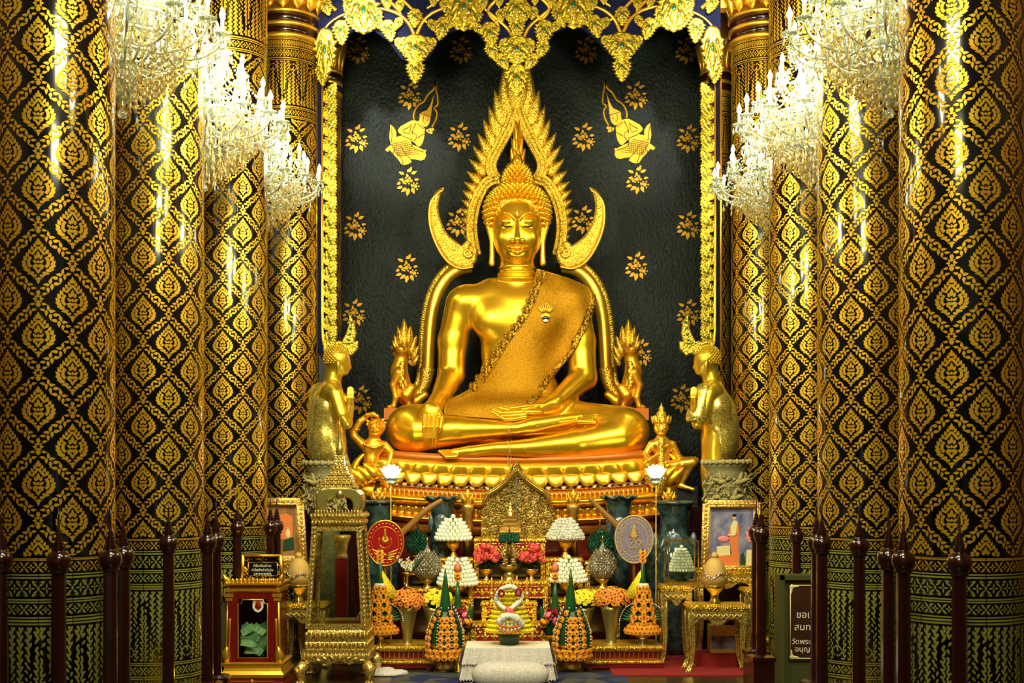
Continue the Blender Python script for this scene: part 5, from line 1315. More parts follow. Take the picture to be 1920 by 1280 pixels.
# ---- brass trumpet vases with flower heads
def head_mesh(pet, n=9, r=.026):
    b = MB()
    for k in range(n):
        a = 2*PI*k/n; d = Vector((math.cos(a), math.sin(a), .25)); b.leaf(d*.004, d, (0, 0, 1), r, r*.62, .004, -.004, n=4, pw=.6)
    b.ball((0, 0, .004), .007, 6, 4, m=1); return b
HE = {}
def vase_flowers(lab, cx, yc, w_, h_, m, Y, vx, vtop, vbot, rt, rb, n=60, cat='vase of flowers'):
    t = thing('flower_vase', lab, cat, P(vx, vbot, Y)); s_ = S(Y); H = (vbot-vtop)*s_
    b = MB(); b.lathe(P(vx, vbot, Y), [(rb*s_, 0), (rb*1.05*s_, .012), (rb*.8*s_, .03), (rb*.85*s_, H*.3), (rt*.72*s_, H*.62), (rt*.92*s_, H*.88), (rt*1.05*s_, H), (rt*.98*s_, H), (rt*.8*s_, H*.85)], 28, wav=(10, .02)); b.build('vase', 'bronze_olive', t)
    b = MB()
    for k in range(40): a = k*2.4; b.leaf(P(vx, vtop+4, Y), (math.sin(a)*.8*w_/30, -math.cos(a)*.7, .7), (0, 0, 1), .14, .03, .004, n=4)
    for k in range(14): a = k*2.4; b.tube([P(vx, vtop+8, Y), P(cx, yc, Y)+Vector((math.sin(a)*w_*.5*s_, -math.cos(a)*.06, random.random()*.05))], .003, 4)
    b.build('stems_and_leaves', 'leaf_green', t)
    for k in range(n):
        f = (k+.5)/n; ph = math.acos(1-1.35*f); a = k*2.39996
        u = Vector((math.sin(ph)*math.sin(a), -math.sin(ph)*math.cos(a), math.cos(ph)))
        if u.y > .55: continue
        p = P(cx, yc, Y)+Vector((u.x*w_*s_*random.uniform(.85, 1.05), u.y*.14, u.z*h_*s_*random.uniform(.8, 1.1)))
        if m not in HE: HE[m] = proto(head_mesh(m), 'flower_head', [m, 'yellow_flower' if m == 'yellow_flower' else 'dark_red'], t); o = HE[m]
        else: o = part_copy(HE[m], t)
        o.location = p-wloc(t); o.rotation_euler = Vector((0, 0, 1)).rotation_difference(u+Vector((random.uniform(-.4, .4), random.uniform(-.5, .1), random.uniform(-.2, .4)))).to_euler(); o.scale = (random.uniform(.9, 1.3),)*3
vase_flowers('orange chrysanthemums in a tall brass vase on the left low table', 763, 1128, 32, 24, 'orange_flower', 12.25, 764, 1138, 1211, 19, 11)
vase_flowers('yellow chrysanthemums in a brass vase left of the lace table', 822, 1126, 32, 20, 'yellow_flower', 12.4, 812, 1138, 1209, 18, 11)
vase_flowers('yellow chrysanthemums in a brass vase right of the lace table', 1094, 1124, 34, 18, 'yellow_flower', 12.4, 1096, 1138, 1209, 18, 11)
vase_flowers('orange chrysanthemums in a tall brass vase on the right low table', 1148, 1124, 34, 22, 'orange_flower', 12.25, 1146, 1136, 1211, 20, 12)
# small tuberose vase and its kin
Y = 12.6; s_ = S(Y); t = thing('tuberose_vase', 'slender brass vase of pale tuberose sprays left of the silvery cone', 'vase of flowers', P(762, 1103, Y-.0)); 
b = MB(); c = P(762, 1103, Y); b.lathe(c, [(7*s_, 0), (4*s_, .03), (2.4*s_, .07), (3*s_, .10), (7*s_, .14), (8*s_, .16), (6*s_, .16)], 16); b.build('vase', 'brass', t)
b = MB()
for k, (dx, dy) in enumerate(((-18, -52), (-10, -46), (4, -50), (14, -44), (20, -36))):
    b.tube([P(762, 1078, Y), P(762+dx*.6, 1078+dy*.5+8, Y-.03), P(762+dx, 1080+dy+18, Y-.05)], .006, 5, m=1)
    for j in range(9):
        f = .35+.65*j/9; b.leaf(P(762+dx*f, 1078+(dy+18)*f, Y-.04), (math.cos(j*2.2)*.7, -.4, .8), (0, -1, 0), .035, .018, .008, n=3, m=0)
b.leaf(P(772, 1070, Y-.05), (.8, 0, 1), (0, -1, 0), 36*s_, 8*s_, .01, m=1); b.build('sprays', ['jasmine_white', 'leaf_green'], t)
# ---- marigold arrangements
def mari_mesh():
    b = MB(); b.ball((0, 0, 0), (.026, .026, .012), 14, 6, bump=.06); b.ball((0, 0, .008), (.0155, .0155, .007), 10, 5, bump=.12); b.ball((0, 0, .0155), (.0075, .0075, .004), 6, 4, m=1)
    for k in range(10): a = k*2*PI/10; b.leaf((.012*math.cos(a), .012*math.sin(a), .004), (math.cos(a), math.sin(a), .1), (0, 0, 1), .020, .017, .004, n=3, pw=.5)
    return b
mg0 = None
def mari(t, p, d, sc_=1.0):
    global mg0
    if mg0 is None: mg0 = proto(mari_mesh(), 'marigold', ['marigold', 'dark_red'], t); o = mg0
    else: o = part_copy(mg0, t)
    o.location = Vector(p)-wloc(t); o.rotation_euler = Vector((0, 0, 1)).rotation_difference(Vector(d)).to_euler(); o.scale = (sc_,)*3
def egg_r(f): return float(np.interp(f, [0, .12, .3, .5, .7, .85, 1], [.86, .98, 1.0, .95, .74, .5, .2]))
def baisri_big(lab, cx, Y, yb, sp):
    t = thing('marigold_arrangement', lab, 'flower arrangement', P(cx, 1254, Y), 'tall marigold and banana-leaf arrangements'); s_ = S(Y)
    b = MB(); c = P(cx, 1254, Y); b.lathe(c, [(17*s_, 0), (18*s_, .02), (14*s_, .06), (11*s_, .10), (8*s_, .125), (9*s_, .135), (7*s_, .145), (18*s_, .165), (29*s_, .20), (31*s_, .235), (28*s_, .235), (10*s_, .19)], 28); b.build('bowl', 'brass', t)
    R = 35*s_; H = (1231-1138)*s_; zb = ZP(1231, Y)
    b = MB(); b.lathe((c.x, Y, zb), [(R*.84*egg_r(k/12), H*k/12) for k in range(13)], 24); b.build('core', 'leaf_green', t)
    # leaf fins
    for k in range(8):
        a = 2*PI*(k+.5)/8
        if math.cos(a) < -.5: continue
        b = MB(); d = Vector((math.sin(a), -math.cos(a), 0))
        for j in range(13):
            f = .08+j/13*.85; b.leaf(Vector((c.x, Y, zb+H*f))+d*R*.80*egg_r(f), d*.8+Vector((0, 0, 1.0)), Vector((-d.y, d.x, 0)), .062, .024, .006, 0, .0, n=4)
        fin = b.build('leaf_fin', 'banana_leaf', t)
        b = MB()
        for j in range(15):
            f = .04+j/15*.95; b.ball(Vector((c.x, Y, zb+H*f+.035))+d*(R*.84*egg_r(f)+.036), .0062, 6, 4)
        b.build('bead_row', 'bead_white', fin)
    for k in range(8):
        a = 2*PI*k/8
        if math.cos(a) < -.5: continue
        d = Vector((math.sin(a), -math.cos(a), 0)); off_ = .20
        for j in range(7):
            f = .14+j*.125
            for q in ((-1, 1) if j < 6 else (0,)):
                aa = a+q*off_*(1-.25*j/6); dd = Vector((math.sin(aa), -math.cos(aa), .15)); mari(t, (c.x+dd.x*R*(egg_r(f)+.03), Y+dd.y*R*(egg_r(f)+.03), zb+H*f), dd, 1.05) if (abs(q) and k % 2 == 0) or (q <= 0 and k % 2) else None
    for r_ in range(2):
        n = 18
        for k in range(n):
            a = 2*PI*(k+.5*r_)/n
            if math.cos(a) < -.3: continue
            dd = Vector((math.sin(a), -math.cos(a), -.1)); mari(t, (c.x+dd.x*R*1.02, Y+dd.y*R*1.02, zb+.012+r_*.05), dd, 1.1)
    b = MB(); b.lathe((c.x+(sp-cx)*s_, Y, zb+H*.82), [(11*s_, 0), (10*s_, .1), (7*s_, .22), (3.5*s_, .34), (1*s_, .44)], 14, wav=(6, .1)); b.build('leaf_spire', 'banana_leaf', t)
    mari(t, P(sp, 1100 if cx < 960 else 1093, Y), (0, -1, .2), 1.15); mari(t, P(sp-1, 1094 if cx < 960 else 1088, Y+.01), (0, -.3, 1), 1.0)
    return t
baisri_big('large cone of marigolds and folded leaves in a brass bowl, left of the lace table', 835, 11.85, 1231, 835)
baisri_big('large cone of marigolds and folded leaves in a brass bowl, right of the lace table', 1073, 11.85, 1231, 1070)
# second spires with roses, just behind
for cx, sx, lab in ((858, -1, 'leaf spire with marigold, pink lotus bud and roses behind the left marigold arrangement'), (1041, 1, 'leaf spire with marigold, pink lotus bud and roses behind the right marigold arrangement')):
    Y = 12.10; s_ = S(Y); t = thing('leaf_spire_offering', lab, 'flower arrangement', P(cx, 1256, Y))
    b = MB(); c = P(cx, 1256, Y); b.lathe(c, [(12*s_, 0), (12*s_, .02), (4*s_, .05), (4*s_, .2), (16*s_, .28), (18*s_, .33), (10*s_, .34)], 20); b.build('bowl', 'brass', t)
    b = MB(); b.lathe(P(cx, 1190, Y), [(12*s_, 0), (13*s_, .12), (8*s_, .26), (5*s_, .36), (2*s_, .5)], 14, wav=(6, .1)); b.build('leaf_spire', 'banana_leaf', t)
    for q in (-1, 1): b = MB(); b.leaf(P(cx+q*6, 1192, Y-.02), (q*.7, 0, 1), (0, -1, 0), 60*s_, 20*s_, .03, 0, -.08*q, n=8); b.build('side_leaf', 'banana_leaf', t); b = MB(); [b.ball(P(cx+q*(14+j*3.0-max(0, 8-j)*.4), 1140+j*5, Y-.05), .006, 6, 4) for j in range(9)]; b.build('bead_row', 'bead_white', t)
    mari(t, P(cx, 1078, Y-.02), (0, -1, .1), 1.1); mari(t, P(cx, 1084, Y), (0, -1, .3), 1.1)
    b = MB(); b.lathe(P(cx, 1074, Y), [(3*s_, 0), (7*s_, .02), (7.5*s_, .05), (4*s_, .085), (.5*s_, .11)], 12, wav=(5, .05)); b.build('lotus_bud', 'lotus_pink', t)
    for j, (dx, y, m) in enumerate(((6*-sx, 1148, 'dark_red'), (4*-sx+2, 1161, 'pink_flower'), (13*-sx, 1155, 'pink_flower'), (-9*-sx, 1152, 'dark_red'), (20*-sx, 1168, 'marigold'), (-12*-sx, 1165, 'pink_flower'))):
        o = proto(rose_mesh(), 'rose', m, t); o.location = P(cx+dx, y, Y-.09)-wloc(t); o.rotation_euler = (1.0, 0, j); o.scale = (1.3,)*3
# side arrangements with a fan of leaves
def baisri_side(lab, cx, Y, mbowl, sg, ybowl=1211):
    t = thing('marigold_arrangement', lab, 'flower arrangement', P(cx, ybowl, Y)); s_ = S(Y)
    b = MB(); c = P(cx, ybowl, Y); b.lathe(c, [(13*s_, 0), (14*s_, .012), (7*s_, .05), (8*s_, .065), (6*s_, .075), (16*s_, .10), (28*s_, .135), (29*s_, .15), (20*s_, .15)], 24); b.build('bowl', mbowl, t)
    zb = ZP(1182, Y); 
    for r_ in range(3):
        rr = 33-r_*5; n = int(rr*6.283/7.6)
        for k in range(n):
            a = 2*PI*(k+.5*r_)/n
            if math.cos(a) > -.35: dd = Vector((math.sin(a), -math.cos(a), .3*r_)); mari(t, (c.x+math.sin(a)*rr*s_, Y-math.cos(a)*rr*s_, zb+r_*.034), dd, .95)
    b = MB(); b.lathe((c.x, Y, zb), [(26*s_, 0), (20*s_, .12), (12*s_, .35), (5*s_, .5), (2*s_, .78)], 16); b.build('leaf_core', 'banana_leaf', t)
    for k in range(3):
        a = (k-1)*.95
        for j in range(9):
            f = j/9; rr = (22-15*f); dd = Vector((math.sin(a), -math.cos(a), .3)); [mari(t, (c.x+math.sin(a+q_)*(rr+3)*s_, Y-math.cos(a+q_)*(rr+3)*s_, zb+.09+f*.36), dd, .95) for q_ in ((-.25, .25) if j % 2 else (0,))]
    for q in (-1, 1):
        for j in range(9):
            an = D(12+j*9); b = MB() if j == 0 else b; b.leaf(P(cx+q*8, 1166-j*1.5, Y-.02+.004*j), (q*math.cos(an), 0, math.sin(an)), (0, -1, 0), (34-j*.8)*s_, 7.5*s_, .008, 0, 0, n=5)
        fn = b.build('leaf_fan', 'banana_leaf', t); b = MB()
        for j in range(15): an = D(5+j*6); b.ball(P(cx+q*(8+35*math.cos(an)), 1166-35*math.sin(an)*1.05, Y-.03), .0065, 6, 4)
        b.build('bead_row', 'bead_white', fn)
    b = MB(); b.lathe(P(cx, 1098, Y), [(4*s_, -.05), (10*s_, -.01), (10*s_, .02), (5*s_, .03)], 14, wav=(8, .15)); b.build('jasmine_ring', 'jasmine_white', t)
    for y in (1036, 1043, 1050): mari(t, P(cx-3*sg*0, y, Y), (0, -1, .2), 1.25)
    b = MB(); b.tube([P(cx, 1056, Y), P(cx-sg*0, 1070, Y)], .006, 6); b.leaf(P(cx-2, 1118, Y+.03), (-.75*(1 if sg > 0 else -1), 0, -.0+(-.6)), (0, -1, 0), .02, .02, .005); b.build('pin', 'straw', t)
    b = MB(); xx = cx-22*sg; b.loops([[P(cx-4*sg, 1068, Y-.01), P(cx+0*sg, 1068, Y-.01), P(cx+2*sg, 1068, Y+.03)], [P(xx-18*sg, 1122, Y-.02), P(xx+8*sg, 1122, Y-.05), P(xx+8*sg, 1122, Y+.05)]]); b.build('yellow_cloth', 'marigold_yellow', t)
baisri_side('marigold cone with green leaf fans in a silver bowl on the right low table', 1205, 12.2, 'silver', 1)
baisri_side('marigold cone with green leaf fans in a brass bowl beside the gilded glass cabinet', 713, 12.2, 'brass', -1)
# ---- lace table, cushion, garland cone
Yf, Yb = 11.25, 11.72; t = thing('lace_table', 'low table under a cream silk top and white lace cloth before the altar', 'table', P(953, 1279, 11.5)); x0, x1 = XP(874, 11.5), XP(1030, 11.5)
zt = ZP(1206, 11.6)
b = MB(); b.box(((x0+x1)/2, (Yf+Yb)/2, zt/2), (x1-x0-.06, Yb-Yf-.06, zt-.02)); b.build('table_body', 'maroon_wood', t)
b = MB(); b.box(((x0+x1)/2, (Yf+Yb)/2, zt-.004), (x1-x0, Yb-Yf, .022)); b.build('silk_cover', 'silk_white', t)
def lace_drop(z1, z0, flare, off, name):
    b = MB(); n = 64; rings = []
    per = []
    for k in range(n+1): per.append((x0+(x1-x0)*k/n, Yf, 0, -1))
    sides = [[(x0, Yb-(Yb-Yf)*k/14, -1, 0) for k in range(15)], per, [(x1, Yf+(Yb-Yf)*k/14, 1, 0) for k in range(15)]]
    for sd in sides:
        n_ = len(sd); vs = []; fs = []
        for dd in (0, .004):
            for r_ in range(5):
                f = r_/4
                for k, (x, y, nx, ny) in enumerate(sd):
                    fold = .010*math.sin(k*.9)*f; zz = z1+(z0-z1)*f-((.010 if k % 2 else -.006) if r_ == 4 else 0)
                    o_ = off+flare*f+fold+dd; xs = (x-(x0+x1)/2)*(1+ (flare*f*2/(x1-x0)))+(x0+x1)/2 if nx == 0 else x
                    vs.append((xs+nx*o_, y+ny*o_, zz))
        for L_ in (0, 1):
            for r_ in range(4):
                for k in range(n_-1): a = L_*5*n_+r_*n_+k; fs.append((a, a+1, a+n_+1, a+n_) if L_ else (a+n_, a+n_+1, a+1, a))
        b.add(vs, fs)
    b.build(name, 'lace_white', t)
lace_drop(zt, .03, .05, .006, 'lace_skirt'); lace_drop(zt+.004, zt-.13, .03, .020, 'lace_valance')
t = thing('cushion', 'cream lace-edged kneeling cushion resting on the floor before the lace table', 'cushion', P(957, 1286, 11.0))
b = MB(); c = P(957, 1268, 11.0); zc = .11; rings = []
for k in range(9):
    a = -PI/2+PI*k/8; rr = math.cos(a)**.45; rg = []
    for j in range(40):
        th = 2*PI*j/40; ex = 2/3.2; cx_ = abs(math.cos(th))**ex*(1 if math.cos(th) > 0 else -1); sx_ = abs(math.sin(th))**ex*(1 if math.sin(th) > 0 else -1)
        rg.append((c.x+cx_*.335*rr, 11.0+sx_*.17*rr, zc+math.sin(a)*.105))
    rings.append(rg)
b.loops(rings); b.build('pad', 'lace_white', t)
b = MB()
for j in range(60):
    th = 2*PI*j/60; ex = 2/3.2; cx_ = abs(math.cos(th))**ex*(1 if math.cos(th) > 0 else -1); sx_ = abs(math.sin(th))**ex*(1 if math.sin(th) > 0 else -1)
    b.leaf((c.x+cx_*.325, 11.0+sx_*.165, .04), (cx_*.6, sx_*.6, -.5), (cx_, sx_, .5), .05, .04, .006, n=3)
b.build('lace_edging', 'lace_white', t)
Y = 11.5; s_ = S(Y); t = thing('garland_cone', 'yellow flower cone draped with white jasmine garlands in a green bowl on the lace table', 'flower arrangement', P(955, 1212, Y))
zt2 = zt+.008; c = Vector((XP(955, Y), Y, zt2)); t.location = c
b = MB(); b.lathe(c, [(17*s_, 0), (18*s_, .02), (19*s_, .07), (20*s_, .085), (17*s_, .085)], 24, wav=(12, .04)); b.build('bowl', 'green_stain', t)
zq = ZP(1180, Y); b = MB(); b.lathe((c.x, Y, zq-.02), [(30*s_, 0), (42*s_, .01), (40*s_, .06), (20*s_, .30), (12*s_, .36)], 24, ys=.7); b.build('core', 'marigold_yellow', t)
q = MB(); q.ball((0, 0, 0), (.019, .019, .016), 8, 5, bump=.14)
yp = None
for r_ in range(10):
    f = r_/9; rr = (43-30*f); n = int(rr*6.283/7.4)
    for k in range(n):
        a = 2*PI*(k+.5*(r_ % 2))/n
        if math.cos(a) < .0: continue
        if yp is None: yp = proto(q, 'yellow_puff', 'marigold_yellow', t); o = yp
        else: o = part_copy(yp, t)
        o.location = Vector((c.x+math.sin(a)*rr*s_, Y-math.cos(a)*rr*s_*.72, zq+.0+f*.36))-c; o.scale = (1.25,)*3
b = MB()
def garland(pts, r, m): 
    q = spl(pts, 5); n = len(q)
    for k, (x, y, d) in enumerate(q): b.ball(P(x, y, Y+d), r*s_*random.uniform(.85, 1.15), 7, 5, m=m, bump=.12)
garland([(930, 1128, -.10), (934, 1112, -.12), (945, 1102, -.15), (960, 1100, -.15), (972, 1108, -.12), (978, 1120, -.10), (970, 1132, -.16), (956, 1142, -.2)], 4.6, 0)
garland([(932, 1126, -.10), (942, 1138, -.16), (956, 1142, -.2), (970, 1130, -.16)], 4.4, 0)
garland([(936, 1165, -.22), (946, 1156, -.24), (958, 1154, -.25), (970, 1160, -.24), (978, 1168, -.2)], 6.5, 0)
garland([(952, 1142, -.2), (960, 1150, -.24)], 6.0, 1)
for x, y in ((940, 1112), (972, 1110)):
    garland([(x+5*math.cos(k*1.05), y+6*math.sin(k*1.05), -.17) for k in range(7)], 2.2, 2)
for x in (938, 945, 952, 959, 966, 973):
    for k in range(5): b.ball(P(x+math.sin(k)*.6, 1168+k*4.6+abs(x-955)*-.25, Y-.24), 2.6*s_, 6, 4, m=(0, 0, 1, 0, 1)[k])
b.build('garlands', ['jasmine_white', 'rose_red', 'dark_red'], t)
# ---- fans (talapat)
def fan(lab, cx, cy, rw, rh, Y, m, sg, hand):
    s_ = S(Y); t = thing('ceremonial_fan', lab, 'ceremonial fan', P(cx, cy+rh, Y))
    def oval(k0, n=40): return [(cx+rw*k0*math.sin(2*PI*k/n)*(1+.06*math.cos(2*PI*k/n)), cy-rh*k0*math.cos(2*PI*k/n)) for k in range(n)]
    b = MB(); b.extr(oval(1.0), Y, .03, .006); b.build('fan_face', m, t)
    b = MB(); b.tube([P(x, y, Y-.028) for x, y in oval(.985)], .008, 6, closed=True)
    b.tube([P(x, y, Y-.030) for x, y in oval(.72)], .003, 5, closed=True)
    for k in range(28): a = 2*PI*k/28; b.leaf(P(cx+rw*.86*math.sin(a), cy-rh*.86*math.cos(a), Y-.031), (math.cos(a), 0, math.sin(a)*-1), (0, -1, 0), 5*s_, 2.6*s_, .004, n=3)
    if m == 'fan_red':
        for k in range(9): a = 2*PI*k/9; b.leaf(P(cx, cy-6, Y-.031), (math.sin(a), 0, math.cos(a)), (0, -1, 0), 8*s_, 5*s_, .004, n=4, m=0)
        b.leaf(P(cx, cy-8, Y-.032), (0, 0, 1), (0, -1, 0), 20*s_, 7*s_, .006)
        for q in (-1, 1):
            for k in range(4): b.leaf(P(cx+q*3, cy+20+k*3.5, Y-.032), (q*1, 0, .25-.15*k), (0, -1, 0), (24-k*4)*s_, 4*s_, .004, 0, -.02*q)
        b.ball(P(cx, cy+22, Y-.035), .016, 8, 5)
        b.tube([P(cx+12*math.sin(a), cy-4+13*-math.cos(a), Y-.031) for a in [D(x) for x in range(60, 301, 20)]], .003, 5)
    else:
        for r_ in range(4): b.leaf(P(cx, cy-1-r_*5, Y-.032-.002*r_), (0, 0, 1), (0, -1, 0), (16-r_*1)*s_, (18-r_*4)*s_, .005, n=4)
        b.tube([P(cx+x, cy+y, Y-.034) for x, y in spl([(-8, 2), (-4, -2), (0, 2), (-5, 8), (-9, 12), (-6, 17), (2, 14), (4, 6), (8, 2), (12, 6), (9, 14), (4, 18)], 4)], .0045, 5)
        for k in range(24): a = k*2.4; b.ball(P(cx+rw*.6*math.sin(a)*math.sqrt(k/24)*1.1, cy-rh*.6*math.cos(a)*math.sqrt(k/24)*1.1, Y-.032), .005, 5, 3)
    b.build('gilt_emblem', 'gold' if m == 'fan_red' else 'straw', t)
    b = MB(); b.lathe((XP(cx, Y), Y+.0, .0), [(.02, 0), (.016, ZP(cy+rh, Y)), (.024, ZP(cy+rh, Y)+.01), (.024, ZP(cy+rh-8, Y))], 10); b.build('staff', 'wood_pale', t)
fan('oval red ceremonial fan with a gilt emblem beside the glass cabinet', 722, 1018, 35, 43, 12.62, 'fan_red', -1, None)
fan('oval violet-grey ceremonial fan with a looped monogram at the right of the altar', 1189, 1011, 36, 45, 12.62, 'fan_violet', 1, None)
for pts, lab in (([(748, 1004), (772, 982), (800, 955), (829, 937)], 'curved pale wooden staff leaning up to the right behind the red fan'), ([(1172, 1000), (1148, 976), (1126, 955), (1105, 933)], 'curved pale wooden staff leaning up to the left behind the violet fan')):
    b = MB(); n = len(pts); q = spl(pts, 5); b.tube([P(x, y, 13.02-.0*k) for k, (x, y) in enumerate(q)], [(.040-.019*k/len(q)) for k in range(len(q))], 10); o = b.build('wooden_staff', 'wood_pale'); tag(o, lab, 'staff')
# ---- porcelain vases
def vase(lab, cx, Y, prof, wavy=0, zb=0.0, sc_pan=True):
    s_ = S(Y); t = thing('porcelain_vase', lab, 'vase', P(cx, 1, Y)*0+Vector((XP(cx, Y), Y, zb))); pr = [(r*s_, ZP(y, Y)-zb) for y, r in reversed(prof)]
    b = MB(); b.lathe((XP(cx, Y), Y, zb), [(pr[0][0], 0)]+pr+[(pr[-1][0]*.9, pr[-1][1]), (pr[-1][0]*.6, pr[-1][1]-.12)], 36, wav=None); b.build('body', 'porcelain', t)
    b = MB(); y0, r0 = prof[0]
    b.tube([Vector((XP(cx, Y)+math.sin(2*PI*k/48)*r0*s_*(1+wavy*math.cos(2*PI*k*8/48)), Y-math.cos(2*PI*k/48)*r0*s_*(1+wavy*math.cos(2*PI*k*8/48)), ZP(y0, Y)+wavy*.2*math.cos(2*PI*k*8/48))) for k in range(48)], .014 if wavy else .02, 6, closed=True); b.build('rim', 'porcelain', t)
    if sc_pan:
        b = MB(); y = prof[len(prof)//2][0]; r = prof[len(prof)//2][1]
        for a in (-1.2, 0, 1.2):
            c = Vector((XP(cx, Y)+math.sin(a)*r*s_, Y-math.cos(a)*r*s_, ZP(y, Y))); b.ball(c, (.07, .02, .10) if abs(a) < .1 else (.035, .04, .10), 12, 6)
        b.build('painted_panel', 'porcelain_panel', t)
vase('tall blue-green porcelain vase with wide rim behind the red fan', 712, 13.25, [(941, 28), (952, 24), (970, 20), (985, 19), (1000, 24), (1020, 32), (1050, 38), (1090, 38), (1130, 32), (1170, 26)])
vase('tallest blue-green porcelain vase with wide rim, beside the violet fan', 1263, 13.05, [(942, 37), (950, 34), (962, 26), (985, 24), (1000, 27), (1015, 38), (1035, 50), (1065, 56), (1110, 54), (1150, 44), (1190, 34)])
vase('scalloped porcelain vase behind the upper left lotus pyramid', 828, 13.31, [(933, 32), (942, 25), (960, 21), (980, 20), (1000, 22), (1040, 21)], .06)
vase('scalloped porcelain vase behind the wooden staff right of the gable', 1160, 13.31, [(932, 32), (941, 25), (960, 21), (985, 20), (1010, 22), (1040, 21)], .06)
# ---- stone vessels with carved birds
def stone_vessel(lab, cx, Y, r, yt):
    s_ = S(Y); t = thing('stone_vessel', lab, 'stone vessel', (XP(cx, Y), Y, 0), 'stone vessels'); x = XP(cx, Y)
    b = MB(); z = lambda y: ZP(y, Y); b.lathe((x, Y, 0), [(r*.62*s_, 0), (r*.62*s_, z(yt+110)), (r*.80*s_, z(yt+92)), (r*.84*s_, z(yt+78)), (r*.88*s_, z(yt+50)), (r*.80*s_, z(yt+27)), (r*.72*s_, z(yt+22)), (r*.88*s_, z(yt+14)), (r*.9*s_, z(yt+9)), (r*.5*s_, z(yt+8))], 36); b.build('body', 'stone', t)
    b = MB(); n = 22
    for k in range(n): a = 2*PI*k/n; b.ball((x+math.sin(a)*r*.93*s_, Y-math.cos(a)*r*.93*s_, z(yt+5)), (3.9*s_, 3.9*s_, 5.5*s_), 8, 5)
    b.lathe((x, Y, 0), [(r*.9*s_, z(yt+9)), (r*.97*s_, z(yt+7)), (r*.97*s_, z(yt+3)), (r*.8*s_, z(yt+1))], 36); b.build('scalloped_rim', 'stone_pale', t)
    b = MB(); rnd = random.Random(cx)
    for k in range(150):
        a = rnd.uniform(-1.5, 1.5); y = yt+rnd.uniform(30, 90); rr = r*.87*s_; c = Vector((x+math.sin(a)*rr, Y-math.cos(a)*rr, z(y))); d = Vector((math.cos(a)*rnd.uniform(-1, 1), math.sin(a)*rnd.uniform(-.2, .2), rnd.uniform(-1, 1)))
        if k % 3 == 0:
            for j in range(4): b.ball(c+Vector((rnd.uniform(-.02, .02), -.005, rnd.uniform(-.02, .02))), .011, 5, 4)
        else: b.leaf(c, d, (math.sin(a), -math.cos(a), 0), .07, .03, .014, .01, n=4)
    for a, y, q in ((-.35, 42, 1), (.4, 42, -1), (.15, 72, -1)):
        c = Vector((x+math.sin(a)*r*.9*s_, Y-math.cos(a)*r*.9*s_, z(yt+y))); b.ball(c, (.05, .025, .028), 8, 5); b.ball(c+Vector((q*.05, -.01, .025)), .018, 6, 4); b.leaf(c, (-q*.3, -.1, 1), (0, -1, 0), .11, .05, .014); b.leaf(c, (-q*1, -.1, .3), (0, -1, 0), .11, .05, .014)
    b.build('carved_birds', 'stone_pale', t)
stone_vessel('carved stone vessel with scalloped rim before the left disciple statue', 610, 12.88, 44, 863)
stone_vessel('carved stone vessel with birds and scalloped rim, before the right disciple statue', 1362, 12.88, 48, 861)
# ---- glowing lotus lamps
for cx, lab in ((733, 'glowing white lotus lamp at the left end of the throne'), (1230, 'glowing white lotus lamp at the right end of the throne')):
    Y = 12.70; s_ = S(Y); t = thing('lotus_lamp', lab, 'lamp', P(cx, 903, Y), 'lotus lamps'); c = P(cx, 898, Y)
    b = MB()
    for r_, (n, r, L, tl) in enumerate(((12, 5, 25, .55), (10, 3, 27, .32), (7, 1, 28, .12))):
        for k in range(n): a = 2*PI*(k+.5*r_)/n; d = Vector((math.sin(a), -math.cos(a), 0)); b.leaf(c+d*r*s_, Vector((0, 0, 1))+d*tl, d, L*s_, 12*s_, .012, .02, n=6, pw=.6)
    b.build('glowing_petals', 'lotus_glow', t)
    b = MB()
    for k in range(12): a = 2*PI*k/12; d = Vector((math.sin(a), -math.cos(a), 0)); b.leaf(c+d*5*s_+Vector((0, 0, -.02)), Vector((0, 0, .6))+d*.9, d, 18*s_, 11*s_, .01, .02, n=5)
    b.lathe(c, [(4*s_, -.06), (9*s_, -.03), (12*s_, 0), (6*s_, .01)], 16); b.build('sepals', 'crystal', t)
    b = MB(); b.lathe((c.x, Y, 0), [(.07, 0), (.07, .01), (.010, .03), (.006, c.z-.07)], 10); b.build('stem', 'brass', t)
    point('lotus_lamp_light', c+Vector((0, -.18, .22)), 3.0, (1, .95, .7), .06)
# ---- golden lotus-bud finials on posts
for cx, yt, lab in ((709, 915, 'golden lotus bud finial over the rim of the left tall vase'), (877, 918, 'golden lotus bud finial left of the carved gable'), (1075, 918, 'golden lotus bud finial right of the carved gable'), (1255, 915, 'golden lotus bud finial over the rim of the right tall vase')):
    Y = 13.36; s_ = S(Y); t = thing('lotus_finial', lab, 'finial', (XP(cx, Y), Y, 0), 'lotus finials'); c = P(cx, yt+28, Y); b = MB()
    for r_, (n, r, L, tl, W_) in enumerate(((8, 6, 18, .55, 11), (8, 5, 24, .30, 10), (6, 2, 30, .10, 8))):
        for k in range(n): a = 2*PI*(k+.5*r_)/n; d = Vector((math.sin(a), -math.cos(a), 0)); b.leaf(c+d*r*s_, Vector((0, 0, 1))+d*tl, d, L*s_, W_*s_, .012, -.02 if r_ == 2 else .0, n=6)
    b.build('bud', 'gold', t)
    b = MB(); h = c.z; b.lathe((c.x, Y, 0), [(.05, 0), (.05, h-.25), (.065, h-.22), (.045, h-.12), (.06, h-.08), (.075, h-.02), (.05, h+.02)], 14); b.build('post', 'copper_gold', t)
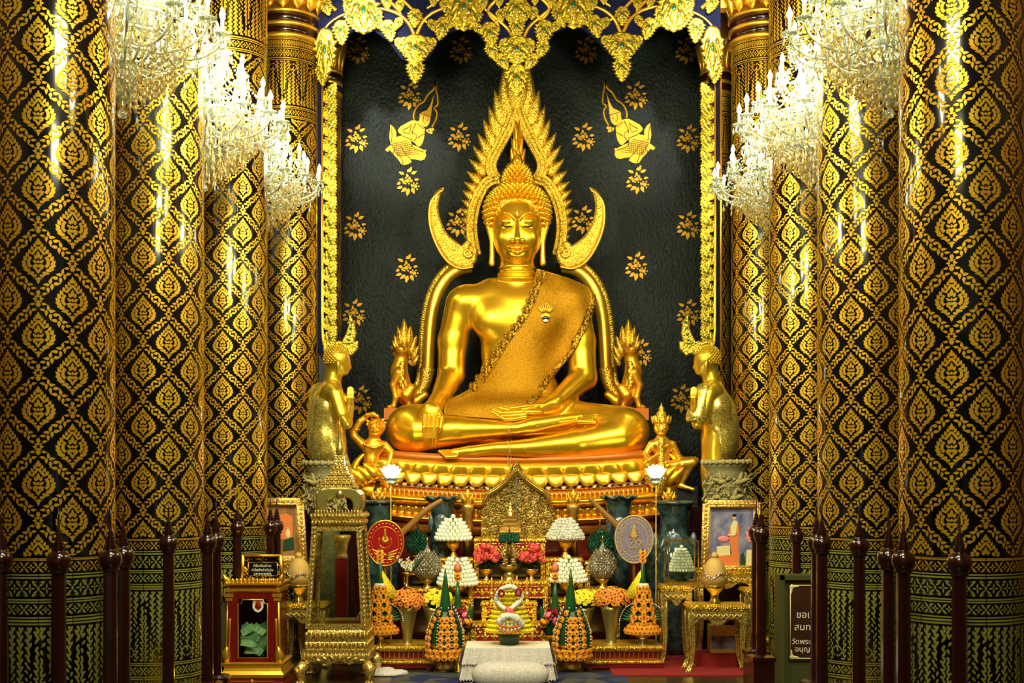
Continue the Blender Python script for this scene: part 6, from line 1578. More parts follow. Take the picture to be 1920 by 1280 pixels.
# ------------------------------------------------------------------ gilded glass cabinet (left of centre)
def cab():
    Y = 11.45; s_ = S(Y); cx = 637; t = thing('glass_cabinet', 'tall tapering gilded glass cabinet with spired roof and clawed feet, left of the altar', 'cabinet', (XP(cx, Y), Y, 0))
    c = (XP(cx, Y), Y, 0); z = lambda y: ZP(y, Y)
    # legs and scalloped apron
    for sx in (-1, 1):
        for sy in (-1, 1):
            b = MB(); x0 = c[0]+sx*.27; y0 = Y+sy*.27
            b.tube([(x0, y0, z(1236)), (x0+sx*.035, y0+sy*.03, z(1247)), (x0+sx*.03, y0+sy*.03, z(1258)), (x0+sx*.0, y0+sy*.0, z(1270)), (x0+sx*.02, y0+sy*.02, .03), (x0+sx*.035, y0+sy*.03, .012)], [.05, .055, .04, .028, .034, .03], 10)
            for k in range(3): b.ball((x0+sx*.03+(k-1)*.025, y0+sy*.02-.04, .018), (.014, .024, .016), 6, 4)
            b.build('claw_foot', 'pale_gold', t)
    b = MB(); pts = [(cx-57, 1226), (cx+57, 1226), (cx+57, 1240)]+[(cx+57-114*k/12, 1246-7*abs(math.sin(PI*k/4))) for k in range(1, 12)]+[(cx-57, 1240)]
    b.extr(pts, Y-.24, .05, .008); b.box((c[0], Y, z(1231)), (.54, .50, .05)); 
    for k in range(7): b.leaf(P(cx-36+k*12, 1240-3*abs(math.sin(k)), Y-.30), ((k-3)*.4, 0, .5), (0, -1, 0), .05, .03, .012, 0, .01)
    b.build('apron', 'pale_gold', t)
    b = MB(); b.sq(c, [(.285, z(1228)), (.285, z(1220)), (.275, z(1219)), (.28, z(1210)), (.265, z(1208)), (.272, z(1198)), (.262, z(1196)), (.268, z(1187)), (.272, z(1180)), (.255, z(1178)), (.245, z(1172))])
    for y, r, n in ((1222, .288, 17), (1203, .274, 14), (1184, .272, 14)):
        for k in range(n):
            for (ax, ay, dx, dy) in ((-r+2*r*(k+.5)/n, -r, 0, -1), (r, -r+2*r*(k+.5)/n, 1, 0)): b.leaf((c[0]+ax, Y+ay, z(y+7)), (0, 0, 1), (dx, dy, 0), .065, .036, .01, n=4)
    b.build('stepped_base', 'pale_gold', t)
    zb, zt = z(1172), z(985); rb, rt = .245, .195
    # frame bars of the tapering body
    for sx in (-1, 1):
        for sy in (-1, 1):
            b = MB(); b.loops([[(c[0]+sx*(r-.0)+a*.022, Y+sy*r+d*.022, zz) for a, d in ((-1, -1), (1, -1), (1, 1), (-1, 1))] for r, zz in ((rb, zb), (rt, zt))], smooth=False)
            for k in range(22):
                f = (k+.5)/22; r = rb+(rt-rb)*f; b.leaf((c[0]+sx*r, Y+sy*r-.024, zb+(zt-zb)*f-.02), (0.3, 0, 1), (0, -1, 0), .05, .022, .008, n=3)
            b.build('corner_post', 'pale_gold', t)
    b = MB()
    for zz, r, h in ((zb+.02, rb, .045), (zt-.02, rt, .04)):
        for sy in (-1, 1): b.box((c[0], Y+sy*r, zz), (2*r, .03, h)); b.box((c[0]+sy*r, Y, zz), (.03, 2*r, h))
    b.build('frame_rail', 'pale_gold', t)
    b = MB(); ri = .028
    for sy in (-1, 1):
        b.loops([[(c[0]-q*1, Y+sy*q2, zz) for zz, q, q2 in ()] or []]) if False else None
    for side in range(4):
        R = Matrix.Rotation(side*PI/2, 3, 'Z'); vs = []
        for dd in (0, .006):
            for zz, r in ((zb+.04, rb), (zt-.04, rt)):
                for a in (-1, 1): v = R@Vector((a*(r-.022), -(r-.005-dd), 0)); vs.append((c[0]+v.x, Y+v.y, zz))
        b.add(vs, [(0, 1, 3, 2), (6, 7, 5, 4), (0, 4, 5, 1), (2, 3, 7, 6), (0, 2, 6, 4), (1, 5, 7, 3)], smooth=False)
    b.build('glass_panes', 'glass', t)
    b = MB(); b.box((c[0], Y, zb+.02), (2*rb-.05, 2*rb-.05, .02)); b.build('floor_board', 'red_lacquer', t)
    # roof
    b = MB(); b.sq(c, [(rt+.0, zt), (rt+.02, z(982)), (rt+.03, z(976)), (rt+.015, z(974)), (rt+.035, z(968)), (rt+.035, z(962)), (rt-.03, z(961))])
    for k in range(15):
        for y, r in ((978, rt+.03), (966, rt+.04)): b.leaf((c[0]-r+2*r*(k+.5)/15, Y-r, z(y+4)), (0, 0, 1), (0, -1, 0), .04, .025, .008, n=3); b.leaf((c[0]+r, Y-r+2*r*(k+.5)/15, z(y+4)), (0, 0, 1), (1, 0, 0), .04, .025, .008, n=3)
        b.leaf((c[0]-.2+.4*(k+.5)/15, Y-rt-.02, z(962)), (0, 0, 1), (0, -1, 0), .04, .022, .008, n=3)
    b.build('cornice', 'pale_gold', t)
    dome = [(cx-36, 962), (cx-42, 950), (cx-44, 938), (cx-42, 926), (cx-34, 918), (cx-18, 914), (cx+18, 914), (cx+34, 918), (cx+42, 926), (cx+44, 938), (cx+42, 950), (cx+36, 962), (cx+24, 962), (cx+26, 950), (cx+25, 941), (cx+20, 934), (cx+10, 932), (cx, 936), (cx-10, 932), (cx-20, 934), (cx-25, 941), (cx-26, 950), (cx-24, 962)]
    b = MB(); b.extr([(a, y) for a, y in dome], Y-.14, .05, .012, m=0); b.extr(dome, Y+.19, .05, .012)
    for sx in (-1, 1): b.loops([[(c[0]+sx*r*s_, Y-.17, z(y)), (c[0]+sx*r*s_, Y+.17, z(y)), (c[0]+sx*(r-6)*s_, Y+.17, z(y)), (c[0]+sx*(r-6)*s_, Y-.17, z(y))] for y, r in ((962, 37), (950, 43), (938, 45), (926, 43), (918, 36), (914, 22))])
    b.leaf(P(cx, 934, Y-.20), (0, 0, 1), (0, -1, 0), 16*s_, 14*s_, .02); b.build('bell_dome', 'bronze_olive', t)
    b = MB(); 
    for y0, y1, r in ((914, 907, 33), (906, 899, 27), (898, 890, 24), (889, 882, 17), (881, 874, 14), (873, 864, 10), (863, 855, 9)):
        b.sq(c, [(r*s_, z(y0)), (r*s_, z(y0-2)), (r*s_*.93, z(y0-3)), (r*s_*.93, z(y1-1)), (r*s_, z(y1))])
        n = max(3, int(r/3.4))
        for k in range(n): b.leaf((c[0]-r*s_+2*r*s_*(k+.5)/n, Y-r*s_*.95, z(y0)), (0, 0, 1), (0, -1, 0), 6.5*s_, 5.5*s_, .01, n=3)
    b.build('stepped_spire', 'pale_gold', t)
    b = MB(); b.lathe(c, [(8*s_, z(855)), (6*s_, z(850)), (8.5*s_, z(846)), (5*s_, z(838)), (3*s_, z(822)), (1.2*s_, z(800)), (.3*s_, z(783))], 12, wav=(8, .05)); b.build('spire_tip', 'bronze_olive', t)
cab()
# red carved post seen through the glass (behind the cabinet)
Y = 12.35; t = thing('carved_post', 'dark red post with gilded flared capital seen through the glass cabinet', 'post', (XP(641, Y), Y, 0)); s_ = S(Y)
b = MB(); b.box((XP(641, Y), Y, ZP(1047, Y)/2), (22*s_, 22*s_, ZP(1047, Y))); b.build('shaft', 'red_lacquer', t)
b = MB(); b.lathe((XP(641, Y), Y, ZP(1047, Y)), [(12*s_, 0), (11*s_, .03), (9*s_, .06), (12*s_, .15), (17*s_, .22), (14*s_, .23)], 16, wav=(8, .06)); b.build('capital', 'copper_gold', t)

# ------------------------------------------------------------------ donation box with sign
def donation():
    Y = 11.15; s_ = S(Y); cx = 484; x = XP(cx, Y); t = thing('donation_box', 'red and gold tapering donation box full of green banknotes, lower left', 'donation box', (x, Y, 0)); z = lambda y: ZP(y, Y); c = (x, Y, 0)
    b = MB(); b.sq(c, [(.285, 0), (.285, z(1277)), (.262, z(1270)), (.255, z(1262)), (.245, z(1256))], m=0); b.sq(c, [(.262, z(1262)), (.27, z(1256)), (.25, z(1250)), (.24, z(1244)), (.255, z(1240)), (.26, z(1236)), (.24, z(1234))], m=1)
    b.box((x, Y-.262, z(1268)), (.36, .012, .006), m=1); b.leaf((x, Y-.27, z(1272)), (0, 0, 1), (0, -1, 0), .04, .035, .01, m=1); b.build('stepped_base', ['red_lacquer', 'gold'], t)
    zb, zt = z(1234), z(1108); rb, rt = .232, .200
    b = MB()
    # front with window opening
    def fr(xa, xb, z0, z1, m=0): b.box((x+(xa+xb)/2, Y-.212, (z0+z1)/2), (xb-xa, .03, z1-z0), m=m)
    fr(-.215, -.125, zb, zt); fr(.125, .215, zb, zt); fr(-.13, .13, zb, z(1226)); fr(-.13, .13, z(1118), zt)
    b.box((x, Y+.20, (zb+zt)/2), (.42, .02, zt-zb)); b.box((x-.205, Y, (zb+zt)/2), (.02, .40, zt-zb)); b.box((x+.205, Y, (zb+zt)/2), (.02, .40, zt-zb)); b.box((x, Y, zb+.01), (.42, .40, .02)); b.build('body', 'red_lacquer', t)
    b = MB(); w_ = .125; zz0, zz1 = z(1226), z(1118)
    b.tube([(x-w_, Y-.23, zz0), (x+w_, Y-.23, zz0), (x+w_, Y-.23, zz1-.04), (x+w_-.03, Y-.23, zz1-.035), (x+w_-.035, Y-.23, zz1-.005), (x-w_+.035, Y-.23, zz1-.005), (x-w_+.03, Y-.23, zz1-.035), (x-w_, Y-.23, zz1-.04)], .005, 5, closed=True); b.build('window_moulding', 'gold', t)
    for sx in (-1, 1):
        b = MB(); 
        for q in (-.012, .012): b.loops([[(x+sx*(r-.01)+q+a*.009, Y-r-.0+d*.009, zz) for a, d in ((-1, -1), (1, -1), (1, 1), (-1, 1))] for r, zz in ((rb, zb), (rt+.01, zt))])
        b.leaf((x+sx*rb, Y-rb-.01, zb), (-sx*.1, 0, 1), (0, -1, 0), .14, .08, .02); b.box((x+sx*(rt+.005), Y-rt-.005, zt-.05), (.06, .05, .025)); b.box((x+sx*(rt+.005), Y-rt-.005, zt-.015), (.075, .06, .03)); b.build('corner_pilaster', 'gold', t)
    b = MB(); b.box((x, Y-.198, (zz0+zz1)/2), (.25, .004, zz1-zz0)); b.build('glass_pane', 'glass', t)
    b = MB(); b.sq(c, [(.21, zt), (.235, z(1103)), (.235, z(1099)), (.222, z(1098)), (.222, z(1094)), (.245, z(1092)), (.245, z(1089)), (.2, z(1088))]); b.box((x, Y-.23, z(1096)), (.40, .01, .012), m=1)
    for k in range(13): b.leaf((x-.22+.44*(k+.5)/13, Y-.22, z(1089)), ((k-6)*.03, 0, 1), (0, -1, 0), .045, .03, .01, n=4)
    for sx in (-1, 1): b.leaf((x+sx*.22, Y-.22, z(1090)), (sx*.4, 0, 1), (0, -1, 0), .09, .05, .02)
    b.build('cornice', ['gold', 'red_lacquer'], t)
    rnd = random.Random(5); b = MB()
    for k in range(46):
        b.box((x+rnd.uniform(-.09, .09), Y-.17+rnd.uniform(0, .22), z(1224)+.01+rnd.uniform(0, .215)), (.13, .005, .065), rz=rnd.uniform(-.5, .5), m=1 if rnd.random() < .12 else 0)
        R = Matrix.Rotation(rnd.uniform(-1, 1), 3, 'Y')@Matrix.Rotation(rnd.uniform(-.6, .6), 3, 'X'); ctr = Vector(b.v[-8])*.5+Vector(b.v[-2])*.5
        for q in range(-8, 0):
            v = R@(Vector(b.v[q])-ctr)+ctr; v.x = min(max(v.x, x-.12), x+.12); v.z = max(v.z, zb+.02); v.y = max(v.y, Y-.19); b.v[q] = tuple(v)
    n_ = b.build('banknotes', ['banknote_green', 'banknote_red'], t, 'heap of green and red banknotes'); n_['kind'] = 'stuff'
    # badge on the glass
    b = MB(); px0 = 484
    b.extr([(475, 1122), (493, 1122), (494, 1132), (494, 1139), (490, 1145), (484, 1148), (478, 1145), (474, 1139), (474, 1132)], Y-.205, .012, .002); b.extr([(479, 1127), (484, 1124), (489, 1127), (491, 1138), (484, 1144), (477, 1138)], Y-.215, .006, .002, m=1); b.leaf(P(484, 1142, Y-.222), (0, 0, 1), (0, -1, 0), .075, .05, .008, m=2); b.build('badge', ['letter_white', 'orange_flower', 'dark_red'], t, 'cream and orange shield-shaped badge')
    # sign standing on the box
    Ys = Y-.12; t2 = thing('donation_sign', 'framed black sign with three lines of Thai text standing on the donation box', 'sign', P(491, 1089, Ys)); 
    b = MB(); b.extr([(454, 1089), (457, 1041), (527, 1041), (532, 1089)], Ys+.02, .025, .003); b.build('panel', 'black_lacquer', t2)
    b = MB()
    for q in ([(455, 1089), (458, 1040)], [(457, 1041), (528, 1041)], [(527, 1040), (531, 1089)], [(454, 1087), (532, 1087)]): b.sweep(q, [2.2*S(Ys)]*2, sec, px=Ys, depth=.5)
    for q in ([(465, 1079), (466, 1054)], [(465, 1054), (520, 1054)], [(520, 1054), (521, 1079)], [(465, 1079), (521, 1079)]): b.sweep(q, [.5*S(Ys)]*2, sec, px=Ys-.004, depth=.1)
    rnd = random.Random(2)
    for k in range(60):
        u = rnd.random(); side = k % 4
        px_, py_ = ((459+u*68, 1048+rnd.uniform(-2, 2)), (459+u*68, 1083+rnd.uniform(-2, 2)), (461+rnd.uniform(-1.5, 1.5), 1046+u*38), (525+rnd.uniform(-1.5, 1.5), 1046+u*38))[side]
        an = rnd.uniform(0, 6.28); b.leaf(P(px_, py_, Ys-.006), (math.cos(an), 0, math.sin(an)), (0, -1, 0), .024, .010, .003, n=3)
    b.build('gilt_frame', 'gold', t2)
    return t2, Ys
def words_at(parent, lines, Y, m, align='CENTER'):
    """Thai text as thin raised letters: (string, px centre, py baseline, px width)"""
    for s, cx, y, wpx in lines:
        cu = bpy.data.curves.new('t', 'FONT'); cu.body = s; cu.align_x = align; cu.extrude = .01; cu.size = 1
        o = bpy.data.objects.new('t', cu); COL.objects.link(o); bpy.context.view_layer.update()
        me = bpy.data.meshes.new_from_object(o.evaluated_get(bpy.context.evaluated_depsgraph_get())); bpy.data.objects.remove(o)
        xs = [v.co.x for v in me.vertices]
        if not xs: continue
        k = wpx*S(Y)/(max(xs)-min(xs)); me.materials.clear(); me.materials.append(MATS[m])
        q = bpy.data.objects.new('lettering', me); COL.objects.link(q); q.parent = parent; q.rotation_euler = (PI/2, 0, 0); q.scale = (k, k, min(k, .2)); q.location = P(cx, y, Y)-wloc(parent)
ds, Ys = donation()
words_at(ds, [('ที่รับเงินชำระ', 492, 1062.5, 34), ('ค่าไฟฟ้าค่าน้ำมัน', 492, 1070.5, 40), ('บูชาหลวงพ่อ', 492, 1077.5, 32)], Ys-.008, 'letter_white')

# ------------------------------------------------------------------ framed pictures
def picture(lab, q, Y, kind):
    (ax, ay), (bx, by), (cx_, cy), (dx, dy) = q; s_ = S(Y); t = thing('framed_picture', lab, 'picture', P((ax+bx+cx_+dx)/4, max(cy, dy), Y))
    b = MB(); w_ = 5.5*s_; b.extr(q, Y+.03, .03, 0, m=0); b.build('backing', 'black', t)
    b = MB()
    fsec = [(-1, 0), (-1, .05), (-.6, .07), (-.2, .05), (.2, .06), (.7, .03), (1, .03), (1, 0)]
    for k in range(4): a = q[k]; c = q[(k+1) % 4]; b.sweep([a, c], [w_*1.25]*2, fsec, px=Y)
    for k in range(4):
        a = q[k]; c = q[(k+1) % 4]; n = int(math.hypot(c[0]-a[0], c[1]-a[1])/8)
        for j in range(n+1): b.leaf(P(a[0]+(c[0]-a[0])*j/n, a[1]+(c[1]-a[1])*j/n, Y-.055), ((c[0]-a[0]), 0, -(c[1]-a[1])), (0, -1, 0), .05, .03, .012, n=4)
    b.build('gilt_frame', 'frame_gold', t)
    Yp = Y-.004; mx = (ax+cx_)/2; ins = lambda k: [(x+((1 if x < (ax+bx)/2+0 else -1))*k, y+((1 if y < (ay+cy)/2 else -1))*k) for x, y in q]
    b = MB(); b.extr(ins(6), Yp, .008, 0, m=0); b.extr(ins(9), Yp-.009, .004, 0, m=1)
    Yp -= .014
    if kind == 1:
        # a person in an orange dress beside a table of flowers
        b.extr([(1372, 1038), (1366, 1000), (1370, 985), (1376, 975), (1384, 978), (1386, 995), (1384, 1010), (1386, 1050), (1372, 1052)], Yp, .004, 0, m=2)
        b.extr([(1370, 985), (1376, 975), (1383, 977), (1380, 1000), (1370, 1006)], Yp-.005, .003, 0, m=5)
        b.ball(P(1377, 969, Yp), (.020, .004, .028), 10, 6, m=3); b.ball(P(1377, 966, Yp-.002), (.022, .003, .018), 10, 6, m=4); b.ball(P(1372, 1003, Yp-.006), (.05, .004, .012), 8, 4, m=3)
        b.extr([(1344, 1024), (1368, 1022), (1369, 1040), (1344, 1042)], Yp, .006, 0, m=5); b.ball(P(1357, 1010, Yp-.002), (.06, .005, .03), 10, 5, m=6); b.extr([(1346, 1042), (1382, 1038), (1388, 1062), (1344, 1064)], Yp-.006, .004, 0, m=2)
        for k in range(10): b.ball(P(1404+4*math.sin(k*2.4)*(k/8), 1004+10*math.cos(k*2.4)*(k/8), Yp-.002), (.02, .003, .02), 6, 4, m=6)
        b.extr([(1400, 1030), (1410, 1030), (1412, 1060), (1398, 1060)], Yp, .004, 0, m=5); b.extr([(1388, 1040), (1393, 1034), (1397, 1045), (1398, 1060), (1388, 1060)], Yp-.004, .003, 0, m=7)
    else:
        b.extr([(516, 968), (536, 962), (548, 968), (549, 1010), (516, 1012)], Yp, .003, 0, m=2); b.ball(P(540, 1000, Yp), (.03, .005, .06), 8, 5, m=5); b.extr([(532, 1012), (550, 1006), (552, 1030), (530, 1032)], Yp-.003, .003, 0, m=7); b.ball(P(540, 990, Yp), (.018, .004, .02), 8, 5, m=3)
    b.build('picture', ['cream', 'picture_blue' if kind == 1 else 'picture_brown', 'picture_orange', 'picture_skin', 'black', 'letter_gold', 'picture_pink', 'green_stain'], t)
    b = MB(); x0_ = P((cx_+dx)/2, cy, Y); b.box((x0_.x, Y+.10, x0_.z+.25), (.03, .02, .55)); b.build('easel_strut', 'wood_pale', t)
picture('gilt-framed portrait picture of a person in an orange dress, right of the altar', [(1324, 944), (1421, 944), (1424, 1066), (1320, 1066)], 12.45, 1)
picture('gilt-framed brown picture with a small seated figure, left beside the far columns', [(494, 940), (563, 940), (570, 1050), (490, 1050)], 12.55, 0)

# ------------------------------------------------------------------ gilded tables with curved legs
def cab_table(lab, x0, x1, yt, Yf, Yb, name='gilded_table'):
    s_ = S(Yf); X0, X1 = XP(x0, Yf), XP(x1, Yf); zt = ZP(yt, Yf); t = thing(name, lab, 'table', ((X0+X1)/2, (Yf+Yb)/2, 0))
    b = MB(); mould_box(b, X0, X1, zt-.05, zt, Yf, Yb, 0, .014); b.build('top', 'carved_gold', t)
    b = MB(); za = zt-.05; n = 12; n2 = 6
    pts = [(X0+.01, za), (X1-.01, za)]+[(X1-.01-(X1-X0-.02)*k/n, za-.11-.035*math.cos(2*PI*k/n*2)*(1 if True else 0)) for k in range(n+1)]
    b.extr(pts, Yf+.03, .025, .004, px=False); 
    W_ = X1-X0-.06
    for k in range(int(W_/.05)):
        for q in (-1, 1): xx = X0+.04+k*.05; b.tube([(xx, Yf, za-.06-q*.025), (xx+.05, Yf, za-.06+q*.025)], .005, 5)
    b.build('lattice_apron', 'pale_gold', t)
    b = MB(); b.box(((X0+X1)/2, Yb-.03, za-.06), (X1-X0-.02, .025, .12)); b.box((X0+.015, (Yf+Yb)/2, za-.06), (.025, Yb-Yf, .12)); b.box((X1-.015, (Yf+Yb)/2, za-.06), (.025, Yb-Yf, .12)); b.build('side_apron', 'pale_gold', t)
    for sx, xx in ((-1, X0+.03), (1, X1-.03)):
        for yy in (Yf+.03, Yb-.03):
            b = MB(); 
            for q in (-1, 0, 1):
                o = q*.020; b.tube([(xx+o, yy-.012+abs(q)*.006, za-.02), (xx+o-sx*.002, yy, za*.72), (xx+o*.7-sx*.012, yy, za*.42), (xx+o*.6+sx*.0, yy, za*.18), (xx+o*.7+sx*.03, yy-.01, .03), (xx+o*1.3+sx*.035, yy-.03, .008)], [.016, .014, .010, .009, .011, .010], 6)
            b.build('leg', 'pale_gold', t)
    return t, zt
cab_table('front gilded table with curved legs carrying a gilt vessel, lower right', 1292, 1402, 1134, 11.75, 12.08)
cab_table('gilded table under the small glass case, right of the marigold cone', 1240, 1298, 1098, 12.12, 12.42)
cab_table('gilded side table at the right, half hidden behind the dark red fence post', 1397, 1424, 1104, 12.12, 12.42)
cab_table('tall gilded table carrying the framed portrait, right of the altar', 1306, 1420, 1067, 12.5, 12.85) if False else cab_table('tall gilded table carrying the framed portrait, right of the altar', 1308, 1420, 1067, 12.43, 12.7)
cab_table('gilded table carrying a gilt vessel between donation box and glass cabinet', 528, 608, 1132, 12.1, 12.45)
cab_table('tall gilded table behind, carrying the brown framed picture', 484, 568, 1052, 12.52, 12.8)
def gilt_vessel(lab, cx, Y, yt, yb, r, tilt):
    s_ = S(Y); t = thing('gilt_vessel', lab, 'vessel', P(cx, yb, Y), 'gilt vessels with woven lids'); b = MB(); H = (yb-yt)*s_; c = P(cx, yb, Y)
    b.lathe(c, [(r*.52*s_, 0), (r*.55*s_, H*.03), (r*.38*s_, H*.10), (r*.34*s_, H*.18), (r*.40*s_, H*.22), (r*.62*s_, H*.27), (r*.95*s_, H*.36), (r*.92*s_, H*.38)], 24); b.build('bowl', 'brass', t)
    b = MB(); b.lathe(c, [(r*.9*s_, H*.37), (r*1.05*s_, H*.50), (r*1.0*s_, H*.62), (r*.86*s_, H*.76), (r*.55*s_, H*.86), (r*.18*s_, H*.91)], 24); b.build('woven_lid', 'straw', t)
    b = MB()
    for k in range(26):
        a = 2*PI*k/26; f = .56+.05*math.sin(a*4); rr = r*1.04*s_; p = c+Vector((math.sin(a)*rr, -math.cos(a)*rr, H*f)); b.leaf(p+Vector((0, 0, -.015)), (0, 0, 1), (math.sin(a), -math.cos(a), 0), .035, .026, .008, n=3, m=k % 3 == 0)
    b.tube([c+Vector((math.sin(2*PI*k/32)*r*1.05*s_, -math.cos(2*PI*k/32)*r*1.05*s_, H*(.55+.05*math.sin(4*PI*k/16)))) for k in range(32)], .007, 5, closed=True); b.build('jewelled_band', ['silver', 'dark_red'], t)
    b = MB(); b.ball(c+Vector((0, 0, H*.94)), (r*.32*s_, r*.32*s_, H*.07), 12, 6, bump=.08); b.build('knob', 'straw', t)
gilt_vessel('gilt vessel with woven straw lid on the front gilded table at the right', 1340, 11.9, 1036, 1133, 22, 0)
gilt_vessel('gilt vessel with woven straw lid between the donation box and the glass cabinet', 560, 12.27, 1036, 1131, 22, 0)
# small glass case with white mound
Y = 12.27; s_ = S(Y); t = thing('glass_case', 'small gilt-edged glass case holding a white flower mound, on a gilded table', 'glass case', P(1276, 1097, Y)); x0, x1 = XP(1250, Y), XP(1306, Y); z0, z1 = ZP(1097, Y), ZP(1013, Y); ya, yb = Y-.13, Y+.13
b = MB(); b.box(((x0+x1)/2, Y, z0+.02), (x1-x0+.02, .28, .035)); b.build('base', 'copper_gold', t)
b = MB()
for xx in (x0, x1):
    for yy in (ya, yb): b.box((xx, yy, (z0+z1)/2), (.010, .010, z1-z0))
for zz in (z1, z0+.045):
    for yy in (ya, yb): b.box(((x0+x1)/2, yy, zz), (x1-x0, .010, .010))
    for xx in (x0, x1): b.box((xx, Y, zz), (.010, .26, .010))
b.build('edges', 'brass', t)
b = MB(); b.box(((x0+x1)/2, ya, (z0+z1)/2), (x1-x0-.012, .004, z1-z0-.02)); b.build('front_pane', 'glass', t)
b = MB(); b.lathe(((x0+x1)/2, Y, z0+.04), [(.05, 0), (.06, .01), (.03, .04), (.08, .08), (.11, .10), (.02, .10)], 20); b.build('stand', 'green_stain', t)
b = MB()
for r_ in range(9):
    f = r_/8; rr = .115*(1-f)**.55+.004; n = max(3, int(rr*6.28/.028))
    for k in range(n): a = 2*PI*(k+.5*(r_ % 2))/n; b.ball(((x0+x1)/2+math.sin(a)*rr, Y-math.cos(a)*rr, z0+.15+f*.22), .0165, 6, 4)
b.build('white_mound', 'jasmine_white', t)
# storage box and bowl under the front table
Y = 12.25; t = thing('printed_box', 'cardboard box printed with a landscape, under the gilded tables at the right', 'box', (XP(1357, Y), Y+.05, .13)); b = MB(); b.box((XP(1357, Y), Y+.05, .13+.13), (.27, .2, .26)); b.build('carton', 'straw', t); b = MB(); b.box((XP(1357, Y), Y-.053, .13+.10), (.25, .006, .12)); b.build('printed_panel', 'picture_blue', t)
b = MB(); b.box((XP(1357, Y), Y+.05, .065), (.6, .3, .13)); o = b.build('red_step', 'carpet_red'); tag(o, 'low red carpeted step beneath the printed box', 'step')
b = MB(); c = (XP(1365, Y), Y+.06, .39); b.lathe(c, [(.05, 0), (.06, .01), (.11, .05), (.12, .09), (.10, .09), (.03, .03)], 20); b.lathe((c[0], c[1], c[2]+.085), [(.11, 0), (.12, .02), (.05, .05), (.012, .06), (.016, .08)], 20); o = b.build('black_bowl', 'black_lacquer'); tag(o, 'shiny black lidded bowl standing on the printed box', 'bowl')
# carpets
b = MB(); b.box((XP(1330, 12.1), 12.35, .006), (1.9, 1.5, .012)); o = b.build('red_carpet', 'carpet_red'); tag(o, 'red carpet under the gilded tables at the right', 'carpet')
b = MB(); b.box((XP(955, 11.4), 11.25, .004), (2.1, 1.1, .008)); o = b.build('patterned_carpet', 'carpet_blue'); tag(o, 'blue and cream patterned carpet on the floor before the altar', 'carpet')
# crumpled cloth beside the cabinet
b = MB(); c = P(722, 1268, 11.7); rings = []
for k in range(6):
    rr = .15*(1-k/5)+.004; rings.append([(c.x+math.cos(j*PI/8)*rr*(1.4+.25*math.sin(j*1.7+k)), 11.7+math.sin(j*PI/8)*rr, .009+.05*(k/5)**.5*(1+.3*math.sin(j*2.1+k))) for j in range(16)])
b.loops(rings); o = b.build('folded_cloth', 'lace_white'); tag(o, 'crumpled white cloth on the carpet beside the foot of the glass cabinet', 'cloth')

# ------------------------------------------------------------------ signs
def stand_sign(lab, x0, x1, y0, yb, Y, px0, px1, py0, py1):
    s_ = S(Y); t = thing('notice_stand', lab, 'sign', (XP((x0+x1)/2, Y), Y, 0)); b = MB(); X0, X1 = XP(x0, Y), XP(x1, Y)
    b.box(((X0+X1)/2, Y+.10, ZP(y0, Y)/2), (X1-X0, .20, ZP(y0, Y))); b.build('stand', 'olive_paint', t)
    b = MB(); b.box(((X0+X1)/2, Y-.012, ZP(y0, Y)-.02), (X1-X0+.01, .05, .04)); b.box((X0+.02, Y-.012, ZP(y0, Y)/2), (.04, .05, ZP(y0, Y))); b.box((X1-.02, Y-.012, ZP(y0, Y)/2), (.04, .05, ZP(y0, Y))); b.build('rim', 'olive_paint', t)
    b = MB(); b.extr([(px0, py0), (px1, py0), (px1, py1), (px0, py1)], Y-.005, .01, .002); b.build('panel', 'sign_brown', t)
    b = MB(); Yp = Y-.018
    q = [(px0+4, py0+5), (px1-4, py0+5), (px1-4, py1-5), (px0+4, py1-5)]
    for k in range(4): b.sweep([q[k], q[(k+1) % 4]], [.8*s_]*2, [(-1, 0), (-1, .003), (1, .003), (1, 0)], px=Yp)
    for (x, y), (sx, sy) in zip(q, ((1, 1), (-1, 1), (-1, -1), (1, -1))):
        b.ball(P(x+3*sx, y+3*sy, Yp), (.022, .006, .022), 8, 5); b.leaf(P(x+4*sx, y+2*sy, Yp), (sx, 0, 0), (0, -1, 0), 13*s_, 5*s_, .006); b.leaf(P(x+2*sx, y+4*sy, Yp), (0, 0, -sy), (0, -1, 0), 13*s_, 5*s_, .006)
    b.build('gilt_border', 'letter_gold', t); return t
sg1 = stand_sign('brown notice board with Thai text in an olive stand, behind the right fence posts', 1461, 1600, 1078, 1280, 11.0, 1478, 1584, 1092, 1239)
words_at(sg1, [('ขอเชิญ', 1497+22, 1158, 50), ('สมทบทุน', 1493+28, 1181, 62), ('วัดพระศรีรัตน', 1486+36, 1207, 74), ('อนุญาตให้', 1494+24, 1221, 54)], 11.0-.02, 'letter_white')
sg2 = stand_sign('brown notice board in an olive stand at the left, mostly hidden by a column', 322, 428, 1117, 1280, 11.0, 338, 412, 1127, 1272)
words_at(sg2, [('ร่วมทำบุญ ที่นี่', 375, 1176, 62), ('ขอเชิญ', 375, 1215, 56)], 11.0-.02, 'letter_white')

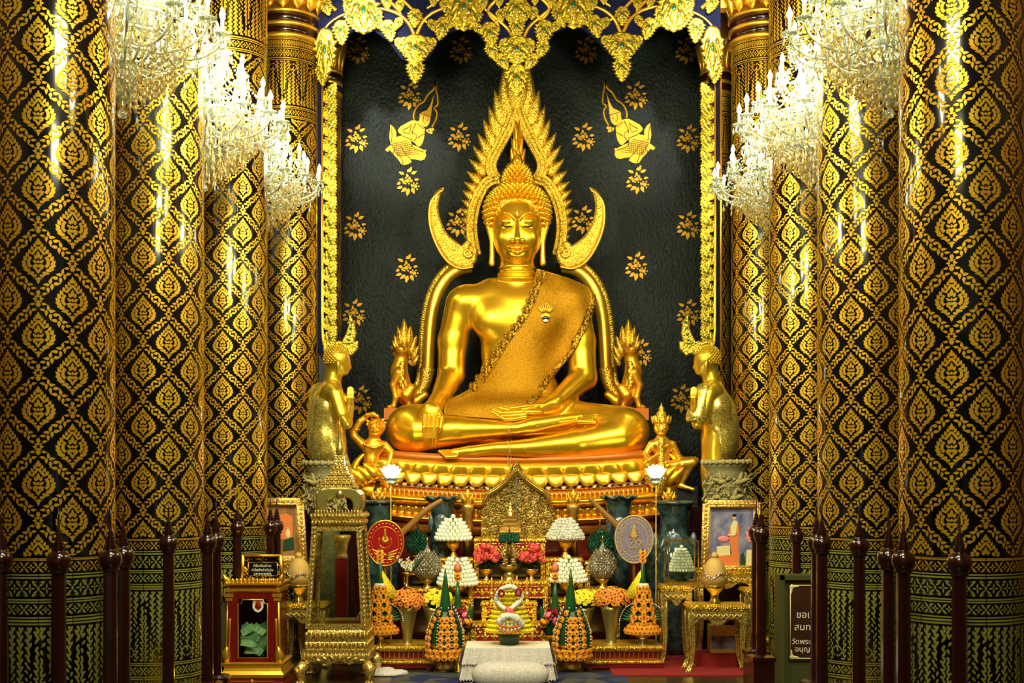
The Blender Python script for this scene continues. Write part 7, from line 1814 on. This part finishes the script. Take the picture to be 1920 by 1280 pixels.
# ------------------------------------------------------------------ dark red fence posts round the columns
def fence_parts(t):
    b = MB(); b.loops([[(math.cos(k*PI/4+PI/8)*r, math.sin(k*PI/4+PI/8)*r, z) for k in range(8)] for r, z in ((.042, .38), (.038, 1.28))], smooth=False)
    b.build('shaft', 'maroon_wood', t)
    b = MB(); b.sq((0, 0, 0), [(.10, 0), (.10, .05), (.085, .06), (.085, .33), (.095, .34), (.095, .37), (.06, .385)]); b.build('base_block', 'maroon_wood', t)
    b = MB(); b.lathe((0, 0, 1.28), [(.046, 0), (.052, .01), (.045, .02), (.06, .035), (.066, .07), (.058, .10), (.035, .118), (.026, .125), (.038, .135), (.024, .15), (.030, .16), (.018, .175), (.023, .185), (.013, .20), (.017, .21), (.008, .23), (.005, .30), (.001, .36)], 14); b.build('finial', 'maroon_wood', t)
fp = [(110, 6.95, 'fence post in front of the nearest left column'), (2, 7.05, 'fence post cut by the left edge of the photo'), (207, 7.1, 'fence post beside the nearest left column, nearer of the pair'), (231, 7.4, 'fence post beside the nearest left column, farther of the pair'), (316, 8.8, 'fence post in front of the second left column'), (389, 8.9, 'fence post between second and third left columns, nearer of the pair'), (405, 9.2, 'fence post between second and third left columns, farther of the pair'),
      (507, 11.75, 'fence post left of the brown framed picture, nearer of the pair'), (519, 11.95, 'fence post before the brown framed picture, farther of the pair'), (445, 11.55, 'fence post before the third left column, behind the donation box'),
      (1799, 6.8, 'fence post in front of the nearest right column'), (1694, 7.0, 'fence post at the inner corner of the nearest right column'), (1666, 7.2, 'fence post paired just left of the nearest right column'), (1611, 8.5, 'fence post in front of the second right column'), (1541, 8.75, 'fence post right of the notice board, nearer of the pair'), (1531, 8.95, 'fence post before the notice board, farther of the pair'),
      (1493, 11.35, 'fence post in front of the third right column, behind the notice board'), (1427, 10.25, 'fence post beside the framed portrait, nearer of the pair'), (1418, 10.6, 'fence post beside the framed portrait, farther of the pair')]
f0 = None
for px, Y, lab in fp:
    lab = 'dark red '+lab
    k = 1.35/1.35
    if f0 is None: f0 = thing('fence_post', lab, 'post', (0, 0, 0), 'turned fence posts round the columns'); fence_parts(f0); f0.location = (XP(px, Y), Y, 0)
    else: dup(f0, (XP(px, Y), Y, 0), .1, lab, sc_=(1, 1, .955) if px == 1493 else None)

# ------------------------------------------------------------------ crystal chandeliers
def drop(b, p, L=.05, r=.011, m=0):
    x, y, z = p
    b.loops([[(x+math.cos(k*PI/3)*q*r, y+math.sin(k*PI/3)*q*r, z-h*L) for k in range(6)] for h, q in ((0, .15), (.3, .5), (.65, 1), (.9, .55), (1, .05))], m=m, smooth=False)
def chand_parts(t):
    # origin: centre of the lowest ball; z up
    rnd = random.Random(11)
    b = MB(); b.lathe((0, 0, 0), [(.0, -.03), (.03, -.02), (.032, .01), (.012, .035), (.008, .06), (.03, .08), (.06, .12), (.10, .20), (.10, .24), (.05, .30), (.03, .36), (.05, .45), (.06, .6), (.03, .7), (.045, .85), (.03, 1.0), (.04, 1.2), (.02, 1.5), (.012, 2.2), (.012, CZ-4.24)], 16, wav=(8, .05)); b.build('centre_stem', 'crystal', t)
    # bowl of cut glass
    b = MB(); n = 26
    for k in range(n):
        a = 2*PI*k/n; d = Vector((math.cos(a), math.sin(a), 0)); q = spl([(.05, .40), (.18, .30), (.33, .34), (.42, .48), (.44, .58)], 4); b.tube([d*r+Vector((0, 0, z)) for r, z in q], .010, 5)
    for r, z in ((.20, .30), (.33, .35), (.41, .46), (.44, .58)): b.tube([Vector((math.cos(k*PI/20)*r, math.sin(k*PI/20)*r, z+.008*(k % 2))) for k in range(40)], .010, 5, closed=True)
    b.build('glass_basket', 'crystal', t)
    tiers = ((.66, .66, 14, .28), (.50, .84, 10, .34), (.33, 1.03, 8, .4), (.20, 1.22, 5, .5))
    for ti, (R, Z, n, ph) in enumerate(tiers):
        for k in range(n):
            a = 2*PI*(k+ph)/n; d = Vector((math.cos(a), math.sin(a), 0)); zz = Z-.10
            b = MB(); q = spl([(.04, zz-.02), (R*.35, zz-.16), (R*.7, zz-.17), (R*.93, zz-.10), (R, zz)], 5); b.tube([d*r+Vector((0, 0, z)) for r, z in q], .011, 6)
            q = spl([(.06, zz+.06), (R*.4, zz+.10), (R*.6, zz-.02), (R*.75, zz-.05)], 4); b.tube([d*r+Vector((0, 0, z)) for r, z in q], .007, 5)
            b.lathe(d*R+Vector((0, 0, zz)), [(.01, -.02), (.05, .0), (.058, .012), (.02, .012), (.018, .03)], 12, wav=(6, .12)); arm = b.build('crystal_arm', 'crystal', t)
            b = MB(); b.lathe(d*R+Vector((0, 0, zz+.02)), [(.014, 0), (.013, .085)], 8); b.build('candle_sleeve', 'candle_sleeve', arm)
            b = MB(); b.lathe(d*R+Vector((0, 0, zz+.105)), [(.009, 0), (.019, .02), (.021, .035), (.013, .058), (.002, .085)], 8); b.build('bulb', 'bulb_glow', arm)
    # strings and drops
    b = MB()
    for ti, (R, Z, n, ph) in enumerate(tiers):
        for k in range(n):
            a = 2*PI*(k+ph)/n; d = Vector((math.cos(a), math.sin(a), 0)); c = d*R+Vector((0, 0, Z-.11))
            for j in range(5): aa = j*2*PI/5; drop(b, c+Vector((math.cos(aa)*.05, math.sin(aa)*.05, 0)), .06, .012)
            a2 = 2*PI*(k+1+ph)/n; d2 = Vector((math.cos(a2), math.sin(a2), 0))
            for j in range(1, 9):
                f = j/9; p = d.lerp(d2, f)*R+Vector((0, 0, Z-.11-.09*math.sin(PI*f))); b.ball(p, .011, 5, 4)
            if ti < 3:
                R2, Z2 = tiers[ti+1][0], tiers[ti+1][1]
                for j in range(1, 8): f = j/8; p = d*(R+(R2-R)*f)+Vector((0, 0, Z-.08+(Z2-Z)*f-.06*math.sin(PI*f))); b.ball(p, .010, 5, 4)
            for j in range(4): drop(b, d*R*(.5+.12*j)+Vector((0, 0, Z-.26-.01*j)), .075, .013)
    b.build('upper_drops', 'crystal', t)['kind'] = 'stuff'
    b = MB()
    for r_, (R, Z, n) in enumerate(((.44, .56, 34), (.40, .44, 30), (.34, .34, 28), (.26, .27, 24), (.20, .22, 18), (.14, .17, 14), (.09, .12, 10))):
        for k in range(n):
            a = 2*PI*(k+.5*(r_ % 2))/n; p = Vector((math.cos(a)*R, math.sin(a)*R, Z))
            for j in range(2+(r_ < 3)): drop(b, p-Vector((0, 0, j*.05)), .055, .013)
            b.ball(p, .010, 5, 4)
    for k in range(260):
        a = rnd.uniform(0, 2*PI); u = rnd.random()**.5; R = .62*u; z = .52-.42*(1-u)*1.0+rnd.uniform(-.06, .06); drop(b, (math.cos(a)*R, math.sin(a)*R, z), rnd.uniform(.03, .06), rnd.uniform(.009, .015))
    b.build('lower_drops', 'crystal_amber', t)['kind'] = 'stuff'
ch = [(XP(229, 8.6), 8.6, 'nearest left chandelier, only its hanging crystal drops show at the top'), (XP(383, 10.8), 10.8, 'tall lit left chandelier between the second and third left columns'), (XP(478, 13.05), 13.05, 'farthest left crystal chandelier, lit before the lotus-capital column'),
      (XP(1668, 8.6), 8.6, 'nearest right chandelier, only its hanging crystal drops show at the top'), (XP(1535, 10.8), 10.8, 'tall lit right chandelier between the second and third right columns'), (XP(1462, 13.05), 13.05, 'farthest right crystal chandelier, lit before the lotus-capital column')]
c0 = None
for k, (x, Y, lab) in enumerate(ch):
    z = 4.24
    if c0 is None: c0 = thing('chandelier', lab, 'chandelier', (0, 0, 0), 'crystal chandeliers'); chand_parts(c0); c0.location = (x, Y, z)
    else: dup(c0, (x, Y, z), k*.37, lab)
    point('chandelier_light', (x*.86, Y-.1, z+1.0), 26, (1, .96, .6), .3)
